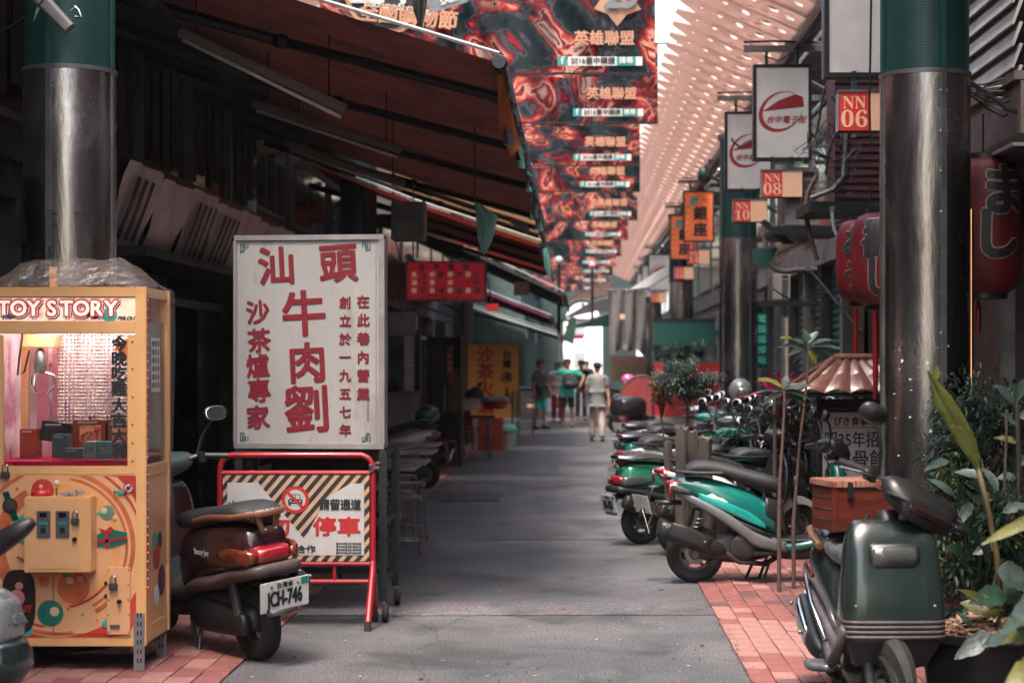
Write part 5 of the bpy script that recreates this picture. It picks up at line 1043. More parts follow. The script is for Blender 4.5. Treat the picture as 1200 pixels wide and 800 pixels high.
# claw
B('claw_carriage', K['mo2'], px(8), px(48), fy+.25, fy+.42, pz(407), pz(391), bev=.006); cxw = px(28)
tube('claw_cable', K['black'], t, [(px(12),fy+.22,pz(390)),(px(8),fy+.22,pz(420)),(px(6),fy+.22,pz(440)),(px(14),fy+.22,pz(436)),(px(20),fy+.22,pz(410))], .006)
cl = MB().lathe([(.001,pz(438)),(.03,pz(438)),(.036,pz(428)),(.028,pz(412)),(.012,pz(408)),(.01,pz(398))], (cxw,fy+.3,0), 'z', 16).build('claw_head', K['greym'], t, 'edge')
for k in range(3):
    a = k*2*pi/3+.4; q = lambda r_, z: (cxw+r_*cos(a), fy+.3+r_*sin(a), z)
    tube('claw_finger', K['chrome'], cl, [q(.02,pz(436)), q(.075,pz(440)), q(.085,pz(452)), q(.04,pz(462))], .006)
# prizes
for (x0,x1,y0,y1,dy,c_,lab) in ((26,62,497,521,.34,(.02,.012,.012),0),(67,110,494,538,.30,(.20,.035,.02),1),(106,150,496,530,.30,(.16,.03,.02),1),(76,108,489,497,.45,(.05,.08,.12),0),(52,71,510,538,.14,(.10,.16,.19),0),(93,109,518,537,.06,(.36,.42,.42),2),(109,126,518,538,.06,(.10,.34,.36),2),(126,140,518,538,.06,(.38,.36,.36),2),(69,93,526,538,.08,(.14,.20,.22),0),(3,24,505,540,.3,(.25,.04,.02),0)):
    pt = thing('prize_box', {0:'boxed prize',1:'red figurine prize box',2:'small toy box'}[lab]+' inside the claw machine, '+('at its left wall' if x0 < 20 else 'left of centre, dark and tilted' if x0 < 30 else 'lowest on the left' if x0 < 60 else 'with a big orange picture' if x0 == 67 else 'flat grey one in front' if x0 == 69 else 'flat one lying on top' if x0 == 76 else 'pale, first of three small ones' if x0 == 93 else 'with a red picture, by the vertical lettering' if x0 == 106 else 'cyan, middle of three small ones' if x0 == 109 else 'pale, last of three small ones'), 'prize box', (px((x0+x1)/2), fy+dy, pz(541)))
    o = box('carton', M('carton_%d' % x0, c_, .3, bump=0, var=.3, vs=8), pt, px(x0), px(x1), fy+dy, fy+dy+.1, pz(y1), pz(y0), bevel=.003, rot=(0, .12, 0) if x0 == 26 else None)
    w_ = x1-x0
    if lab: box('picture', M('picture_%d' % x0, (.55,.22,.14) if lab == 1 else (.5,.35,.3), .3, bump=0, var=.6, vs=14, wear=(.25,.03,.02), wt=.5, ws=16), pt, px(x0+w_*.2), px(x1-w_*.2), fy+dy-.003, fy+dy-.001, pz(y1-5), pz(y0+6))
    box('label_strip', K['pale'], pt, px(x0+w_*.15), px(x1-w_*.3), fy+dy-.003, fy+dy-.001, pz(y0+4), pz(y0+2))
m = MB(); m.add([(px(134)+rnd.uniform(-.03,.05)+.02*cos(k*.8), fy+.013, pz(398+k*3.0)+rnd.uniform(-.01,.01)) for k in range(9)]+[(px(150), fy+.013, pz(420)),(px(150), fy+.013, pz(396))], [tuple(range(11))]); m.build('flame_print', M('flame_orange', (.62,.14,.04), .4), t)
for i, ch in enumerate('今晚吃雞'): txt('lettering', ch, .088, K['inkb'], t, (px(139), fy+.010, pz(404+i*17.5)), bold=.004)
for i, ch in enumerate('大吉大利'): txt('lettering', ch, .085, K['inkb'], t, (px(139), fy+.010, pz(476+i*18)), bold=.004)
# lower cabinet
B('lower_panel', K['mo2'], ML+.06, MR2-.06, fy+.006, fy+.05, pz(747), pz(556)); B('kick_rail', K['mo'], ML+.06, MR2-.06, fy+.001, fy+.05, Zb, pz(747.2), bev=.003)
B('side_panel', K['mo2'], MR2-.03, MR2-.012, fy+.05, fy+dp-.05, pz(735), pz(560)); B('rear_panel', K['mo'], ML, MR2-.03, fy+dp-.01, fy+dp, Zb, pz(560)); B('bottom_panel', K['blackm'], ML, MR2, fy+.05, fy+dp, Zb, Zb+.01)
swr = M('swirl_red', (.55,.13,.05), .4, bump=0, var=.35); swo = M('swirl_orange', (.72,.33,.12), .4, bump=0, var=.1); gradr = M('panel_red', (.50,.045,.03), .4, bump=0, var=.3)
def ring(cx_, cz_, r0, r1, a0, a1, mt, y, nm='printed_swirl'):
    A = []; Bq = []
    for k in range(33):
        a = R(a0)+k/32*R(a1-a0); A.append(V((max(ML+.062, cx_+r0*cos(a)), y, min(pz(557), max(pz(746.5), cz_+r0*sin(a)))))); Bq.append(V((max(ML+.062, min(px(160), cx_+r1*cos(a))), y, min(pz(557), max(pz(746.5), cz_+r1*sin(a))))))
    return MB().rings([A,Bq], cap=False, close=False).build(nm, mt, t)
cz0 = pz(640); cx0 = px(68)
for r0, r1, mt, y in ((.0,.62,gradr,.0045),(.0,.50,K['mo2'],.004),(.40,.425,swr,.003),(.37,.385,swr,.0032),(.0,.345,swo,.0028),(.0,.30,K['mo2'],.002)): ring(cx0, cz0, r0, r1, -85 if r0 == 0 else -60, 275 if r0 == 0 else 80, mt, fy+y)
ring(cx0, cz0, .29, .36, 120, 215, swr, fy+.0015); 
for q_, (a0_, a1_, r_) in enumerate(((200,260,.44),(215,280,.47),(20,70,.46),(95,150,.43),(280,330,.33),(100,170,.30))): ring(cx0, cz0, r_, r_+.012+.006*(q_ % 2), a0_, a1_, swr if q_ % 2 else gradr, fy+.0012)
for q_ in range(14): disc(px(20+((q_*37) % 128)), pz(572+((q_*53) % 165)), .008+.006*(q_ % 3), (swr, K['tealL'], swo, gradr)[q_ % 4], fy+.0005)
disc(px(50), pz(574), .062, gradr, fy+.0); disc(px(32), pz(620), .085, K['tealL'], fy+.0); disc(px(125.5), pz(600.5), .041, M('ball_green', (.10,.22,.15), .3, bump=0), fy+.0); disc(px(59), pz(718), .072, M('ball_teal_dark', (.02,.16,.13), .3, bump=0), fy+.0); disc(px(86), pz(688), .09, swr, fy+.001); disc(px(52), pz(681), .03, swr, fy+.001); disc(px(31), pz(738), .034, K['tealL'], fy+.0); disc(px(125), pz(730), .024, K['tealL'], fy+.0)
for x, y_, r_ in ((122,598,.018),(64,716,.026),(48,570,.012),(82,680,.02)): disc(px(x), pz(y_), r_, M('ball_shine', (.62,.45,.28), .3, bump=0), fy-.0025, 'ball_highlight_print')
candy(px(141), pz(577), .038, M('candy_teal', (.03,.28,.24), .3), .1); candy(px(26), pz(655), .03, gradr, .5)
disc(px(150.5), pz(571.5), .028, K['white'], fy-.001, 'round_sticker'); MB().lathe([(.022,0),(.028,0)], (px(150.5),fy-.004,pz(571.5)), 'y', 24, cap=False).build('sticker_ring', K['inkr2'], t); MB().box(px(150.5)-.004,px(150.5)+.004,fy-.007,fy-.005,pz(571.5)-.024,pz(571.5)+.024,rot=(0,.8,0)).build('sticker_bar', K['inkr2'], t); disc(px(150.5), pz(571.5), .012, K['inkb'], fy-.004, 'sticker_symbol')
# gift and watch prints in low relief
g = MB().prism([(px(114),pz(640)),(px(114),pz(626)),(px(130),pz(619)),(px(149),pz(624)),(px(149),pz(634)),(px(132),pz(641))], fy-.003, fy+.0); g.build('gift_print', M('gift_green', (.01,.13,.10), .4), t)
for a_ in (((122,624),(126,622),(128,641),(124,642)),((114,633),(149,628),(149,631),(114,637))): MB().prism([(px(x),pz(y_)) for x, y_ in a_], fy-.005, fy-.003).build('gift_ribbon', K['inkr2'], t)
MB().prism([(px(121),pz(626)),(px(116),pz(618)),(px(124),pz(621)),(px(130),pz(616)),(px(134),pz(621)),(px(127),pz(626))], fy-.006, fy-.004).build('gift_bow', K['inkr2'], t)
MB().prism([(px(3),pz(577)),(px(10),pz(575)),(px(22),pz(608)),(px(15),pz(610))], fy-.004, fy-.001).build('watch_strap', dteal, t); disc(px(12), pz(592), .042, K['inkb'], fy-.005, 'watch_case'); disc(px(12), pz(592), .032, btrim, fy-.008, 'watch_dial')
# coin box
cb = B('coin_box', K['mo'], px(36), px(113), fy-.12, fy+.004, pz(668), pz(580), bev=.006); B('coin_door', K['mo2'], px(41), px(101), fy-.123, fy-.1195, pz(663), pz(587), par=cb, bev=.001)
for x in (59, 81):
    a_ = B('coin_slot', K['greym'], px(x-8), px(x+8), fy-.13, fy-.1225, pz(627), pz(596), par=cb, bev=.003)
    for nm, mt, q in (('slot_window', K['glassdark'], (x-4,x+4,603,598)),('slot_label', K['pt'], (x-5,x+5,612,609)),('return_slot', K['black'], (x-3,x+3,622,615))): B(nm, mt, px(q[0]), px(q[1]), fy-.134, fy-.1302, pz(q[2]), pz(q[3]), par=cb)
def padlock(x, z, y, par, s=1):
    MB().box(px(x)-.022*s, px(x)+.022*s, y-.022, y-.004, z-.035*s, z).build('padlock', M('lock_steel', (.12,.11,.11), .35, .7), par, bevel=.004); tube('padlock_shackle', K['chrome'], par, [(px(x)-.013*s,y-.012,z),(px(x)-.013*s,y-.012,z+.028*s),(px(x),y-.012,z+.038*s),(px(x)+.013*s,y-.012,z+.028*s),(px(x)+.013*s,y-.012,z)], .005, 8)
padlock(96, pz(604), fy-.123, cb)
for x, z, y in ((95,629,fy-.124),(141,704,fy-.022)): MB().lathe([(.001,-.012),(.012,-.012),(.014,0)], (px(x),y,pz(z)), 'y', 12).build('key_lock', K['blackm'], t, 'edge')
MB().tube([(px(70),fy-.06,pz(580)),(px(70),fy-.06,pz(570))], .006, 8).build('joystick', K['chrome'], t, 'edge'); MB().sphere((px(70),fy-.06,pz(565)), .017).build('joystick_knob', M('ivory', (.6,.45,.35), .3), t, True)
MB().lathe([(.001,.03),(.05,.03),(.06,0)], (px(50),fy-.02,pz(580)), 'z', 20).build('start_button', M('button_red', (.5,.02,.03), .25), t, True)
g = MB()
for k in range(5): g.box(px(76+k*4), px(86+k*4), fy-.09, fy-.05, pz(579)+k*.002, pz(577)+k*.003+.006, rot=(0,.2*(-1)**k,.2*k))
g.build('folded_papers', K['pale'], t)
padlock(7, pz(552), fy, t, 1.1)
# prize chute door and service door
o = MB().loft([((px(22),fy+.004,pz(704)),(.093,0,0),(0,0,.175),3),((px(22),fy-.006,pz(704)),(.093,0,0),(0,0,.175),3)], mode='v', sub=1, n=32).build('chute_door', M('smoky_plastic', (.03,.02,.02), .12, bump=0), t, 'edge')
disc(px(20), pz(700), .045, M('chute_pink', (.45,.16,.17), .4), fy-.008); disc(px(23), pz(686), .022, M('chute_pink', (.45,.16,.17), .4), fy-.0085); disc(px(8), pz(700), .03, K['tealL'], fy-.0075); txt('lettering', 'OUT', .05, K['inkr2'], t, (px(27), fy-.012, pz(713)), bold=.004)
for a_ in ((62.5,62.9,669,742),): B('door_gap', K['wood'], px(62), px(62.8), fy-.001, fy+.0005, pz(742), pz(670))
B('door_gap', K['wood'], px(62.8), px(126), fy-.001, fy+.0005, pz(742.5), pz(742))
sd_ = B('service_door', K['mo2'], px(126), px(153), fy-.012, fy+.002, pz(743), pz(664), bev=.003)
for x in (128,151):
    for y_ in (667,684,702,720,740): MB().sphere((px(x),fy-.013,pz(y_)), .0045, (1,.5,1), n=6).build('rivet', K['greym'], sd_)
padlock(134, pz(682), fy-.014, sd_, 1.1); B('door_hasp', K['greym'], px(130), px(141), fy-.02, fy-.012, pz(735), pz(731), par=sd_)
for y_ in (683,698): disc(px(124.5), pz(y_), .012, K['inkb'], fy-.001, 'hole')
for y_ in (400,432,465,497,519,540): MB().sphere((px(155),fy+.004,pz(y_)), .006, (1,.5,1), n=6).build('rivet', K['chrome'], t)
g = MB(); rnd = random.Random(1)
for k in range(34): g.sphere((MR2+.002, fy+.028, pz(352+k*10.2)), .006, n=6)
g.build('led_string', M('led_dots', (.45,.25,.35), .2, emit=.08), t); B('led_channel', gradr, MR2-.0005, MR2+.0008, fy+.018, fy+.038, pz(700), pz(345))
stx = MR2-.022
MB().quad((stx,fy+.22,pz(460)),(stx,fy+.42,pz(460)),(stx,fy+.42,pz(395)),(stx,fy+.22,pz(395))).build('side_sticker', K['white'], t)
for k in range(6):
    for j, mt in ((0,K['inkb']),(1,K['pt']),(2,K['inkr2'])): MB().quad((stx+.002,fy+.24+j*.06,pz(455-k*10)),(stx+.002,fy+.28+j*.06,pz(455-k*10)),(stx+.002,fy+.28+j*.06,pz(449-k*10)),(stx+.002,fy+.24+j*.06,pz(449-k*10))).build('sticker_text', mt, t)
for y_, z_, r_, mt in ((.30,655,.09,gradr),(.26,640,.06,K['tealL']),(.42,690,.09,M('side_violet', (.12,.04,.08), .4)),(.38,640,.05,K['inkb']),(.3,705,.06,K['white'])): MB().lathe([(.0005,.003),(r_,0)], (MR2-.011,fy+y_,pz(z_)), 'x', 20, cap=False).build('side_print', mt, t, True)
# feet
for x, y in ((px(157),fy-.006),(MR2-.062,fy+dp-.1)):
    g = MB().box(x, x+.058, y, y+.012, .016, pz(718)).box(x, x+.012, y+.012, y+.06, .016, pz(718)); o = g.build('perforated_foot', M('galvanised', (.30,.29,.30), .4, .7), t)
    for k in range(6): MB().box(x+.018, x+.026, y-.002, y, .06+k*.05, .085+k*.05).box(x+.036, x+.044, y-.002, y, .06+k*.05, .085+k*.05).build('slot', K['black'], t)
for x in (px(147), ML+.12):
    tube('castor_bracket', K['greym'], t, [(x,fy+.12,Zb),(x+.03,fy+.12,.10)], .02); MB().lathe([(.01,-.015),(.04,-.015),(.045,0),(.04,.015),(.01,.015)], (x+.03,fy+.12,.06), 'x', 16).build('castor', K['rubber'], t, 'edge')
# plastic cover: tent over the top and a flap down the right side
tp = thing('plastic_cover', 'crumpled clear plastic cover draped over the top and right side of the claw machine', 'plastic cover', ((ML+MR2)/2, Dm+dp/2, Zt))
zt2 = Z_(307, Dm+.35); x0, x1 = ML-.005, MR2+.003; ya, yb = fy-.02, fy+dp+.02; xi0, xi1 = X_(12,Dm+.3), X_(146,Dm+.3)
n = 18; rnd = random.Random(9)
def nzv(v, s=.012): return v+noise.noise_vector(v*7)*s*2
g = []
for j in range(9):
    v = j/8; row_ = []
    for i in range(n+1):
        u = i/n; edge = min(min(u, 1-u)*4.5, min(v*3.0, (1-v)*3)); k = max(0, min(1, edge)); row_.append(nzv(V((x0+(x1-x0)*u, ya+(yb-ya)*v, Zt+.004+(zt2-Zt)*k))))
    g.append(row_)
MB().rings(g, cap=False, close=False).build('top_sheet', K['film'], tp, True)
g = []
for j in range(10):
    z = Zt-(Zt-.55)*j/9 + .0; g.append([nzv(V((x1+.006+.008*sin(j*.9), ya+.03+(yb-ya)*i/8, z)), .004) for i in range(9)])
MB().rings(g, cap=False, close=False).build('side_sheet', K['film'], tp, True)
for x in (X_(58,Dm+.3),): MB().box(x, x+.035, fy+.3, fy+.34, Zt, zt2-.03).build('roof_strut', K['mo2'], t)
# ---------------------------------------------------------------- red lanterns
K['lant'] = M('lantern_paper', (.12,.004,.009), .55, bump=.15, var=.35, transl=.15)
def lantern(px, py, D, r, h, chars, label, size, dx=0):
    c = P(px, py, D); t = thing('paper_lantern', label, 'lantern', (c.x, D, c.z-h/2), group='red paper lanterns')
    pr = []; n = 26
    for k in range(n+1):
        u = k/n; e = (1-abs(2*u-1)**3.4)**.5; pr.append((r*(.62+.38*e)*(1+.012*(k % 2)), c.z-h/2+h*u))
    MB().lathe([(.001,pr[0][1])]+pr+[(.001,pr[-1][1])], (c.x,D,0), 'z', 48).build('shade', K['lant'], t, 'edge')
    for z0, z1 in ((c.z-h/2-.035, c.z-h/2+.01), (c.z+h/2-.01, c.z+h/2+.035)): MB().cyl((c.x,D), r*.62, z0, z1, 32).build('rim_band', K['black'], t, 'edge')
    tube('hook', K['blackm'], t, [(c.x,D,c.z+h/2+.03),(c.x,D,c.z+h/2+.3)], .008, 6)
    for i, (ch, dz, ang) in enumerate(chars):
        for bold, mt, off in ((size*.075, K['pinkline'], .002), (size*.045, K['inkb'], .007)):
            o = txt('lettering', ch, size, mt, t, (c.x, D, c.z+dz), bold=bold, ext=.001)
            me = o.data.copy(); o.data = me; o.rotation_euler = (0,0,0); bm = bmesh.new(); bm.from_mesh(me)
            for axis in (0, 1):
                for q in range(-6, 7): bmesh.ops.bisect_plane(bm, geom=bm.verts[:]+bm.edges[:]+bm.faces[:], plane_co=[(q*.04,0,0),(0,q*.04,0)][axis], plane_no=[(1,0,0),(0,1,0)][axis])
            bm.to_mesh(me); bm.free()
            for v in me.vertices:
                a = v.co.x/r+dx+ang; z = v.co.y; u = (dz+z)/h+.5; rr = r*(.62+.38*(max(0, 1-abs(2*u-1)**3.4))**.5)*1.015+off
                dd = v.co.z; v.co = V(((rr+dd)*sin(a), -(rr+dd)*cos(a), z))
    return t
K['pinkline'] = M('pale_outline', (.32,.2,.19), .5, bump=0)
lantern(1020, 306, 13.6, .26, .62, [('お',.13,-.35),('う',-.14,-.35)], 'red paper lantern behind its twin, left of the right column', .24, -.25)
lantern(1043, 304, 12.9, .28, .66, [('壽',.12,-.40),('し',-.15,-.40)], 'red paper lantern half hidden by the right column', .30, .0)
lantern(1152, 266, 11.6, .25, .86, [('ま',.2,.35),('し',-.08,.15)], 'tall red paper lantern in the dark bay right of the column', .34, .0)
for px in (1146, 1026):
    D = 11.8 if px > 1100 else 13.4; a = P(px, 350, D); t = thing('tassel', 'red tassel hanging below the '+('tall lantern at right' if px > 1100 else 'pair of lanterns left of the column'), 'tassel', a)
    MB().loft([((a.x,D,a.z-.22 if px > 1100 else a.z-.75),(.018,0,0),(0,.018,0),2),((a.x,D,a.z-.1),(.022,0,0),(0,.022,0),2),((a.x,D,a.z+.02),(.008,0,0),(0,.008,0),2)], mode='v').build('fringe', K['red'], t, True); MB().sphere((a.x,D,a.z+.03), .02).build('bead', K['gold'], t, True)
D = 10.95
t = thing('neon_edge', 'thin glowing amber vertical edge light right of the steel column', 'light strip', P(1138, 465, D)); a, b_ = P(1137.5,245,D+.3), P(1137.5,466,D+.3)
tube('tube', M('amber_glow', (.6,.28,.12), .4, bump=0, emit=.5), t, [a, b_], .006, 6); tube('channel', K['blackm'], t, [a+V((.014,.02,0)), b_+V((.014,.02,0))], .012, 6)

# ---------------------------------------------------------------- right bay: louvres, fascia, panels
t = thing('metal_louvres', 'grey sloping metal louvres high on the wall right of the column', 'louvres', (3.0, 12, 4))
K['louv'] = M('louvre_grey', (.42,.39,.39), .45, .3, var=.2, wear=(.17,.14,.14), wt=.6)
lx = 2.72
for i in range(12):
    z = Z_(188, 11.6)+i*.135; MB().add([(lx,11.2,z),(lx+.05,11.2,z+.15),(lx+.05,16,z+.15),(lx,16,z),(lx+.012,11.2,z-.006),(lx+.07,11.2,z+.145),(lx+.07,16,z+.145),(lx+.012,16,z-.006)], [(0,1,2,3),(4,7,6,5),(0,3,7,4),(1,5,6,2),(0,4,5,1),(3,2,6,7)]).build('slat', K['louv'], t)
box('edge_post', K['alu'], t, lx-.02, lx+.16, 16.0, 16.08, Z_(190,11.6), 6.2); box('backing', K['dark'], t, lx+.145, lx+.3, 11.2, 16, Z_(192,11.6), 6.2)
t = thing('signboard_fascia', 'brownish fascia boards under the metal louvres at the right edge', 'fascia', (3.0, 12, 3))
K['fasc'] = M('brown_fascia', (.15,.11,.10), .6, var=.25, wear=(.08,.06,.055), wt=.56)
z0 = Z_(168,11.6)
box('board', K['fasc'], t, lx-.02, lx+.1, 10.9, 16.5, z0-.02, z0+.30); box('ledge', K['fasc'], t, lx-.06, lx+.1, 10.9, 16.5, z0+.305, z0+.36); box('ledge', K['blackm'], t, lx-.04, lx+.12, 10.9, 16.5, z0-.075, z0-.022); box('ledge', K['alu'], t, lx-.07, lx+.1, 10.9, 16.5, z0-.10, z0-.078)
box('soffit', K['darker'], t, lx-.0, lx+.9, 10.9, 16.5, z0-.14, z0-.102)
rnd = random.Random(8)
t = thing('cable_bundle', 'sagging bundle of grey cables above the lantern at the right edge', 'cables', (2.6, 11.4, 3.4))
for i in range(7):
    a, b_ = P(1132+i, 100+i*2, 11.2), P(1215, 86+i*5, 11.2); m_ = a.lerp(b_, .5)+V((0,rnd.uniform(-.03,.03),-.02*i+.0)); tube('cable', K['greym'] if i % 2 else K['blackm'], t, [a, a.lerp(m_,.5)+V((0,0,-.015)), m_, b_], .006, 5)
tube('cable', K['black'], t, [P(1137,97,11.0), P(1160,112,11), P(1180,128,11), P(1215,136,11)], .016, 8)
t = thing('wall_panel', 'dark brown textured wall panel behind the plants at the right edge', 'wall', (3.2, 13, 0)); box('panel', M('brown_stone_panel', (.06,.04,.035), .7, bump=.5, bs=20, var=.4), t, 2.95, 3.05, 12.2, 16.8, 0, 2.6); box('post', K['greym'], t, 2.88, 2.96, 12.1, 12.2, 0, 2.7); box('post', K['greym'], t, 2.66, 2.70, 12.6, 12.65, 0, 2.5)
box('side_wall', K['fasc'], t, 2.94, 3.64, 12.21, 12.3, 0, 2.6)

# ---------------------------------------------------------------- right upper storey clutter
t = thing('balcony_box', 'maroon ribbed steel balcony enclosure above the lanterns', 'balcony', (2.7, 16.5, 4)); D = 15.2
K['mar'] = M('maroon_steel', (.07,.02,.028), .5, .2, var=.25)
xa, xb_ = X_(962,D), X_(1062,D); zb2, zt2_ = Z_(243,D), Z_(108,D)
box('floor', K['blackm'], t, xa-.1, 3.6, D, D+.9, zb2-.03, zb2+.05); box('body', K['mar'], t, xa+.12, 3.6, D+.02, D+.5, zb2+.055, zt2_+.6)
for i in range(22): box('rib', K['mar'], t, xa+.12, 3.5, D-.01, D+.018, zb2+.08+i*.065, zb2+.115+i*.065)
tube('curved_post', K['greym'], t, [P(991,110,D-.05), P(991,170,D-.05), P(988,208,D-.05), P(976,222,D-.05), P(950,232,D-.05)], .022, 8)
t = thing('wire_tangle', 'tangle of loose wires bunched beside the maroon balcony', 'wires', P(970,180,14.9)); rnd = random.Random(12)
for i in range(26):
    p = P(975+rnd.uniform(-16,16), 190+rnd.uniform(-40,40), 14.8); pts = [p]
    for k in range(6): p = p+V((rnd.uniform(-.12,.12), rnd.uniform(-.06,.06), rnd.uniform(-.12,.12))); pts.append(p)
    tube('wire', rnd.choice([K['blackm'], K['black'], K['black']]), t, pts, .0035, 5)
def hang(pts, D, r, mt, label):
    t = thing('hanging_cable', label, 'cable', P(*pts[0], D)); q = [P(*a, D) for a in pts]; out = []
    for i in range(len(q)-1):
        a, b, c, d = q[max(i-1,0)], q[i], q[i+1], q[min(i+2,len(q)-1)]
        for j in range(5):
            u = j/5; out.append(.5*((2*b)+(c-a)*u+(2*a-5*b+4*c-d)*u*u+(3*b-a-3*c+d)*u**3))
    out.append(q[-1]); MB().tube(out, r, 8).build('cable', mt, t, True); MB().box(q[0].x-.02,q[0].x+.02,D-.02,D+.02,q[0].z-.01,q[0].z+.03).build('clip', K['greym'], t)
hang([(1021,-5),(1020,60),(1019,120),(1020,160),(1023,182)], 12.3, .008, K['blackm'], 'thin black cable with frayed end hanging down the blank light box')
hang([(976,84),(965,110),(960,140),(955,160),(948,152)], 16, .012, K['black'], 'loose black loop beside the emblem light box')
hang([(957,206),(946,230),(946,260),(953,290),(958,305)], 16, .022, M('brown_hose', (.12,.07,.06), .6), 'brown hose hanging down the tiled wall')
hang([(975,246),(978,270),(990,290)], 15, .016, K['pale'], 'pale bent pipe under the maroon balcony')
hang([(895,262),(898,292),(905,312),(918,318),(940,316),(958,316)], 20, .03, K['fasc'], 'brown drain pipe bending along the tiled wall')
hang([(905,338),(930,352),(952,346),(975,340)], 19, .01, K['black'], 'slack black cable above the air conditioner shelf')
hang([(948,316),(965,335),(985,360),(1012,392)], 17, .012, K['greym'], 'grey cable slanting down behind the lanterns')
hang([(1000,160),(985,150),(972,176),(968,205)], 15.0, .01, K['black'], 'black wire arching over the wire tangle')
hang([(858,165),(868,172),(880,168),(895,180)], 22, .012, K['black'], 'short black cable in front of the rear emblem box')
def aircon(px0, py0, px1, py1, D, label):
    a, b_ = P(px0,py0,D), P(px1,py1,D); t = thing('air_conditioner', label, 'air conditioner', ((a.x+b_.x)/2, D+.2, b_.z)); K.setdefault('acw', M('yellowed_enamel', (.30,.27,.25), .5, var=.15, wear=(.17,.13,.12), wt=.58))
    box('case', K['acw'], t, a.x, b_.x, D, D+.75, b_.z, a.z, bevel=.015); w = b_.x-a.x; h = a.z-b_.z
    for k in range(7): box('louvre', K['greym'], t, a.x+w*.5, b_.x-.03, D-.014, D-.002, b_.z+h*(.12+k*.1), b_.z+h*(.17+k*.1))
    box('grille_opening', K['black'], t, a.x+w*.52, b_.x-.03, D-.006, D-.001, a.z-h*.17, a.z-h*.08)
    box('shelf', K['blackm'], t, a.x-.1, b_.x+.9, D-.05, D+.8, b_.z-.06, b_.z-.004); box('side_louvre', K['greym'], t, a.x-.008, a.x-.002, D+.1, D+.6, b_.z+.05, a.z-.05)
aircon(906,320,926,352,25,'small window air conditioner on a shelf beside the tiled wall')
aircon(920,196,960,265,18.6,'big grey air conditioner housing behind the number 08 box')
aircon(893,262,907,276,29,'distant small air conditioner box by the second column')
t = thing('steel_bracket', 'dark steel shelf bracket with teal gusset under the air conditioner housing', 'bracket', P(915,280,18)); D = 18.4
box('beam', K['blackm'], t, X_(905,D), X_(985,D), D, D+.8, Z_(274,D), Z_(268,D)); MB().prism([(X_(893,D),Z_(284,D)),(X_(925,D),Z_(283,D)),(X_(912,D),Z_(308,D)),(X_(893,D),Z_(300,D))], D+1, D+1.03).build('gusset', K['teal'], t)
MB().prism([(X_(894,D),Z_(258,D)),(X_(922,D),Z_(284,D)),(X_(936,D),Z_(284,D)),(X_(900,D),Z_(254,D))], D+.3, D+.33).build('brace', K['blackm'], t)
# frames of beams under the canopy behind the boxes
t = thing('canopy_scaffold', 'dark teal steel beams running between the columns behind the light boxes', 'frame', (2.5, 20, 4.5))
for y in (14, 18.9, 22.7, 30, 34.9): box('cross_beam', K['greym'], t, 2.2, 3.6, y, y+.08, 5.0, 5.08)
for x in (2.05, 2.9): box('long_beam', K['blackm'], t, x+.2, x+.26, 11.5, 39, 4.94, 4.99)
for y in (15, 19.6, 23.5, 31, 36): tube('diagonal', K['greym'], t, [(2.3,y,4.9),(3.5,y+.3,4.3)], .03, 6)
t = thing('shop_door', 'beige metal door with a small letter slot, beyond the second column', 'door', (X_(935,29), 29, 0)); D = 29
box('leaf', M('beige_door', (.33,.29,.26), .5, var=.15), t, X_(920,D), X_(952,D), D, D+.05, .02, Z_(372,D)); box('letter_slot', K['black'], t, X_(931,D), X_(944,D), D-.01, D-.001, Z_(424,D), Z_(418,D)); box('hinge', K['greym'], t, X_(925,D), X_(927,D), D-.02, D-.001, Z_(392,D), Z_(388,D))
box('frame', K['greym'], t, X_(916,D), X_(920,D)-.002, D-.01, D+.06, 0, Z_(370,D)); box('frame', K['greym'], t, X_(952,D)+.002, X_(956,D), D-.01, D+.06, 0, Z_(370,D)); box('meter', K['greym'], t, X_(940,D), X_(950,D), D-.1, D-.012, Z_(392,D), Z_(372,D), bevel=.01)
t = thing('shop_banner', 'narrow dark teal vertical sign with pale characters behind the second column', 'sign', (X_(895,27), 27, 1.4)); D = 27; box('board', dteal, t, X_(886,D), X_(900,D), D, D+.04, Z_(432,D), Z_(366,D))
for i, ch in enumerate('電腦維修站'): txt('lettering', ch, .13, K['tealL'], t, (X_(893,D), D-.01, Z_(374+i*12,D)), bold=.004)
# back walls of the open bays on the right, with posts and roller doors
t = thing('roller_door_row', 'dark row of roller doors and posts behind the parked scooters', 'shop front', (3.4, 20, 0))
for i in range(9): box('post', K['greym'] if i % 2 else K['blackm'], t, 3.35, 3.5, 17.2+i*1.85, 17.32+i*1.85, .0, 3.0)
for i in range(8): shutter(t, 3.52, 17.35+i*1.85, 19.0+i*1.85, .02, 2.85, K['shut'] if i % 3 else K['shutT'], -1)
box('lintel', K['wallR'], t, 3.3, 3.5, 17, 34, 3.02, 3.3)
for i in range(4): box('side_board', K['wood'] if i % 2 else K['dark'], t, X_(985+i*12,17.3)-.02, X_(985+i*12,17.3)+.12, 17.0, 17.06, 0, 2.3)
tube('red_pipe', K['red'], t, [P(1003,352,16.8), P(1002,450,16.8)], .022, 8)

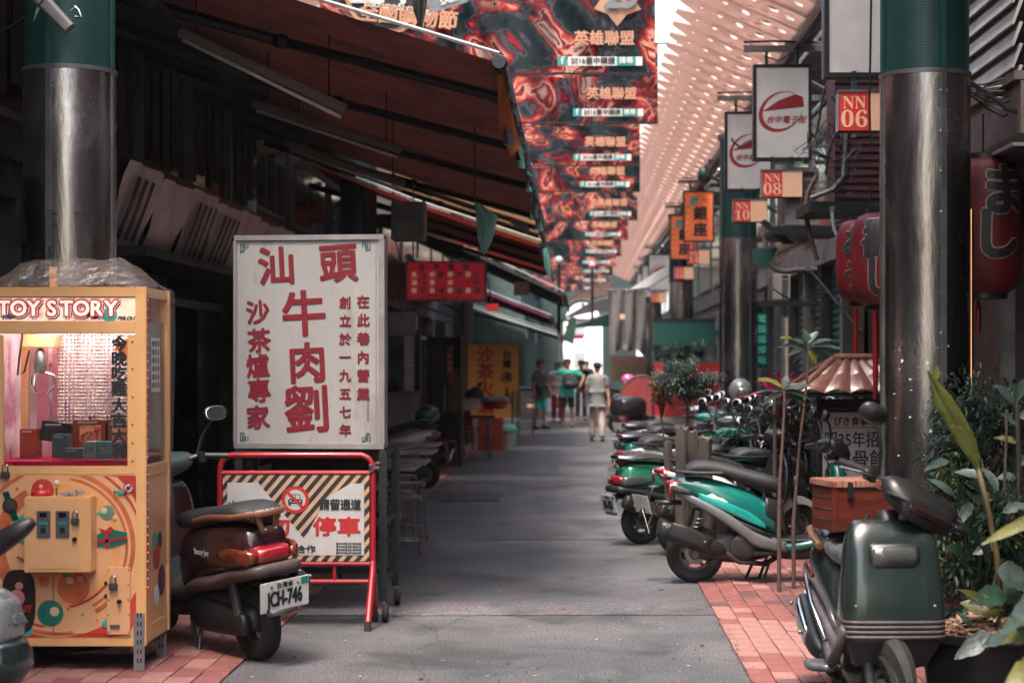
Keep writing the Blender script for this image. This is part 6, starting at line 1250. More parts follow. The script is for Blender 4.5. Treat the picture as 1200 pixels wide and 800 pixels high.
# ---------------------------------------------------------------- roofed menu stand
D = 15.0; t = thing('menu_stand', 'small menu stand with a red brown tiled roof and handwritten board', 'menu stand', (X_(1000,D), D, 0))
K['rooft'] = M('glazed_roof_tile', (.15,.065,.05), .28, var=.25, vs=6, coat=.5, wear=(.36,.22,.18), wt=.66)
xc, ze, za = X_(1001,D), Z_(459,D), Z_(418,D); xw = X_(1070,D)-xc; rz0 = X_(927,D)
dpt = .5
def roof_tile(xL, yF, w, dy, z0, z1, y0, y1):
    m = MB(); A = []; Bq = []
    for k in range(9):
        u = k/8; hgt = .028*sin(u*pi)**.8 if u < 1 else 0; A.append(V((xL+w*u, y0, z0+hgt))); Bq.append(V((xL+w*u, y1, z1+hgt*.9)))
    A2 = [p+V((0,0,-.012)) for p in A]; m.rings([A, Bq], cap=False, close=False); m.rings([A2, A], cap=False, close=False); return m
wid = 2*(xc-rz0); ntl = 5; tw = wid/ntl
for s in (-1, 1):
    for row_ in range(2):
        for k in range(ntl):
            f0, f1 = row_/2, (row_+1)/2+.04; xw0 = rz0+k*tw; inset0, inset1 = f0*.62, min(1,f1)*.62
            x0_ = xc+(xw0-xc)*(1-inset0*1.15); x1_ = xc+(xw0+tw-xc)*(1-inset0*1.15); xa0 = xc+(xw0-xc)*(1-inset1*1.15); xa1 = xc+(xw0+tw-xc)*(1-inset1*1.15)
            y0_ = D+s*(-dpt)*(1-f0) if s > 0 else D+dpt*(1-f0); y1_ = D+s*(-dpt)*(1-min(1,f1)) if s > 0 else D+dpt*(1-min(1,f1)); z0_ = ze+(za-.03-ze)*f0+.008*(row_ == 0); z1_ = ze+(za-.03-ze)*min(1,f1)
            A, Bq = [], []
            for q in range(9):
                u = q/8; h = .032*sin(u*pi)+.0; A.append(V((x0_+(x1_-x0_)*u, y0_, z0_+h))); Bq.append(V((xa0+(xa1-xa0)*u, y1_, z1_+h*.8)))
            A2 = [p+V((0,0,-.014)) for p in A]; MB().rings([A2, A, Bq], cap=False, close=False).build('roof_tile', K['rooft'], t, True)
rl = wid*.5*.30
tube('ridge_tile', K['rooft'], t, [(xc-rl, D, za), (xc+rl, D, za)], .03, 10)
for s in (-1,1):
    for q in (-1,1): tube('hip_tile', K['rooft'], t, [(xc+s*rl, D, za), (xc+s*wid*.5, D+q*dpt, ze+.015)], .024, 8)
    MB().add([(xc+s*rl,D,za-.01),(xc+s*wid*.49,D-dpt,ze),(xc+s*wid*.49,D+dpt,ze)], [(0,1,2)]).build('gable', K['rooft'], t)
box('soffit', K['blackm'], t, rz0+.05, xc+wid*.5-.05, D-.42, D+.42, ze-.03, ze-.012)
fr0, fr1 = X_(961,D), X_(1047,D)
for x in (fr0-.03, fr1): box('post', K['blackm'], t, x, x+.03, D-.02, D+.02, 0, ze-.03)
for py in (472, 479, 560): box('slat', K['blackm'], t, fr0, fr1, D-.015, D+.015, Z_(py+1.6,D), Z_(py-1.6,D))
box('board', M('menu_board_white', (.50,.47,.46), .4, bump=.03, var=.1, wear=(.4,.36,.35), wt=.64), t, fr0+.02, fr1-.01, D-.012, D+.012, Z_(558,D), Z_(483,D)); box('back_board', K['dark'], t, fr0, fr1, D+.02, D+.03, .1, ze-.06)
txt('lettering', 'びき食事の里', .077, K['inkb'], t, (X_(1007,D), D-.015, Z_(494,D)), bold=.002, sx=.95); box('red_line', K['inkr2'], t, fr0+.08, fr1-.15, D-.0145, D-.0125, Z_(501,D), Z_(500,D))
txt('lettering', '昭35年招牌', .142, K['inkb'], t, (X_(1006,D), D-.015, Z_(516,D)), bold=.002, sx=.82); txt('lettering', '排骨飯', .186, K['inkb'], t, (X_(1008,D), D-.015, Z_(541,D)), bold=.002, sx=.8)

# ---------------------------------------------------------------- left: tables, stools, crates, yellow sign
K['ttop'] = M('steel_table_top', (.16,.165,.17), .3, .6, var=.2)
def folded_table(px1, py, D, n, label):
    x1 = X_(px1, D); z = Z_(py, D); t = thing('folding_table', label, 'table', (x1-.5, D, 0), group='steel topped tables by the upright sign')
    box('table_top', K['ttop'], t, x1-1.25, x1, D-.3, D+.3, z-.025, z, bevel=.006); box('edge_rim', K['chrome'], t, x1-1.25, x1+.003, D-.304, D-.3005, z-.028, z+.002)
    for s in (-1,1):
        for xx in (x1-.62, x1-1.1): tube('leg', K['blackm'], t, [(xx, D+s*.25, z-.03), (xx+.03, D+s*.27, .0)], .014, 8)
folded_table(515, 519, 18.2, 0, 'highest and farthest steel topped table by the upright sign'); folded_table(511, 527, 16.9, 0, 'second steel topped table, just below the highest')
folded_table(502, 539, 15.6, 0, 'third steel topped table, above the stools'); folded_table(490, 545, 14.4, 0, 'lowest steel topped table nearest the stools')
def stool(px, py, D, rz, label, h=.47):
    x = X_(px, D); t = thing('steel_stool', label, 'stool', (x, D, 0), rz, group='steel stools by the upright sign')
    MB().loft([((0,0,h-.03),(.15,0,0),(0,.13,0),4),((0,0,h),(.155,0,0),(0,.135,0),4),((0,0,h+.004),(.14,0,0),(0,.12,0),4)], mode='v', sub=1).build('seat', K['ttop'], t, 'edge', local=True)
    for sx in (-1,1):
        for sy in (-1,1): l = MB().tube([(sx*.12,sy*.10,h-.03),(sx*.15,sy*.13,.03)], .011, 8).build('leg', K['greym'], t, 'edge', local=True); MB().tube([(sx*.149,sy*.129,.04),(sx*.152,sy*.132,0)], .014, 8).build('foot_cap', K['red'], l, 'edge', local=True)
    m = MB().tube([(-.14,-.12,.14),(.14,-.12,.14),(.14,.12,.14),(-.14,.12,.14),(-.14,-.12,.14)], .008, 6); m.build('foot_ring', K['greym'], t, local=True)
D_ = lambda py: 1.72*F/(py-VY)
stool(473, 652, D_(652)+.1, .1, 'nearest steel stool at the foot of the upright sign', .52); stool(479, 632, D_(632), .3, 'steel stool just behind the nearest one', .55); stool(462, 640, D_(636), -.2, 'steel stool half hidden by the sign post', .5); stool(470, 612, D_(612), .6, 'rear steel stool under the stacked tables', .5)
def crate(px0, px1, py0, py1, D, mt, label, rows=2):
    a, b_ = P(px0,py0,D), P(px1,py1,D); t = thing('plastic_crate', label, 'crate', ((a.x+b_.x)/2, D+.2, max(0,b_.z))); z0, z1 = max(0,b_.z), a.z; w = b_.x-a.x
    for y in (D, D+.38):
        for i in range(8): box('slat', mt, t, a.x+w*i/8+.004, a.x+w*(i+1)/8-.012, y, y+.015, z0+.02, z1-.03)
        for z in (z0, (z0+z1)/2, z1-.032): box('band', mt, t, a.x, b_.x, y-.006, y+.021, z, z+.03)
    for x in (a.x, b_.x-.015):
        for i in range(5): box('slat', mt, t, x, x+.015, D+.03+i*.07, D+.08+i*.07, z0+.02, z1-.03)
        box('band', mt, t, x-.004, x+.019, D+.02, D+.375, z1-.031, z1-.001)
    box('bottom', mt, t, a.x+.01, b_.x-.01, D+.01, D+.37, z0+.005, z0+.02)
K['crate'] = M('crate_orange', (.48,.07,.03), .5, var=.15); K['bucket'] = M('bucket_white', (.42,.44,.43), .5)
crate(560,589,509,529,34,K['crate'],'orange red plastic crate under the yellow sign, lower of two'); crate(560,589,490,508.5,34,K['crate'],'orange red plastic crate under the yellow sign, upper of two')
t = thing('bucket', 'white bucket with a green bag, right of the orange crates', 'bucket', (X_(595,34.4),34.6,0)); MB().lathe([(.001,0),(.11,0),(.15,.36),(.155,.36),(.14,.355),(.001,.34)], (X_(596,34.4),34.6,0), 'z', 20).build('pail', K['bucket'], t, 'edge'); MB().lathe([(.15,.34),(.17,.38),(.12,.47),(.001,.5)], (X_(596,34.4),34.6,0), 'z', 14).build('bag', K['rag'], t, True)
D = 36; t = thing('standing_sign', 'yellow standing sign with red and black characters beyond the crates', 'sign', (X_(578,D), D, 0)); a, b_ = P(548,403,D), P(608,489,D)
box('board', M('yellow_board', (.55,.27,.06), .5, var=.12, vs=1.5), t, a.x, b_.x, D, D+.05, b_.z, a.z); 
for xx in (a.x-.02, b_.x): box('frame_post', K['blackm'], t, xx, xx+.02, D-.01, D+.06, 0, a.z)
box('frame_rail', K['blackm'], t, a.x, b_.x, D-.01, D+.06, a.z, a.z+.02)
for i, ch in enumerate('沙茶火鍋'): txt('lettering', ch, .34, K['inkr2'], t, (X_(569,D), D-.008, Z_(416.5+i*20,D)), bold=.012)
for i, ch in enumerate('台灣'): txt('lettering', ch, .19, K['inkb'], t, (X_(594,D), D-.008, Z_(416+i*11.5,D)), bold=.006)
txt('lettering', '滿', .16, K['inkb'], t, (X_(594,D), D-.008, Z_(442,D)), bold=.006); MB().lathe([(.095,0),(.115,0)], (X_(594,D),D-.006,Z_(442,D)), 'y', 24, cap=False).build('circle_mark', K['inkb'], t)
MB().prism([(X_(591,D),Z_(463,D)),(X_(594,D),Z_(450,D)),(X_(597,D),Z_(463,D)),(X_(601,D),Z_(472,D)),(X_(590,D),Z_(472,D))], D-.006, D-.002).build('bottle_drawing', K['wood'], t)
for k, px in enumerate((602, 607)): 
    tube('teal_post_%d' % k if False else 'side_leg', K['teal'], t, [(X_(px,D), D-.4, 0), (X_(px,D)-.02, D-.1, 1.1)], .02, 8)
# red tables with basins, red chairs
t = thing('serving_table', 'long dark table with red legs in front of the yellow sign', 'table', (X_(545,31), 31, 0)); D = 31
box('table_top', K['dark'], t, X_(505,D), X_(578,D), D, D+.8, .72, .75); 
for xx in (X_(509,D), X_(572,D)):
    for y in (D+.05, D+.7): tube('leg', K['greym'], t, [(xx,y,.72),(xx,y,0)], .02, 8)
box('red_apron', K['red'], t, X_(505,D), X_(540,D), D-.02, D-.002, .55, .72)
def basin(px, py, D, r, h, mt, fill, label):
    c = P(px, py, D); t = thing('basin', label, 'basin', (c.x, D, c.z)); MB().lathe([(.001,0),(r*.75,0),(r,h),(r*1.06,h),(r*.95,h-.02),(.001,h-.03)], (c.x,D,c.z), 'z', 20).build('tub', mt, t, 'edge')
    m = MB(); rnd = random.Random(int(px))
    for k in range(26): a = rnd.random()*6.3; q = r*.85*rnd.random()**.5; m.sphere((c.x+q*cos(a), D+q*sin(a), c.z+h-.01+rnd.random()*.07), rnd.uniform(.03,.06), (1.3,1,.7), n=6)
    m.build('contents', fill, t, True, kind='stuff')
basin(580, 479, 31.4, .24, .14, K['red'], K['pale'], 'red basin heaped with pale greens on the table'); basin(530, 474, 31.3, .2, .2, K['crate'], M('brown_food', (.10,.06,.04), .7, bump=.5), 'orange basin on the left half of the table')
t = thing('styrofoam_box', 'grey white foam box between the two basins', 'box', P(553,480,31.3)); a, b_ = P(541,468,31.2), P(562,481,31.2); box('tub', K['white'], t, a.x, b_.x, 31.2, 31.5, b_.z, a.z, bevel=.01); box('lid', K['pale'], t, a.x-.01, b_.x+.01, 31.19, 31.51, a.z+.001, a.z+.03, bevel=.006)
t = thing('plastic_bag', 'black plastic bag standing on the foam box', 'bag', P(556,466,31.3)); a = P(556,459,31.3); MB().loft([((a.x,31.35,a.z-.10),(.16,0,0),(0,.12,0),2.4),((a.x,31.35,a.z),(.15,0,0),(0,.1,0),2.2),((a.x+.03,31.35,a.z+.09),(.04,0,0),(0,.03,0),2)], mode='v').build('bag_body', K['black'], t, True); MB().loft([((a.x+.05,31.35,a.z+.08),(.02,0,0),(0,.02,0),2),((a.x+.12,31.35,a.z+.17),(.05,0,0),(0,.02,0),2)], mode='v').build('knot', K['black'], t, True)
def chair(px, py, rz, mt, label):
    D = D_(py); t = thing('red_stool_chair', label, 'chair', (X_(px,D), D, 0), rz, group='red plastic chairs on the left')
    MB().loft([((0,0,.42),(.18,0,0),(0,.18,0),5),((0,0,.45),(.19,0,0),(0,.19,0),5)], mode='v', sub=1).build('seat', mt, t, 'edge', local=True)
    MB().loft([((0,.17,.46),(.17,0,0),(0,.015,0),4),((0,.21,.62),(.18,0,0),(0,.015,0),4),((0,.24,.82),(.15,0,0),(0,.015,0),4)], mode='v').build('backrest', mt, t, 'edge', local=True)
    for sx in (-1,1):
        for sy in (-1,1): MB().tube([(sx*.15,sy*.15,.42),(sx*.19,sy*.19,0)], .018, 8).build('leg', mt, t, 'edge', local=True)
chair(518, 548, 1.2, K['red'], 'red plastic chair behind the silver white scooter'); chair(527, 535, -.5, K['red'], 'red plastic chair beside the serving table'); chair(505, 529, .3, K['red'], 'red plastic chair pushed against the left wall'); chair(548, 527, 2.8, K['red'], 'farthest red plastic chair by the crates')
t = thing('green_cart', 'dim food cart with a green bag on top, left by the wall', 'cart', (X_(462,27),27,0)); D = 27; box('body', K['greym'], t, X_(440,D), X_(486,D), D, D+.8, .1, Z_(464,D)); box('counter_top', K['fasc'], t, X_(438,D), X_(488,D), D-.05, D+.85, Z_(464,D), Z_(459,D)); MB().sphere(P(458,453,D)+V((0,.3,0)), .11, (1,1,1.1), n=12).build('green_bag', K['teal'], t, True)
for xx in (446, 482): MB().lathe([(.01,-.02),(.06,-.02),(.06,.02),(.01,.02)], (X_(xx,D),D+.1,.062), 'y', 14).build('wheel', K['rubber'], t, 'edge')
t = thing('vertical_sign', 'narrow red vertical sign on the dim left wall above the chairs', 'sign', P(527,420,27)); a, b_ = P(523,405,28), P(530,445,28); box('board', K['red'], t, a.x, b_.x, 28, 28.06, b_.z, a.z); txt('lettering', '牛肉麵', .085, K['cream'], t, ((a.x+b_.x)/2, 27.99, (a.z+b_.z)/2), vert=True, lh=1.2, sx=.8)
t = thing('tall_cabinet', 'dark tall fridge cabinet behind the menu sign', 'cabinet', (X_(515,29),29,0)); D = 29; box('case', K['dark'], t, X_(500,D), X_(540,D), D, D+.7, 0, 2.1); box('door_pane', K['glassdark'], t, X_(503,D), X_(520,D), D-.02, D-.002, .3, 2.0); box('handle', K['chrome'], t, X_(521,D), X_(522,D), D-.04, D-.002, .9, 1.3); box('poster', M('dull_poster', (.14,.05,.05), .6, var=.4, vs=6), t, X_(526,D), X_(538,D), D-.006, D-.001, .9, 1.6)
t = thing('left_post', 'pale round pipe column beside the yellow sign', 'post', (X_(546,38),38,0)); MB().cyl((X_(547,38),38), .14, 0, 4.2, 20).build('pipe', M('pale_pipe', (.26,.22,.22), .5), t, 'edge'); MB().cyl((X_(547,38),38), .17, 0, .2, 20).build('foot_collar', K['greym'], t, 'edge')

# ---------------------------------------------------------------- right middle: green box, red planter, cloth, round board
D = 27.2; t = thing('green_sign_box', 'blank dark green sign box on posts above the bush', 'sign box', (X_(800,D), D, Z_(405,D))); box('case', dteal, t, X_(766,D), X_(838,D), D, D+.2, Z_(404,D), Z_(375,D)); box('frame', K['blackm'], t, X_(765,D), X_(839,D), D-.02, D+.22, Z_(374.9,D), Z_(373,D)); box('frame', K['blackm'], t, X_(765,D), X_(839,D), D-.02, D+.22, Z_(406,D), Z_(404.1,D))
for xx in (765, 837): box('post', K['teal'], t, X_(xx,D), X_(xx,D)+.04, D+.05, D+.1, 0, Z_(406,D))
t = thing('red_board', 'red panel fence behind the small round bush', 'board', (X_(800,D), D-.2, 0)); box('panel', K['red'], t, X_(765,D), X_(841,D), D-.25, D-.2, Z_(486,D), Z_(425,D)); box('lower_panel', K['fasc'], t, X_(767,D), X_(841,D), D-.245, D-.2, .1, Z_(487,D)); box('trim', K['blackm'], t, X_(763,D), X_(765,D), D-.27, D-.18, 0, Z_(424,D)); box('glass_strip', K['teal'], t, X_(766,D), X_(838,D), D-.24, D-.22, Z_(424.8,D), Z_(423,D))
D = 34; t = thing('round_board', 'half round red board behind the top case scooter', 'board', (X_(752,D), D, 0)); m = MB()
m.prism([(X_(752,D)+.42*cos(k*pi/16), Z_(470,D)+.48*sin(k*pi/16)) for k in range(17)]+[(X_(752,D)-.42,.2),(X_(752,D)+.42,.2)], D, D+.05); m.build('panel', M('dusty_red', (.30,.05,.05), .6), t); tube('rim', K['fasc'], t, [(X_(752,D)+.43*cos(k*pi/16), D+.0, Z_(470,D)+.49*sin(k*pi/16)) for k in range(17)], .015, 6)
t = thing('pink_helmet', 'small pink helmet beyond the round red board', 'helmet', P(736,447,36)); MB().sphere(P(736,445,36), .13, (1.1,.9,.9), n=16).build('shell', paint('pink_helmet_paint', (.45,.06,.22)), t, True); MB().sphere(P(735,449,35.9), .09, (1.1,.6,.5), n=12).build('visor', K['lens'], t, True)
D = 44; t = thing('hanging_cloth', 'large grey cloth hung like a curtain below the pale awning', 'cloth', P(735,414,D)); g = []
for j in range(12):
    v = j/11; g.append([V((X_(713+1.5*v+(i/16)*(44-3*v),D), D+.12*sin(i*1.1+v*2.2)*(.4+v)+.06*sin(i*2.3), Z_(340+76*v-(7*sin(i/16*pi) if j == 11 else 0)+1.8*sin(i*.9)*v,D))) for i in range(17)])
MB().rings(g, cap=False, close=False).build('cloth', M('grey_cloth', (.11,.10,.10), .9, bump=.3, var=.2), t, True); tube('rod', K['blackm'], t, [P(710,340,D), P(760,338,D)], .02, 6)
box('patch', K['cream'], t, X_(726,D), X_(732,D), D-.22, D-.2, Z_(374,D), Z_(368,D))
t = thing('wooden_hatch', 'brown wooden shop hatch under the grey cloth', 'hatch', P(735,440,46)); D = 45; box('board', K['wood'], t, X_(716,D), X_(758,D), D, D+.1, Z_(445,D), Z_(417,D)); 
for k in range(6): box('plank', K['wood'], t, X_(717+k*7,D), X_(723+k*7,D), D-.03, D-.002, Z_(444,D), Z_(418,D))
for (pts, D, mt, lab) in (([(735,340),(760,337),(785,322),(784,309)],40,K['pw'],'white pointed sunshade stretched out beside the third column'),([(660,355),(678,344),(716,328),(716,344)],47,M('tan_shade', (.22,.13,.11), .8, transl=.4),'brownish shade sloping down to the lane at the far right'),([(663,372),(690,356),(722,346),(722,360)],50,K['canvasg'],'dark shade below the brownish one at the far right'),([(662,384),(690,376),(722,364),(722,382)],53,dteal,'dark green shade, lowest on the far right'),([(660,398),(668,372),(676,374),(672,404)],46,M('shade_end', (.05,.14,.10), .7, transl=.3),'green pointed end of the far right shade')):
    a = [P(x,y,D) for x, y in pts]; t = thing('sun_shade', lab, 'sunshade', a[0]); back = [p+V((0,2.4,.1)) for p in a]
    m = MB(); m.rings([[a[0],a[1],a[2]],[a[0]+V((0,.0,-.02)),a[0].lerp(a[3],.6),a[3]]], cap=False, close=False); m.rings([[a[0],a[1],a[2]],[q for q in back[:3]]], cap=False, close=False); m.build('cloth', mt, t, True); tube('edge_cord', K['blackm'], t, [a[0],a[1],a[2]], .012, 5)

# ---------------------------------------------------------------- far end of the lane
t = thing('end_gate', 'dark green arched frame at the bright far end of the lane', 'gate', (X_(683,84), 84, 0)); D = 84
zc = Z_(352,D); xm = X_(683,D); rr = X_(706,D)-xm
K['gate'] = M('gate_green', (.02,.04,.038), .7, var=.3)
pts = [(xm+rr*cos(k*pi/20), zc-.9+rr*1.0*sin(k*pi/20)) for k in range(21)]
m = MB(); A = [V((x, D, z)) for x, z in pts]; Bq = [V((x*1.0+(x-xm)*.1, D, z+.3)) for x, z in pts]
tube('arch', K['gate'], t, A, .12, 8)
m = MB()
for k in range(20):
    (xa_, za_), (xb2, zb3) = pts[k], pts[k+1]; m.add([(xa_,D+.1,za_),(xb2,D+.1,zb3),(xb2,D+.1,6.4),(xa_,D+.1,6.4)], [(0,1,2,3)])
m.build('spandrel', K['gate'], t)
box('post', K['gate'], t, xm-rr-1.2, xm-rr, D, D+.3, 0, 6.4); box('post', K['gate'], t, xm+rr, xm+rr+1.6, D, D+.3, 0, 6.0); box('bar', K['gate'], t, xm-rr, xm+rr, D, D+.12, Z_(377,D), Z_(373,D)); box('mid_post', K['gate'], t, xm-.08, xm+.08, D+.12, D+.24, Z_(368,D), 4.4)
t = thing('street_sign', 'small red sign seen against the bright end of the lane', 'sign', P(668,395,80)); a, b_ = P(657,392,80), P(684,397,80); box('board', K['red'], t, a.x, b_.x, 80, 80.1, b_.z, a.z); box('pole', K['greym'], t, a.x-.1, a.x, 80, 80.08, 0, a.z+.2)
K['farw'] = M('far_pale_wall', (.82,.83,.80), .8, var=.1)
for (x0, x1, y, h, lab) in ((-14,-5,150,9,'pale far building left of the lane end, across the bright street'),(-4.8,3,170,8.6,'pale block added straight beyond the arch in place of bright sky'),(3.2,14,150,8,'pale far building right of the lane end, across the bright street')):  # middle block is added in place of bright sky; walls kept pale for the glow
    t = thing('far_pale_block', lab, 'building', ((x0+x1)/2, y, 0)); box('wall', K['farw'], t, x0, x1, y, y+6, 0, h); box('cornice', K['pale'], t, x0-.1, x1+.1, y-.15, y, h-.3, h)
    for i in range(int((x1-x0)/2)):
        for z in (1, 4): 
            if z+1.5 < h-.5: box('window', K['pale'], t, x0+.5+i*2, x0+1.6+i*2, y-.05, y-.001, z, z+1.5)
# silhouettes: crates and goods along far left
rnd = random.Random(21)
for i, (px, py, w, h, mt, lab) in enumerate(((612,512,.5,.75,K['greym'],'grey topped side table left of the walkers'),(622,492,.6,.9,K['dark'],'dark stall box behind the man in turquoise shorts'),(708,500,.4,.6,K['fasc'],'brown low box right of the lane behind the walker'),(702,478,.6,1.1,K['dark'],'dark stall box deep on the right of the lane'),(655,478,.5,1.0,K['dark'],'dark stall box deep on the left of the lane'))):
    D = D_(py); t = thing('stall_box', lab, 'stall', (X_(px,D), D, 0)); x = X_(px,D)
    box('top', K['pale'] if i == 0 else mt, t, x-w/2-.03, x+w/2+.03, D-.03, D+.5, h, h+.04); 
    if i == 0:
        for xx in (x-w/2, x+w/2-.03): box('leg', mt, t, xx, xx+.03, D, D+.03, 0, h-.001)
    else: box('body', mt, t, x-w/2, x+w/2, D, D+.45, 0, h-.001); box('label', K['cream'], t, x-.1, x+.1, D-.01, D-.001, h*.4, h*.6)

# ---------------------------------------------------------------- people
def skin_obj(name, mat, parent, J, E, root, sub=2):
    me = bpy.data.meshes.new(name); ks = list(J); me.from_pydata([J[k][0] for k in ks], [(ks.index(a), ks.index(b)) for a, b in E], []); o = bpy.data.objects.new(name, me); COL.objects.link(o)
    m = o.modifiers.new('skin', 'SKIN'); m.use_smooth_shade = True
    for i, k in enumerate(ks):
        r = J[k][1]; r = r if isinstance(r, tuple) else (r, r); me.skin_vertices[0].data[i].radius = r
        me.skin_vertices[0].data[i].use_root = (k == root)
    s = o.modifiers.new('sub', 'SUBSURF'); s.levels = sub; s.render_levels = sub; me.materials.append(mat); o.parent = parent; return o
skinm = M('skin', (.36,.17,.115), .5, var=.08, bump=.05, transl=0); hairm = M('black_hair', (.01,.009,.009), .5, bump=.6, bs=120)
def person(label, px, py, face, H, shirt, legs, shoe, arms, stride=(.0,.0), short=True, hat=None, tilt=0, bodyw=1.0, skirtlen=None, sleeves=.55):
    """face: heading in degrees, 0 looks away from the camera, 180 towards it. local: +y ahead, +x right"""
    D = D_(py); t = thing('person', label, 'person', (X_(px,D), D, 0), -R(face)); s = H/1.70; v = lambda x, y, z: (x*s, y*s, z*s)
    a0, a1 = stride; J = {}
    J['pel'] = (v(0,0,.92), (.13*s*bodyw,.10*s)); J['wai'] = (v(0,.01,1.06), (.135*s*bodyw,.10*s)); J['che'] = (v(0,.02,1.26), (.155*s*bodyw,.105*s)); J['col'] = (v(0,.01,1.40), (.10*s,.07*s)); J['nek'] = (v(0,.02,1.47), .05*s); J['hd0'] = (v(0,.035,1.54), (.065*s,.075*s)); J['hd1'] = (v(0,.03,1.62), (.078*s,.092*s)); J['hd2'] = (v(0,.02,1.68), (.05*s,.06*s))
    E = [('pel','wai'),('wai','che'),('che','col'),('col','nek'),('nek','hd0'),('hd0','hd1'),('hd1','hd2')]
    for sd, st, am in ((-1,a0,arms[0]),(1,a1,arms[1])):
        k = 'L' if sd < 0 else 'R'
        J[k+'hip'] = (v(sd*.095,0,.86), .085*s); J[k+'kne'] = (v(sd*.10,st*.5+.03,.48), .056*s); J[k+'cal'] = (v(sd*.10,st*.85-.02,.33), .05*s); J[k+'ank'] = (v(sd*.105,st*1.1-.03,.09), .034*s); J[k+'toe'] = (v(sd*.125,st*1.1+.12,.04), .032*s)
        J[k+'sho'] = (v(sd*.185,.01,1.375), .058*s*bodyw**.5); J[k+'elb'] = (v(*am[0]), .041*s); J[k+'wri'] = (v(*am[1]), .027*s); w = V(am[1]); d = (w-V(am[0])).normalized(); p = w+d*.06; J[k+'plm'] = (v(*p), (.036*s,.018*s))
        E += [('pel',k+'hip'),(k+'hip',k+'kne'),(k+'kne',k+'cal'),(k+'cal',k+'ank'),(k+'ank',k+'toe'),('col',k+'sho'),(k+'sho',k+'elb'),(k+'elb',k+'wri'),(k+'wri',k+'plm')]
        sidev = d.cross(V((1,0,0))).normalized() if abs(d.x) < .9 else V((0,1,0))
        for f, (off, ln) in enumerate(((-.03,.065),(-.011,.08),(.009,.078),(.028,.062))):
            q = p+d*.03+sidev*off; q2 = q+d*ln*.6+V((-sd*.008,0,0)); q3 = q+d*ln+V((-sd*.02,0,0)); J[k+'f%d' % f] = (v(*q2), .009*s); J[k+'g%d' % f] = (v(*q3), .007*s); E += [(k+'plm',k+'f%d' % f),(k+'f%d' % f,k+'g%d' % f)]
        q = w+d*.03+sidev*-.045; q2 = q+d*.04+sidev*-.015; J[k+'t0'] = (v(*q), .011*s); J[k+'t1'] = (v(*q2), .009*s); E += [(k+'wri',k+'t0'),(k+'t0',k+'t1')]
    skin_obj('body', skinm, t, J, E, 'pel')
    # nose, ears, eyes, mouth
    b = lambda m, nm, mt, sm=True, par=t: m.build(nm, mt, par, sm, local=True)
    b(MB().loft([(v(0,.118,1.585), V((.011*s,0,0)), V((0,0,.022*s)), 2),(v(0,.145,1.575), V((.008*s,0,0)), V((0,0,.010*s)), 2)], mode='v'), 'nose', skinm)
    for sd in (-1,1): b(MB().sphere(v(sd*.08,.02,1.59), .024*s, (.4,.8,1.2), n=8), 'ear', skinm); b(MB().sphere(v(sd*.030,.112,1.605), .011*s, (1.3,.6,.7), n=8), 'eye', hairm)
    b(MB().sphere(v(0,.113,1.545), .018*s, (1.3,.4,.35), n=8), 'mouth', M('lips', (.25,.08,.07), .5))
    if hat: b(MB().sphere(v(0,.018,1.655), .103*s, (1,1.12,.72), n=18), 'cap', hat); b(MB().loft([(v(0,.10,1.64), V((.07*s,0,0)), V((0,0,.008*s)), 3),(v(0,.19,1.625), V((.05*s,0,0)), V((0,0,.006*s)), 3)], mode='v'), 'cap_brim', hat)
    else:
        m = MB().sphere(v(0,-.004,1.648), .100*s, (1,1.12,.82), n=18); m.sphere(v(0,-.03,1.60), .092*s, (.98,.92,.9), n=14); rnd = random.Random(int(px))
        for k in range(20): a = rnd.random()*6.3; m.sphere(v(.06*cos(a), .05*sin(a), 1.70), .03*s, (1,1,.6), n=6)
        b(m, 'hair', hairm)
    g = 1.16; JS = {k: J[k] for k in ('pel','wai','che','col')}; JS = {k: (p, (r[0]*g+.01, r[1]*g+.015)) for k, (p, r) in JS.items()}; JS['hem'] = (v(0,0,.865), (.145*s*bodyw,.115*s)); ES = [('hem','pel'),('pel','wai'),('wai','che'),('che','col')]
    for k in 'LR':
        sh, el = V(J[k+'sho'][0]), V(J[k+'elb'][0]); JS[k+'sho'] = (tuple(sh), .074*s); JS[k+'slv'] = (tuple(sh.lerp(el, sleeves)), .066*s); JS[k+'end'] = (tuple(sh.lerp(el, sleeves+.22)), .062*s); ES += [('col',k+'sho'),(k+'sho',k+'slv'),(k+'slv',k+'end')]
    skin_obj('shirt', shirt, t, JS, ES, 'pel')
    JP = {'pel':(v(0,0,.93),(.10*s*bodyw,.08*s))}; EP = []
    for k in 'LR':
        hp, kn, ca, an = (V(J[k+q][0]) for q in ('hip','kne','cal','ank')); JP[k+'hip'] = (tuple(hp-V((0,0,.05))), .085*s); EP.append(('pel',k+'hip'))
        if short: JP[k+'kne'] = (tuple(hp.lerp(kn,.9)), .084*s); JP[k+'hem'] = (tuple(kn), .082*s); EP += [(k+'hip',k+'kne'),(k+'kne',k+'hem')]
        else: JP[k+'kne'] = (tuple(kn), .08*s); JP[k+'cal'] = (tuple(ca), .075*s); JP[k+'ank'] = (tuple(an+V((0,0,-.02))), .068*s); EP += [(k+'hip',k+'kne'),(k+'kne',k+'cal'),(k+'cal',k+'ank')]
    skin_obj('shorts' if short else 'trousers', legs, t, JP, EP, 'pel')
    for k, sd, st in (('L',-1,a0),('R',1,a1)): b(MB().loft([(v(sd*.11,st*1.1-.085,.035), V((.028*s,0,0)), V((0,0,.03*s)), 3),(v(sd*.11,st*1.1-.03,.045), V((.042*s,0,0)), V((0,0,.043*s)), 3),(v(sd*.12,st*1.1+.09,.032), V((.046*s,0,0)), V((0,0,.028*s)), 3),(v(sd*.125,st*1.1+.165,.022), V((.028*s,0,0)), V((0,0,.016*s)), 2.5)], mode='v'), 'shoe', shoe)
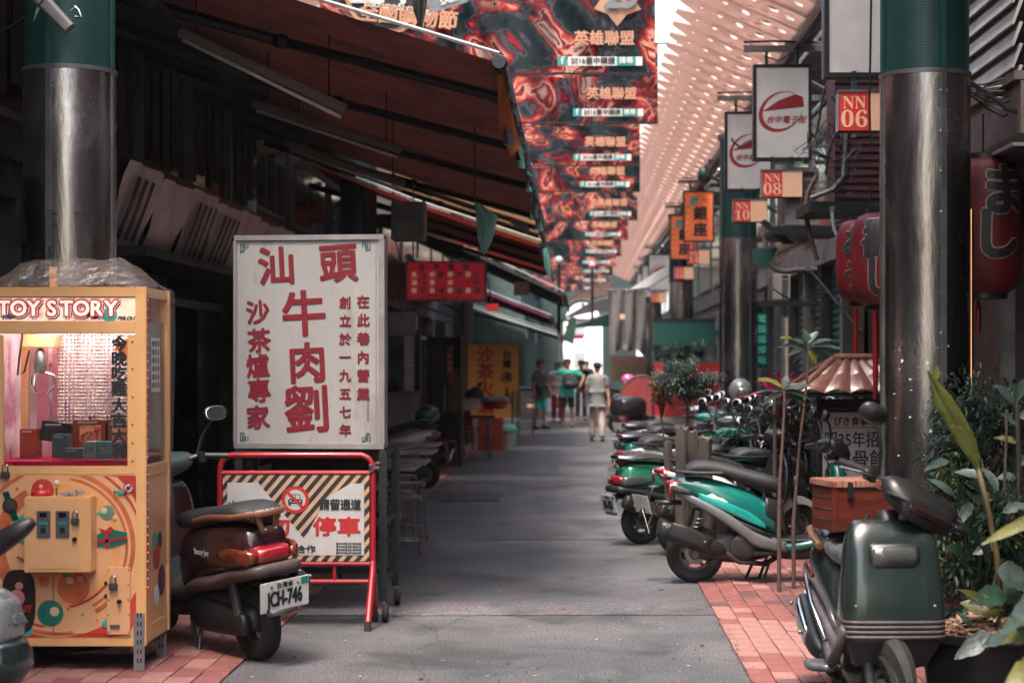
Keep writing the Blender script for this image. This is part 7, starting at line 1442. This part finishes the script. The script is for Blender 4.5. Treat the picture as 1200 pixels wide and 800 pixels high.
    return t, s, v
C = lambda n, c, **k: M(n, c, .85, bump=.3, bs=80, **k)
hang_arms = (((-.23,-.02,1.12),(-.25,.06,.88)),((.23,.02,1.12),(.25,-.04,.88)))
person('man in grey polo shirt, beige trousers and dark cap walking away down the lane', 700, 517, 0, 1.66, C('grey_polo', (.17,.18,.18)), C('beige_trousers', (.36,.30,.27)), K['black'], hang_arms, (.12,-.10), short=False, hat=C('dark_cap', (.012,.012,.013)), bodyw=1.15)
p2_, s, v = person('man in grey T-shirt and turquoise shorts with a crossbody bag, looking left to right', 633, 502, 130, 1.72, C('grey_tshirt', (.08,.085,.09)), C('turquoise_shorts', (.03,.50,.46)), K['black'], (((-.24,.04,1.12),(-.20,.16,.93)),((.25,-.01,1.12),(.26,.03,.87))), (.06,-.05), bodyw=1.2)
MB().tube([v(-.15,.05,1.44), v(0,.17,1.25), v(.18,.13,1.0)], .012, 6).build('bag_strap', K['black'], p2_, local=True); MB().loft([(v(.16,.16,.90), V((.09,0,0)), V((0,0,.02)), 4),(v(.16,.18,.97), V((.10,0,0)), V((0,.05,0)), 4),(v(.16,.16,1.06), V((.08,0,0)), V((0,.03,0)), 4)], mode='v').build('shoulder_bag', K['black'], p2_, True, local=True)
p3_, s, v = person('man in bright green T-shirt and dark shorts swinging a dark bag before him', 665, 500, 176, 1.74, C('mint_tshirt', (.03,.42,.34)), C('dark_shorts', (.02,.035,.035)), dteal, (((-.42,.10,1.28),(-.33,.30,1.10)),((.45,.08,1.30),(.22,.28,1.22))), (.10,-.08), bodyw=1.15)
t = thing('backpack', 'dark backpack held up in front by the man in the green T-shirt', 'bag', p3_.location+V((.06,-.36*s,.98)), R(8)); MB().loft([((0,0,0),(.14,0,0),(0,.09,0),3),((.02,0,.14),(.20,0,0),(0,.12,0),3),((-.02,0,.34),(.17,0,0),(0,.10,0),3),((-.05,0,.42),(.09,0,0),(0,.06,0),2.4)], mode='v').build('pack', C('pack_cloth', (.03,.035,.035)), t, True, local=True); MB().loft([((0,-.11,.05),(.11,0,0),(0,.02,0),4),((.01,-.135,.1),(.13,0,0),(0,.03,0),4),((.0,-.12,.2),(.11,0,0),(0,.02,0),4)], mode='v').build('pocket', K['black'], t, True, local=True)
person('person in white shirt and red trousers partly behind the man with the backpack', 653, 494, 185, 1.66, C('white_shirt', (.55,.56,.56)), C('red_trousers', (.45,.01,.04)), K['red'], hang_arms, (.05,-.05), short=False, bodyw=.95)
person('person in black standing behind the man in the green T-shirt', 681, 492, 170, 1.70, C('black_shirt', (.015,.018,.02)), C('black_trousers', (.012,.012,.014)), K['black'], hang_arms, (.03,.0), short=False)
person('distant person in dark clothes against the bright end of the lane', 688, 478, 180, 1.68, C('dim_green_shirt', (.02,.05,.05)), C('black_trousers', (.012,.012,.014)), K['black'], hang_arms, (.03,.0), short=False)
person('distant person in dark blue grey walking far down the lane', 662, 474, 10, 1.66, C('dusk_shirt', (.05,.07,.08)), C('black_trousers', (.012,.012,.014)), K['black'], hang_arms, (.08,-.06), short=False)
# ---------------------------------------------------------------- plants
def leafmat(name, c, rough=.42, **k):
    k.setdefault('wear', tuple(q*.5+.02 for q in c[::-1])); k.setdefault('wt', .63)
    return M(name, c, rough, bump=.35, bs=45, var=.5, vs=9, transl=.3, ws=12, **k)
LM = [leafmat('leaf_dark', (.012,.035,.022)), leafmat('leaf_mid', (.022,.058,.035)), leafmat('leaf_grey', (.062,.092,.084), .33), leafmat('leaf_yellow', (.12,.115,.02))]
def leaf(m, base, d, up, L_, w, droop=.3, seg=5, fold=.25):
    """one leaf blade as a curved, folded strip starting at base"""
    d = d.normalized(); side = d.cross(up)
    if side.length < .05: side = d.cross(V((.3,1,.2)))
    side.normalize(); nrm = side.cross(d); rows = []
    for i in range(seg+1):
        u = i/seg; c = base+d*L_*u+V((0,0,-1))*droop*L_*u*u; ww = w*.5*(sin(pi*min(1, u**.75*1.0)))**.8*(1+.12*sin(i*2.7+L_*40)) if 0 < u < 1 else .002
        rows.append([c+side*ww+nrm*ww*fold, c, c-side*ww+nrm*ww*fold])
    m.rings(rows, cap=False, close=False); return m
def bush(name, label, cat, base, c, r, n, ll, lw, mats, big=0, droop=.35, rnd=None, trunk=None, flat=1, clumps=9, hole=.35):
    """leaves on twigs around clump centres spread through the crown"""
    rnd = rnd or random.Random(int(abs(c.x)*100)+n); t = thing(name, label, cat, base)
    cl = []
    for k in range(clumps):
        while True:
            q = V((rnd.uniform(-1,1), rnd.uniform(-1,1), rnd.uniform(-1,1)))
            if q.length < 1: break
        cl.append((c+V((q.x*r[0]*.8, q.y*r[1]*.8, q.z*r[2]*.8)), rnd.uniform(.22,.5)))
    ms = [MB() for _ in mats]
    for i in range(n):
        cc, cr = rnd.choice(cl); d = V((rnd.gauss(0,1), rnd.gauss(0,1), rnd.gauss(0,.8)*flat)).normalized(); p = cc+V((d.x*r[0], d.y*r[1], d.z*r[2]))*cr*rnd.uniform(.2,1)
        dd = (d+V((rnd.uniform(-.5,.5), rnd.uniform(-.5,.5), rnd.uniform(-.1,.6)))).normalized(); k = min(len(mats)-1, int(rnd.random()**1.6*len(mats)))
        leaf(ms[k], p, dd, V((0,0,1)), ll*rnd.uniform(.6,1.3), lw*rnd.uniform(.7,1.2), droop*rnd.uniform(.3,1.4), 3)
    for m, mt in zip(ms, mats):
        if m.v: m.build('foliage', mt, t, True, kind='stuff')
    if trunk:
        tw = MB().tube(trunk[0], trunk[1], 8).build('trunk', K['bark'], t, 'edge')
        m = MB()
        for cc, cr in cl: tp = V(trunk[0][-1]); m.tube([tp, tp.lerp(cc,.5)+V((0,0,.03)), cc], [.012,.008,.004], 5)
        m.build('branch', K['bark'], t)
    return t
K['bark'] = M('bark', (.06,.047,.04), .9, bump=1, bs=30, var=.4, vs=8, wear=(.15,.12,.10), wt=.6, stretch=(1,1,.2))
# clipped round shrub in front of the red board
D = 19; c = P(806,443,D); bush('round_shrub', 'grey green clipped round shrub in front of the red board', 'shrub', (c.x,D,.6), c, (.43,.30,.23), 5200, .036, .02, [LM[2], M('leaf_silver', (.10,.11,.10), .3, transl=.2), LM[1]], trunk=([(c.x+.02,D,.3),(c.x,D,1.0),(c.x,D,1.25)], [.03,.022,.012]), clumps=26)
for (px, py, D, s, lab) in ((775,432,19.4,.16,'yellowing side twigs'),):
    c = P(775,455,D); bush('yellow_shrub', 'sparse yellowish shrub leaning left of the grey green round one', 'shrub', (c.x,D,.7), c, (.14,.12,.2), 420, .06, .03, [LM[3], M('leaf_rust', (.16,.09,.05), .5, transl=.3)], trunk=([(c.x+.1,D,.3),(c.x,D,1.1)], [.012,.008]), clumps=8)
D = 26.6; c = P(800,412,D); bush('potted_fern', 'feathery grey green plants filling the gap under the green sign box', 'plant', (c.x,D,1.2), c, (.42,.2,.16), 1500, .10, .025, [LM[2], LM[1]], clumps=20)
# bark posts (cut trunks)
for i, (px, w, y0, y1, rz, lab) in enumerate(((797,13,494,566,.05,'darkest cut bark post, left, among the scooters'),(810,15,498,566,-.03,'broad cut bark post, middle, among the scooters'),(826,11,505,566,.02,'pale narrow cut bark post, right, among the scooters'),(786,9,510,566,-.08,'short cut bark post leaning left of the others'))):
    D = 15.2+i*.2; a = P(px, y0, D); x = a.x; rr = w*D/F/2*(1.1+.15*(i % 3)); t = thing('bark_post', lab, 'post', (x, D, 0), group='cut bark posts in the planter'); m = MB(); rnd = random.Random(i); rs = []
    for k in range(12):
        z = (a.z-.05)*k/11; rs.append([V((x+rz*z*.3+rr*(1+.5*noise.noise(V((j*.9,k*.35,i*3))))*cos(j*2*pi/14), D+rr*(1+.18*noise.noise(V((j*.9,k*.35,i*3+9))))*sin(j*2*pi/14), z+(rnd.uniform(-.05,.03) if k == 11 else 0))) for j in range(14)])
    m.rings(rs); m.build('bark_body', K['bark'], t, 'edge'); MB().cyl((x+rz*a.z*.3, D), rr*.7, a.z-.09, a.z-.052, 10).build('cut_top', M('cut_wood', (.3,.22,.16), .9), t)
# two thin stemmed saplings
def sapling(label, stem, D, leaves, mt, r=.012, L_=.26, w=.07):
    pts = [P(x, y, D) for x, y in stem]; t = thing('thin_sapling', label, 'sapling', (pts[0].x, D, 0), group='thin stemmed saplings by the scooters'); MB().tube([V((pts[0].x,D,0))]+pts, [r*1.3]*2+[r*(1-.5*i/len(pts)) for i in range(len(pts)-1)], 8).build('stem', M('reddish_stem', (.085,.05,.042), .7, bump=.5), t, 'edge')
    for i, (x, y, ang, l, m_) in enumerate(leaves):
        b = P(x, y, D); d = V((cos(R(ang)), random.uniform(-.5,.3), sin(R(ang)))); leaf(MB(), b, d, V((0,-.5,1)), L_*l, w*(.8+.4*random.random()), .25, 6).build('leaf', LM[m_], t, True)
D = 13.4
sapling('taller thin stemmed sapling with spreading leaves above the menu stand', [(930,610),(934,560),(937,520),(942,480),(947,430),(948,405)], D, [(948,408,165,1.0,2),(946,405,150,.7,1),(948,406,10,1.0,2),(949,404,25,.8,1),(947,404,100,.6,1),(948,402,60,.6,2),(945,408,190,.6,3),(950,408,-10,.9,1),(948,410,-60,.4,3),(946,409,215,.5,2),(930,398,160,.5,3)], None)
sapling('shorter thin stemmed sapling with wilted leaves beside the red leaved plant', [(913,606),(914,560),(917,520),(919,480),(919,455)], D-.2, [(919,458,170,.8,2),(918,455,145,.9,3),(919,456,20,.9,2),(920,458,-5,.7,1),(919,454,80,.5,2),(921,460,-30,.7,3),(917,460,200,.6,1),(905,448,160,.5,3),(926,462,-20,.6,1)], None)
# red leaved cordyline
c = P(908,455,16); t = thing('red_leaved_plant', 'plant with long crimson pointed leaves behind the scooters', 'plant', (c.x,16,0)); redl = leafmat('leaf_crimson', (.26,.012,.05)); redd = leafmat('leaf_darkred', (.05,.012,.022)); rnd = random.Random(33)
tube('stem', K['bark'], t, [(c.x,16,0),(c.x,16,1.45)], .018, 8)
for i in range(34):
    a = rnd.uniform(-.3,pi+.3); low = i > 16; b_ = V((c.x+rnd.uniform(-.05,.08), 16+rnd.uniform(-.08,.08), (1.28 if low else 1.45)-rnd.random()*.1)); leaf(MB(), b_, V((cos(a), rnd.uniform(-.7,.4), sin(a)*(.4 if low else .9)+.25)), V((0,0,1)), rnd.uniform(.22,.4), .055, .35, 6).build('leaf', redd if low else redl, t, True)
# dark leafy mass among the scooters
c = P(880,470,17.2); bush('dark_shrub', 'dark leafy shrub behind the handlebars of the scooters', 'shrub', (c.x,17.2,0), V((c.x+.2,17.3,1.15)), (.5,.3,.38), 1400, .12, .03, [LM[0], redd, LM[1]], clumps=12)
# potted plants at the right edge
t = thing('plant_tub', 'dark round tub full of wood chips in the lower right corner', 'planter', (X_(1120,8.6), 8.75, 0)); D = 8.75; pc = V((X_(1150,D), D, 0)); zt = Z_(738,D)
MB().lathe([(.001,.0),(.24,.0),(.30,zt-.03),(.33,zt-.03),(.33,zt+.01),(.30,zt+.01),(.29,zt-.04),(.001,zt-.05)], pc, 'z', 32).build('tub', K['black'], t, 'edge')
m = MB(); rnd = random.Random(5)
for k in range(420):
    a = rnd.random()*6.28; q = .29*rnd.random()**.5; m.box(-.03,.03,-.008,.008,-.003,.003, rot=(rnd.uniform(-.5,.5),rnd.uniform(-.5,.5),rnd.random()*3)); k_ = len(m.v)-8; off = pc+V((q*cos(a), q*sin(a), zt-.03+.10*(1-q/.3)+rnd.random()*.02)); s_ = rnd.uniform(.5,1.4)
    for j in range(k_, k_+8): v = V(m.v[j])*s_+off; m.v[j] = tuple(v)
m.build('wood_chips', M('wood_chip', (.26,.15,.10), .8, var=.5, vs=30), t, kind='stuff')
t = thing('plant_pot', 'second low pot behind the tub of wood chips', 'planter', (2.35, 10.1, 0)); MB().lathe([(.001,0),(.2,0),(.27,.42),(.29,.42),(.29,.46),(.26,.46),(.001,.44)], (2.3,10.0,0), 'z', 24).build('pot', M('clay_grey', (.07,.05,.045), .8, bump=.4), t, 'edge'); MB().lathe([(.001,0),(.14,0),(.2,.3),(.22,.3),(.001,.29)], (2.75,9.7,0), 'z', 24).build('small_pot', M('pot_terracotta', (.18,.07,.05), .8), t, 'edge')
# main dense shrub
c = P(1150,515,9.9); bush('leafy_shrub', 'dense dark leafy shrub filling the right edge behind the scooter', 'shrub', (2.25,10.1,.4), V((X_(1150,9.9),10.0,1.22)), (.36,.30,.46), 3600, .055, .018, [LM[0], LM[1], LM[2], LM[1]], trunk=([(2.28,10.0,.4),(2.25,10,.8),(2.22,9.95,1.0)], [.02,.016,.012]), clumps=34)
bush('corner_undergrowth', 'dense dark undergrowth in the lower right corner below the broad leaves', 'plants', (2.0,9.3,.3), V((X_(1165,9.2),9.25,.72)), (.42,.25,.40), 2600, .06, .02, [LM[0], LM[0], LM[1], LM[3]], clumps=30)
bush('low_fern', 'fine leaved fern below the dense shrub at the right', 'fern', (2.1,9.9,.4), V((X_(1118,9.8),9.8,.98)), (.2,.2,.34), 1800, .04, .018, [LM[1], LM[3], LM[0]], clumps=14)
# large separate leaves of the foreground plants: (px,py,D, tip px,py, width, droop, material)
def bigplant(label, base, leaves, group=None, name='broad_leaved_plant'):
    t = thing(name, label, 'plant', base)
    for (bx_, by_, D, tx, ty, w, dr, mt) in leaves:
        a = P(bx_,by_,D); b_ = P(tx,ty,D+random.uniform(-.12,.1)); L_ = (b_-a).length; d = (b_-a)+V((0,0,dr*L_)); l = MB(); leaf(l, a, d, V((.1,-.8,.6)), d.length, w, dr, 8, .18); l.build('leaf', mt if not isinstance(mt, int) else LM[mt], t, True)
        tube('petiole', LM[1], t, [a, a.lerp(V((base[0],base[1],a.z-.25)), .5)+V((0,0,-.06)), (base[0],base[1],max(base[2],a.z-.5))], .006, 6)
    return t
bigplant('broad leaved plant with yellow green and grey leaves rising from the tub of wood chips', (X_(1150,8.7),8.75,.40), [(1172,722,8.6,1125,705,.10,.2,3),(1175,715,8.55,1123,690,.06,.1,3),(1180,700,8.6,1135,706,.12,.3,1),(1165,745,8.4,1118,773,.10,.2,2),(1185,745,8.4,1150,758,.07,.2,2),(1150,700,8.9,1124,725,.05,.3,0),(1160,690,8.9,1200,700,.16,.1,0),(1168,668,8.8,1210,690,.15,.2,2),(1140,735,8.6,1120,715,.03,.1,1)])
bigplant('blurred large green leaves nearest the camera at the right edge', (X_(1230,6.4),6.5,.3), [(1228,735,6.4,1176,752,.09,.1,3),(1240,700,6.4,1172,745,.11,.2,1),(1225,780,6.3,1178,800,.10,.2,3),(1230,600,6.6,1150,638,.05,.05,3),(1220,760,6.4,1190,735,.08,.2,1),(1236,700,6.4,1186,720,.10,.2,2)])
bigplant('glossy grey leaved plant between the shrub and the scooter handlebar', (X_(1150,9.1),9.2,.5), [(1120,583,9.1,1085,558,.045,.3,2),(1112,540,9.2,1083,552,.05,.25,2),(1150,560,9.1,1118,552,.06,.3,2),(1140,590,9.1,1120,620,.06,.3,2),(1158,600,9.1,1135,575,.05,.4,2),(1150,640,9.0,1128,610,.06,.35,0),(1165,640,9.0,1140,650,.07,.3,2),(1175,600,9.1,1205,590,.06,.2,2),(1130,650,9.1,1106,640,.07,.3,0),(1160,660,9,1148,622,.06,.3,2),(1140,615,9.1,1162,598,.05,.3,0),(1170,575,9.2,1150,545,.05,.3,2)])
bigplant('tall leggy plant with pale curled leaves at the top right of the shrubs', (X_(1192,9.4),9.5,.4), [(1188,475,9.4,1164,446,.05,.4,2),(1192,470,9.4,1200,440,.05,.3,1),(1195,490,9.4,1222,480,.06,.3,2),(1190,498,9.4,1172,482,.05,.3,1),(1192,520,9.4,1164,512,.05,.3,3),(1194,545,9.4,1212,530,.05,.3,1),(1190,560,9.4,1168,560,.06,.3,2),(1193,600,9.4,1212,596,.07,.3,1)])
tube('stem', K['bark'], bpy.data.objects['broad_leaved_plant.003'], [P(1190,740,9.5),P(1191,640,9.45),P(1194,540,9.4),P(1192,470,9.4)], .012, 8)
tube('stem', K['bark'], bpy.data.objects['broad_leaved_plant.003'], [P(1178,700,9.3),P(1176,600,9.3),P(1179,520,9.3),P(1180,480,9.3)], .008, 8)
# the tall furled leaf crossing in front of the column
t = thing('furled_palm_leaf', 'tall furled yellow green leaf crossing in front of the steel column base', 'leaf', P(1172,690,8.9)); pts = [P(1174,720,8.9),P(1168,650,8.9),P(1157,590,8.9),P(1146,548,8.9),P(1135,520,8.9),P(1120,493,8.9),P(1105,468,8.9),P(1087,434,8.9)]
MB().tube(pts[:4], [.018,.016,.014,.015], 8).build('stalk', M('brownish_stalk', (.10,.07,.03), .6, var=.3), t, True)
g = []
for i, p in enumerate(pts[3:]):
    w = (.016,.045,.05,.045,.004)[i]; d = (pts[-1]-pts[3]).normalized(); s_ = d.cross(V((0,1,0))).normalized(); g.append([p+s_*w, p+s_*w*.4+V((0,-.02,0)), p+V((0,.012,0)), p-s_*w*.4+V((0,-.025,0)), p-s_*w])
MB().rings(g, cap=False, close=False).build('blade', leafmat('leaf_olive', (.09,.10,.02), .4, wear=(.20,.14,.05), wt=.58), t, True); leaf(MB(), P(1096,447,8.9), V((.1,0,1)), V((0,-1,0)), .09, .04, .1).build('leaf_tip', LM[3], t, True)
t = thing('red_flower', 'small red blossom lying low among the plants', 'flower', P(1158,779,8.5)); p = P(1158,779,8.5)
for k in range(9): a = k*.7; leaf(MB(), p, V((cos(a),-.3,sin(a)*.6+.3)), V((0,-1,.3)), .04, .03, .2, 4).build('petal', K['taill'], t, True)
MB().sphere(p, .012, n=8).build('flower_centre', K['inkr'], t, True)
# scattered litter on the ground
rnd = random.Random(77); m = MB()
for k in range(260):
    x = rnd.uniform(-1.8,2.6); y = 9.2+rnd.random()**1.6*26; s_ = rnd.uniform(.006,.02); a = rnd.random()*6; z = .004 if x < RR else .02
    m.add([(x+s_*cos(a+q*1.57)*(1 if q % 2 else .5), y+s_*sin(a+q*1.57)*(1 if q % 2 else .5), z) for q in range(4)], [(0,1,2,3)])
o = m.build('litter', K['pale'], None); o['kind'] = 'stuff'
# scuffed gutter grit where the pavers meet the asphalt, gum spots and butts on the road
rnd = random.Random(91); m = MB()
for k in range(700):
    e = RR if k % 3 else RL; y = 9.3+rnd.random()**1.5*22; x = e+rnd.gauss(0,.022); s_ = rnd.uniform(.003,.012); a = rnd.random()*6; z = .019 if (x > RR or x < RL) else .0065
    m.add([(x+s_*cos(a+q*1.26)*rnd.uniform(.5,1), y+s_*1.6*sin(a+q*1.26)*rnd.uniform(.5,1), z+.0004*(k % 5)) for q in range(5)], [(0,1,2,3,4)])
o = m.build('edge_grit', M('road_grit', (.09,.075,.07), .9, var=.5), None); o['kind'] = 'stuff'
m = MB()
for k in range(90):
    x = rnd.uniform(RL+.1, RR-.1); y = 9.4+rnd.random()**1.4*20; s_ = rnd.uniform(.006,.018)
    m.add([(x+s_*cos(q*.9), y+s_*1.2*sin(q*.9), .0062+.0003*(k % 7)) for q in range(7)], [tuple(range(7))])
o = m.build('gum_spots', M('old_gum', (.028,.027,.028), .8), None); o['kind'] = 'stuff'
# ---------------------------------------------------------------- air of the lane
hm = bpy.data.materials.new('thin_haze'); hm.use_nodes = True; n = hm.node_tree; n.nodes.remove(n.nodes['Principled BSDF'])
pv = n.nodes.new('ShaderNodeVolumePrincipled'); pv.inputs['Color'].default_value = (.86,.97,.98,1); pv.inputs['Density'].default_value = .00028; pv.inputs['Anisotropy'].default_value = .2
n.links.new(pv.outputs[0], n.nodes['Material Output'].inputs['Volume'])
o = MB().box(-201, 201, -81, 601, -1.05, 9.9).build('haze', hm, None); o['kind'] = 'stuff'
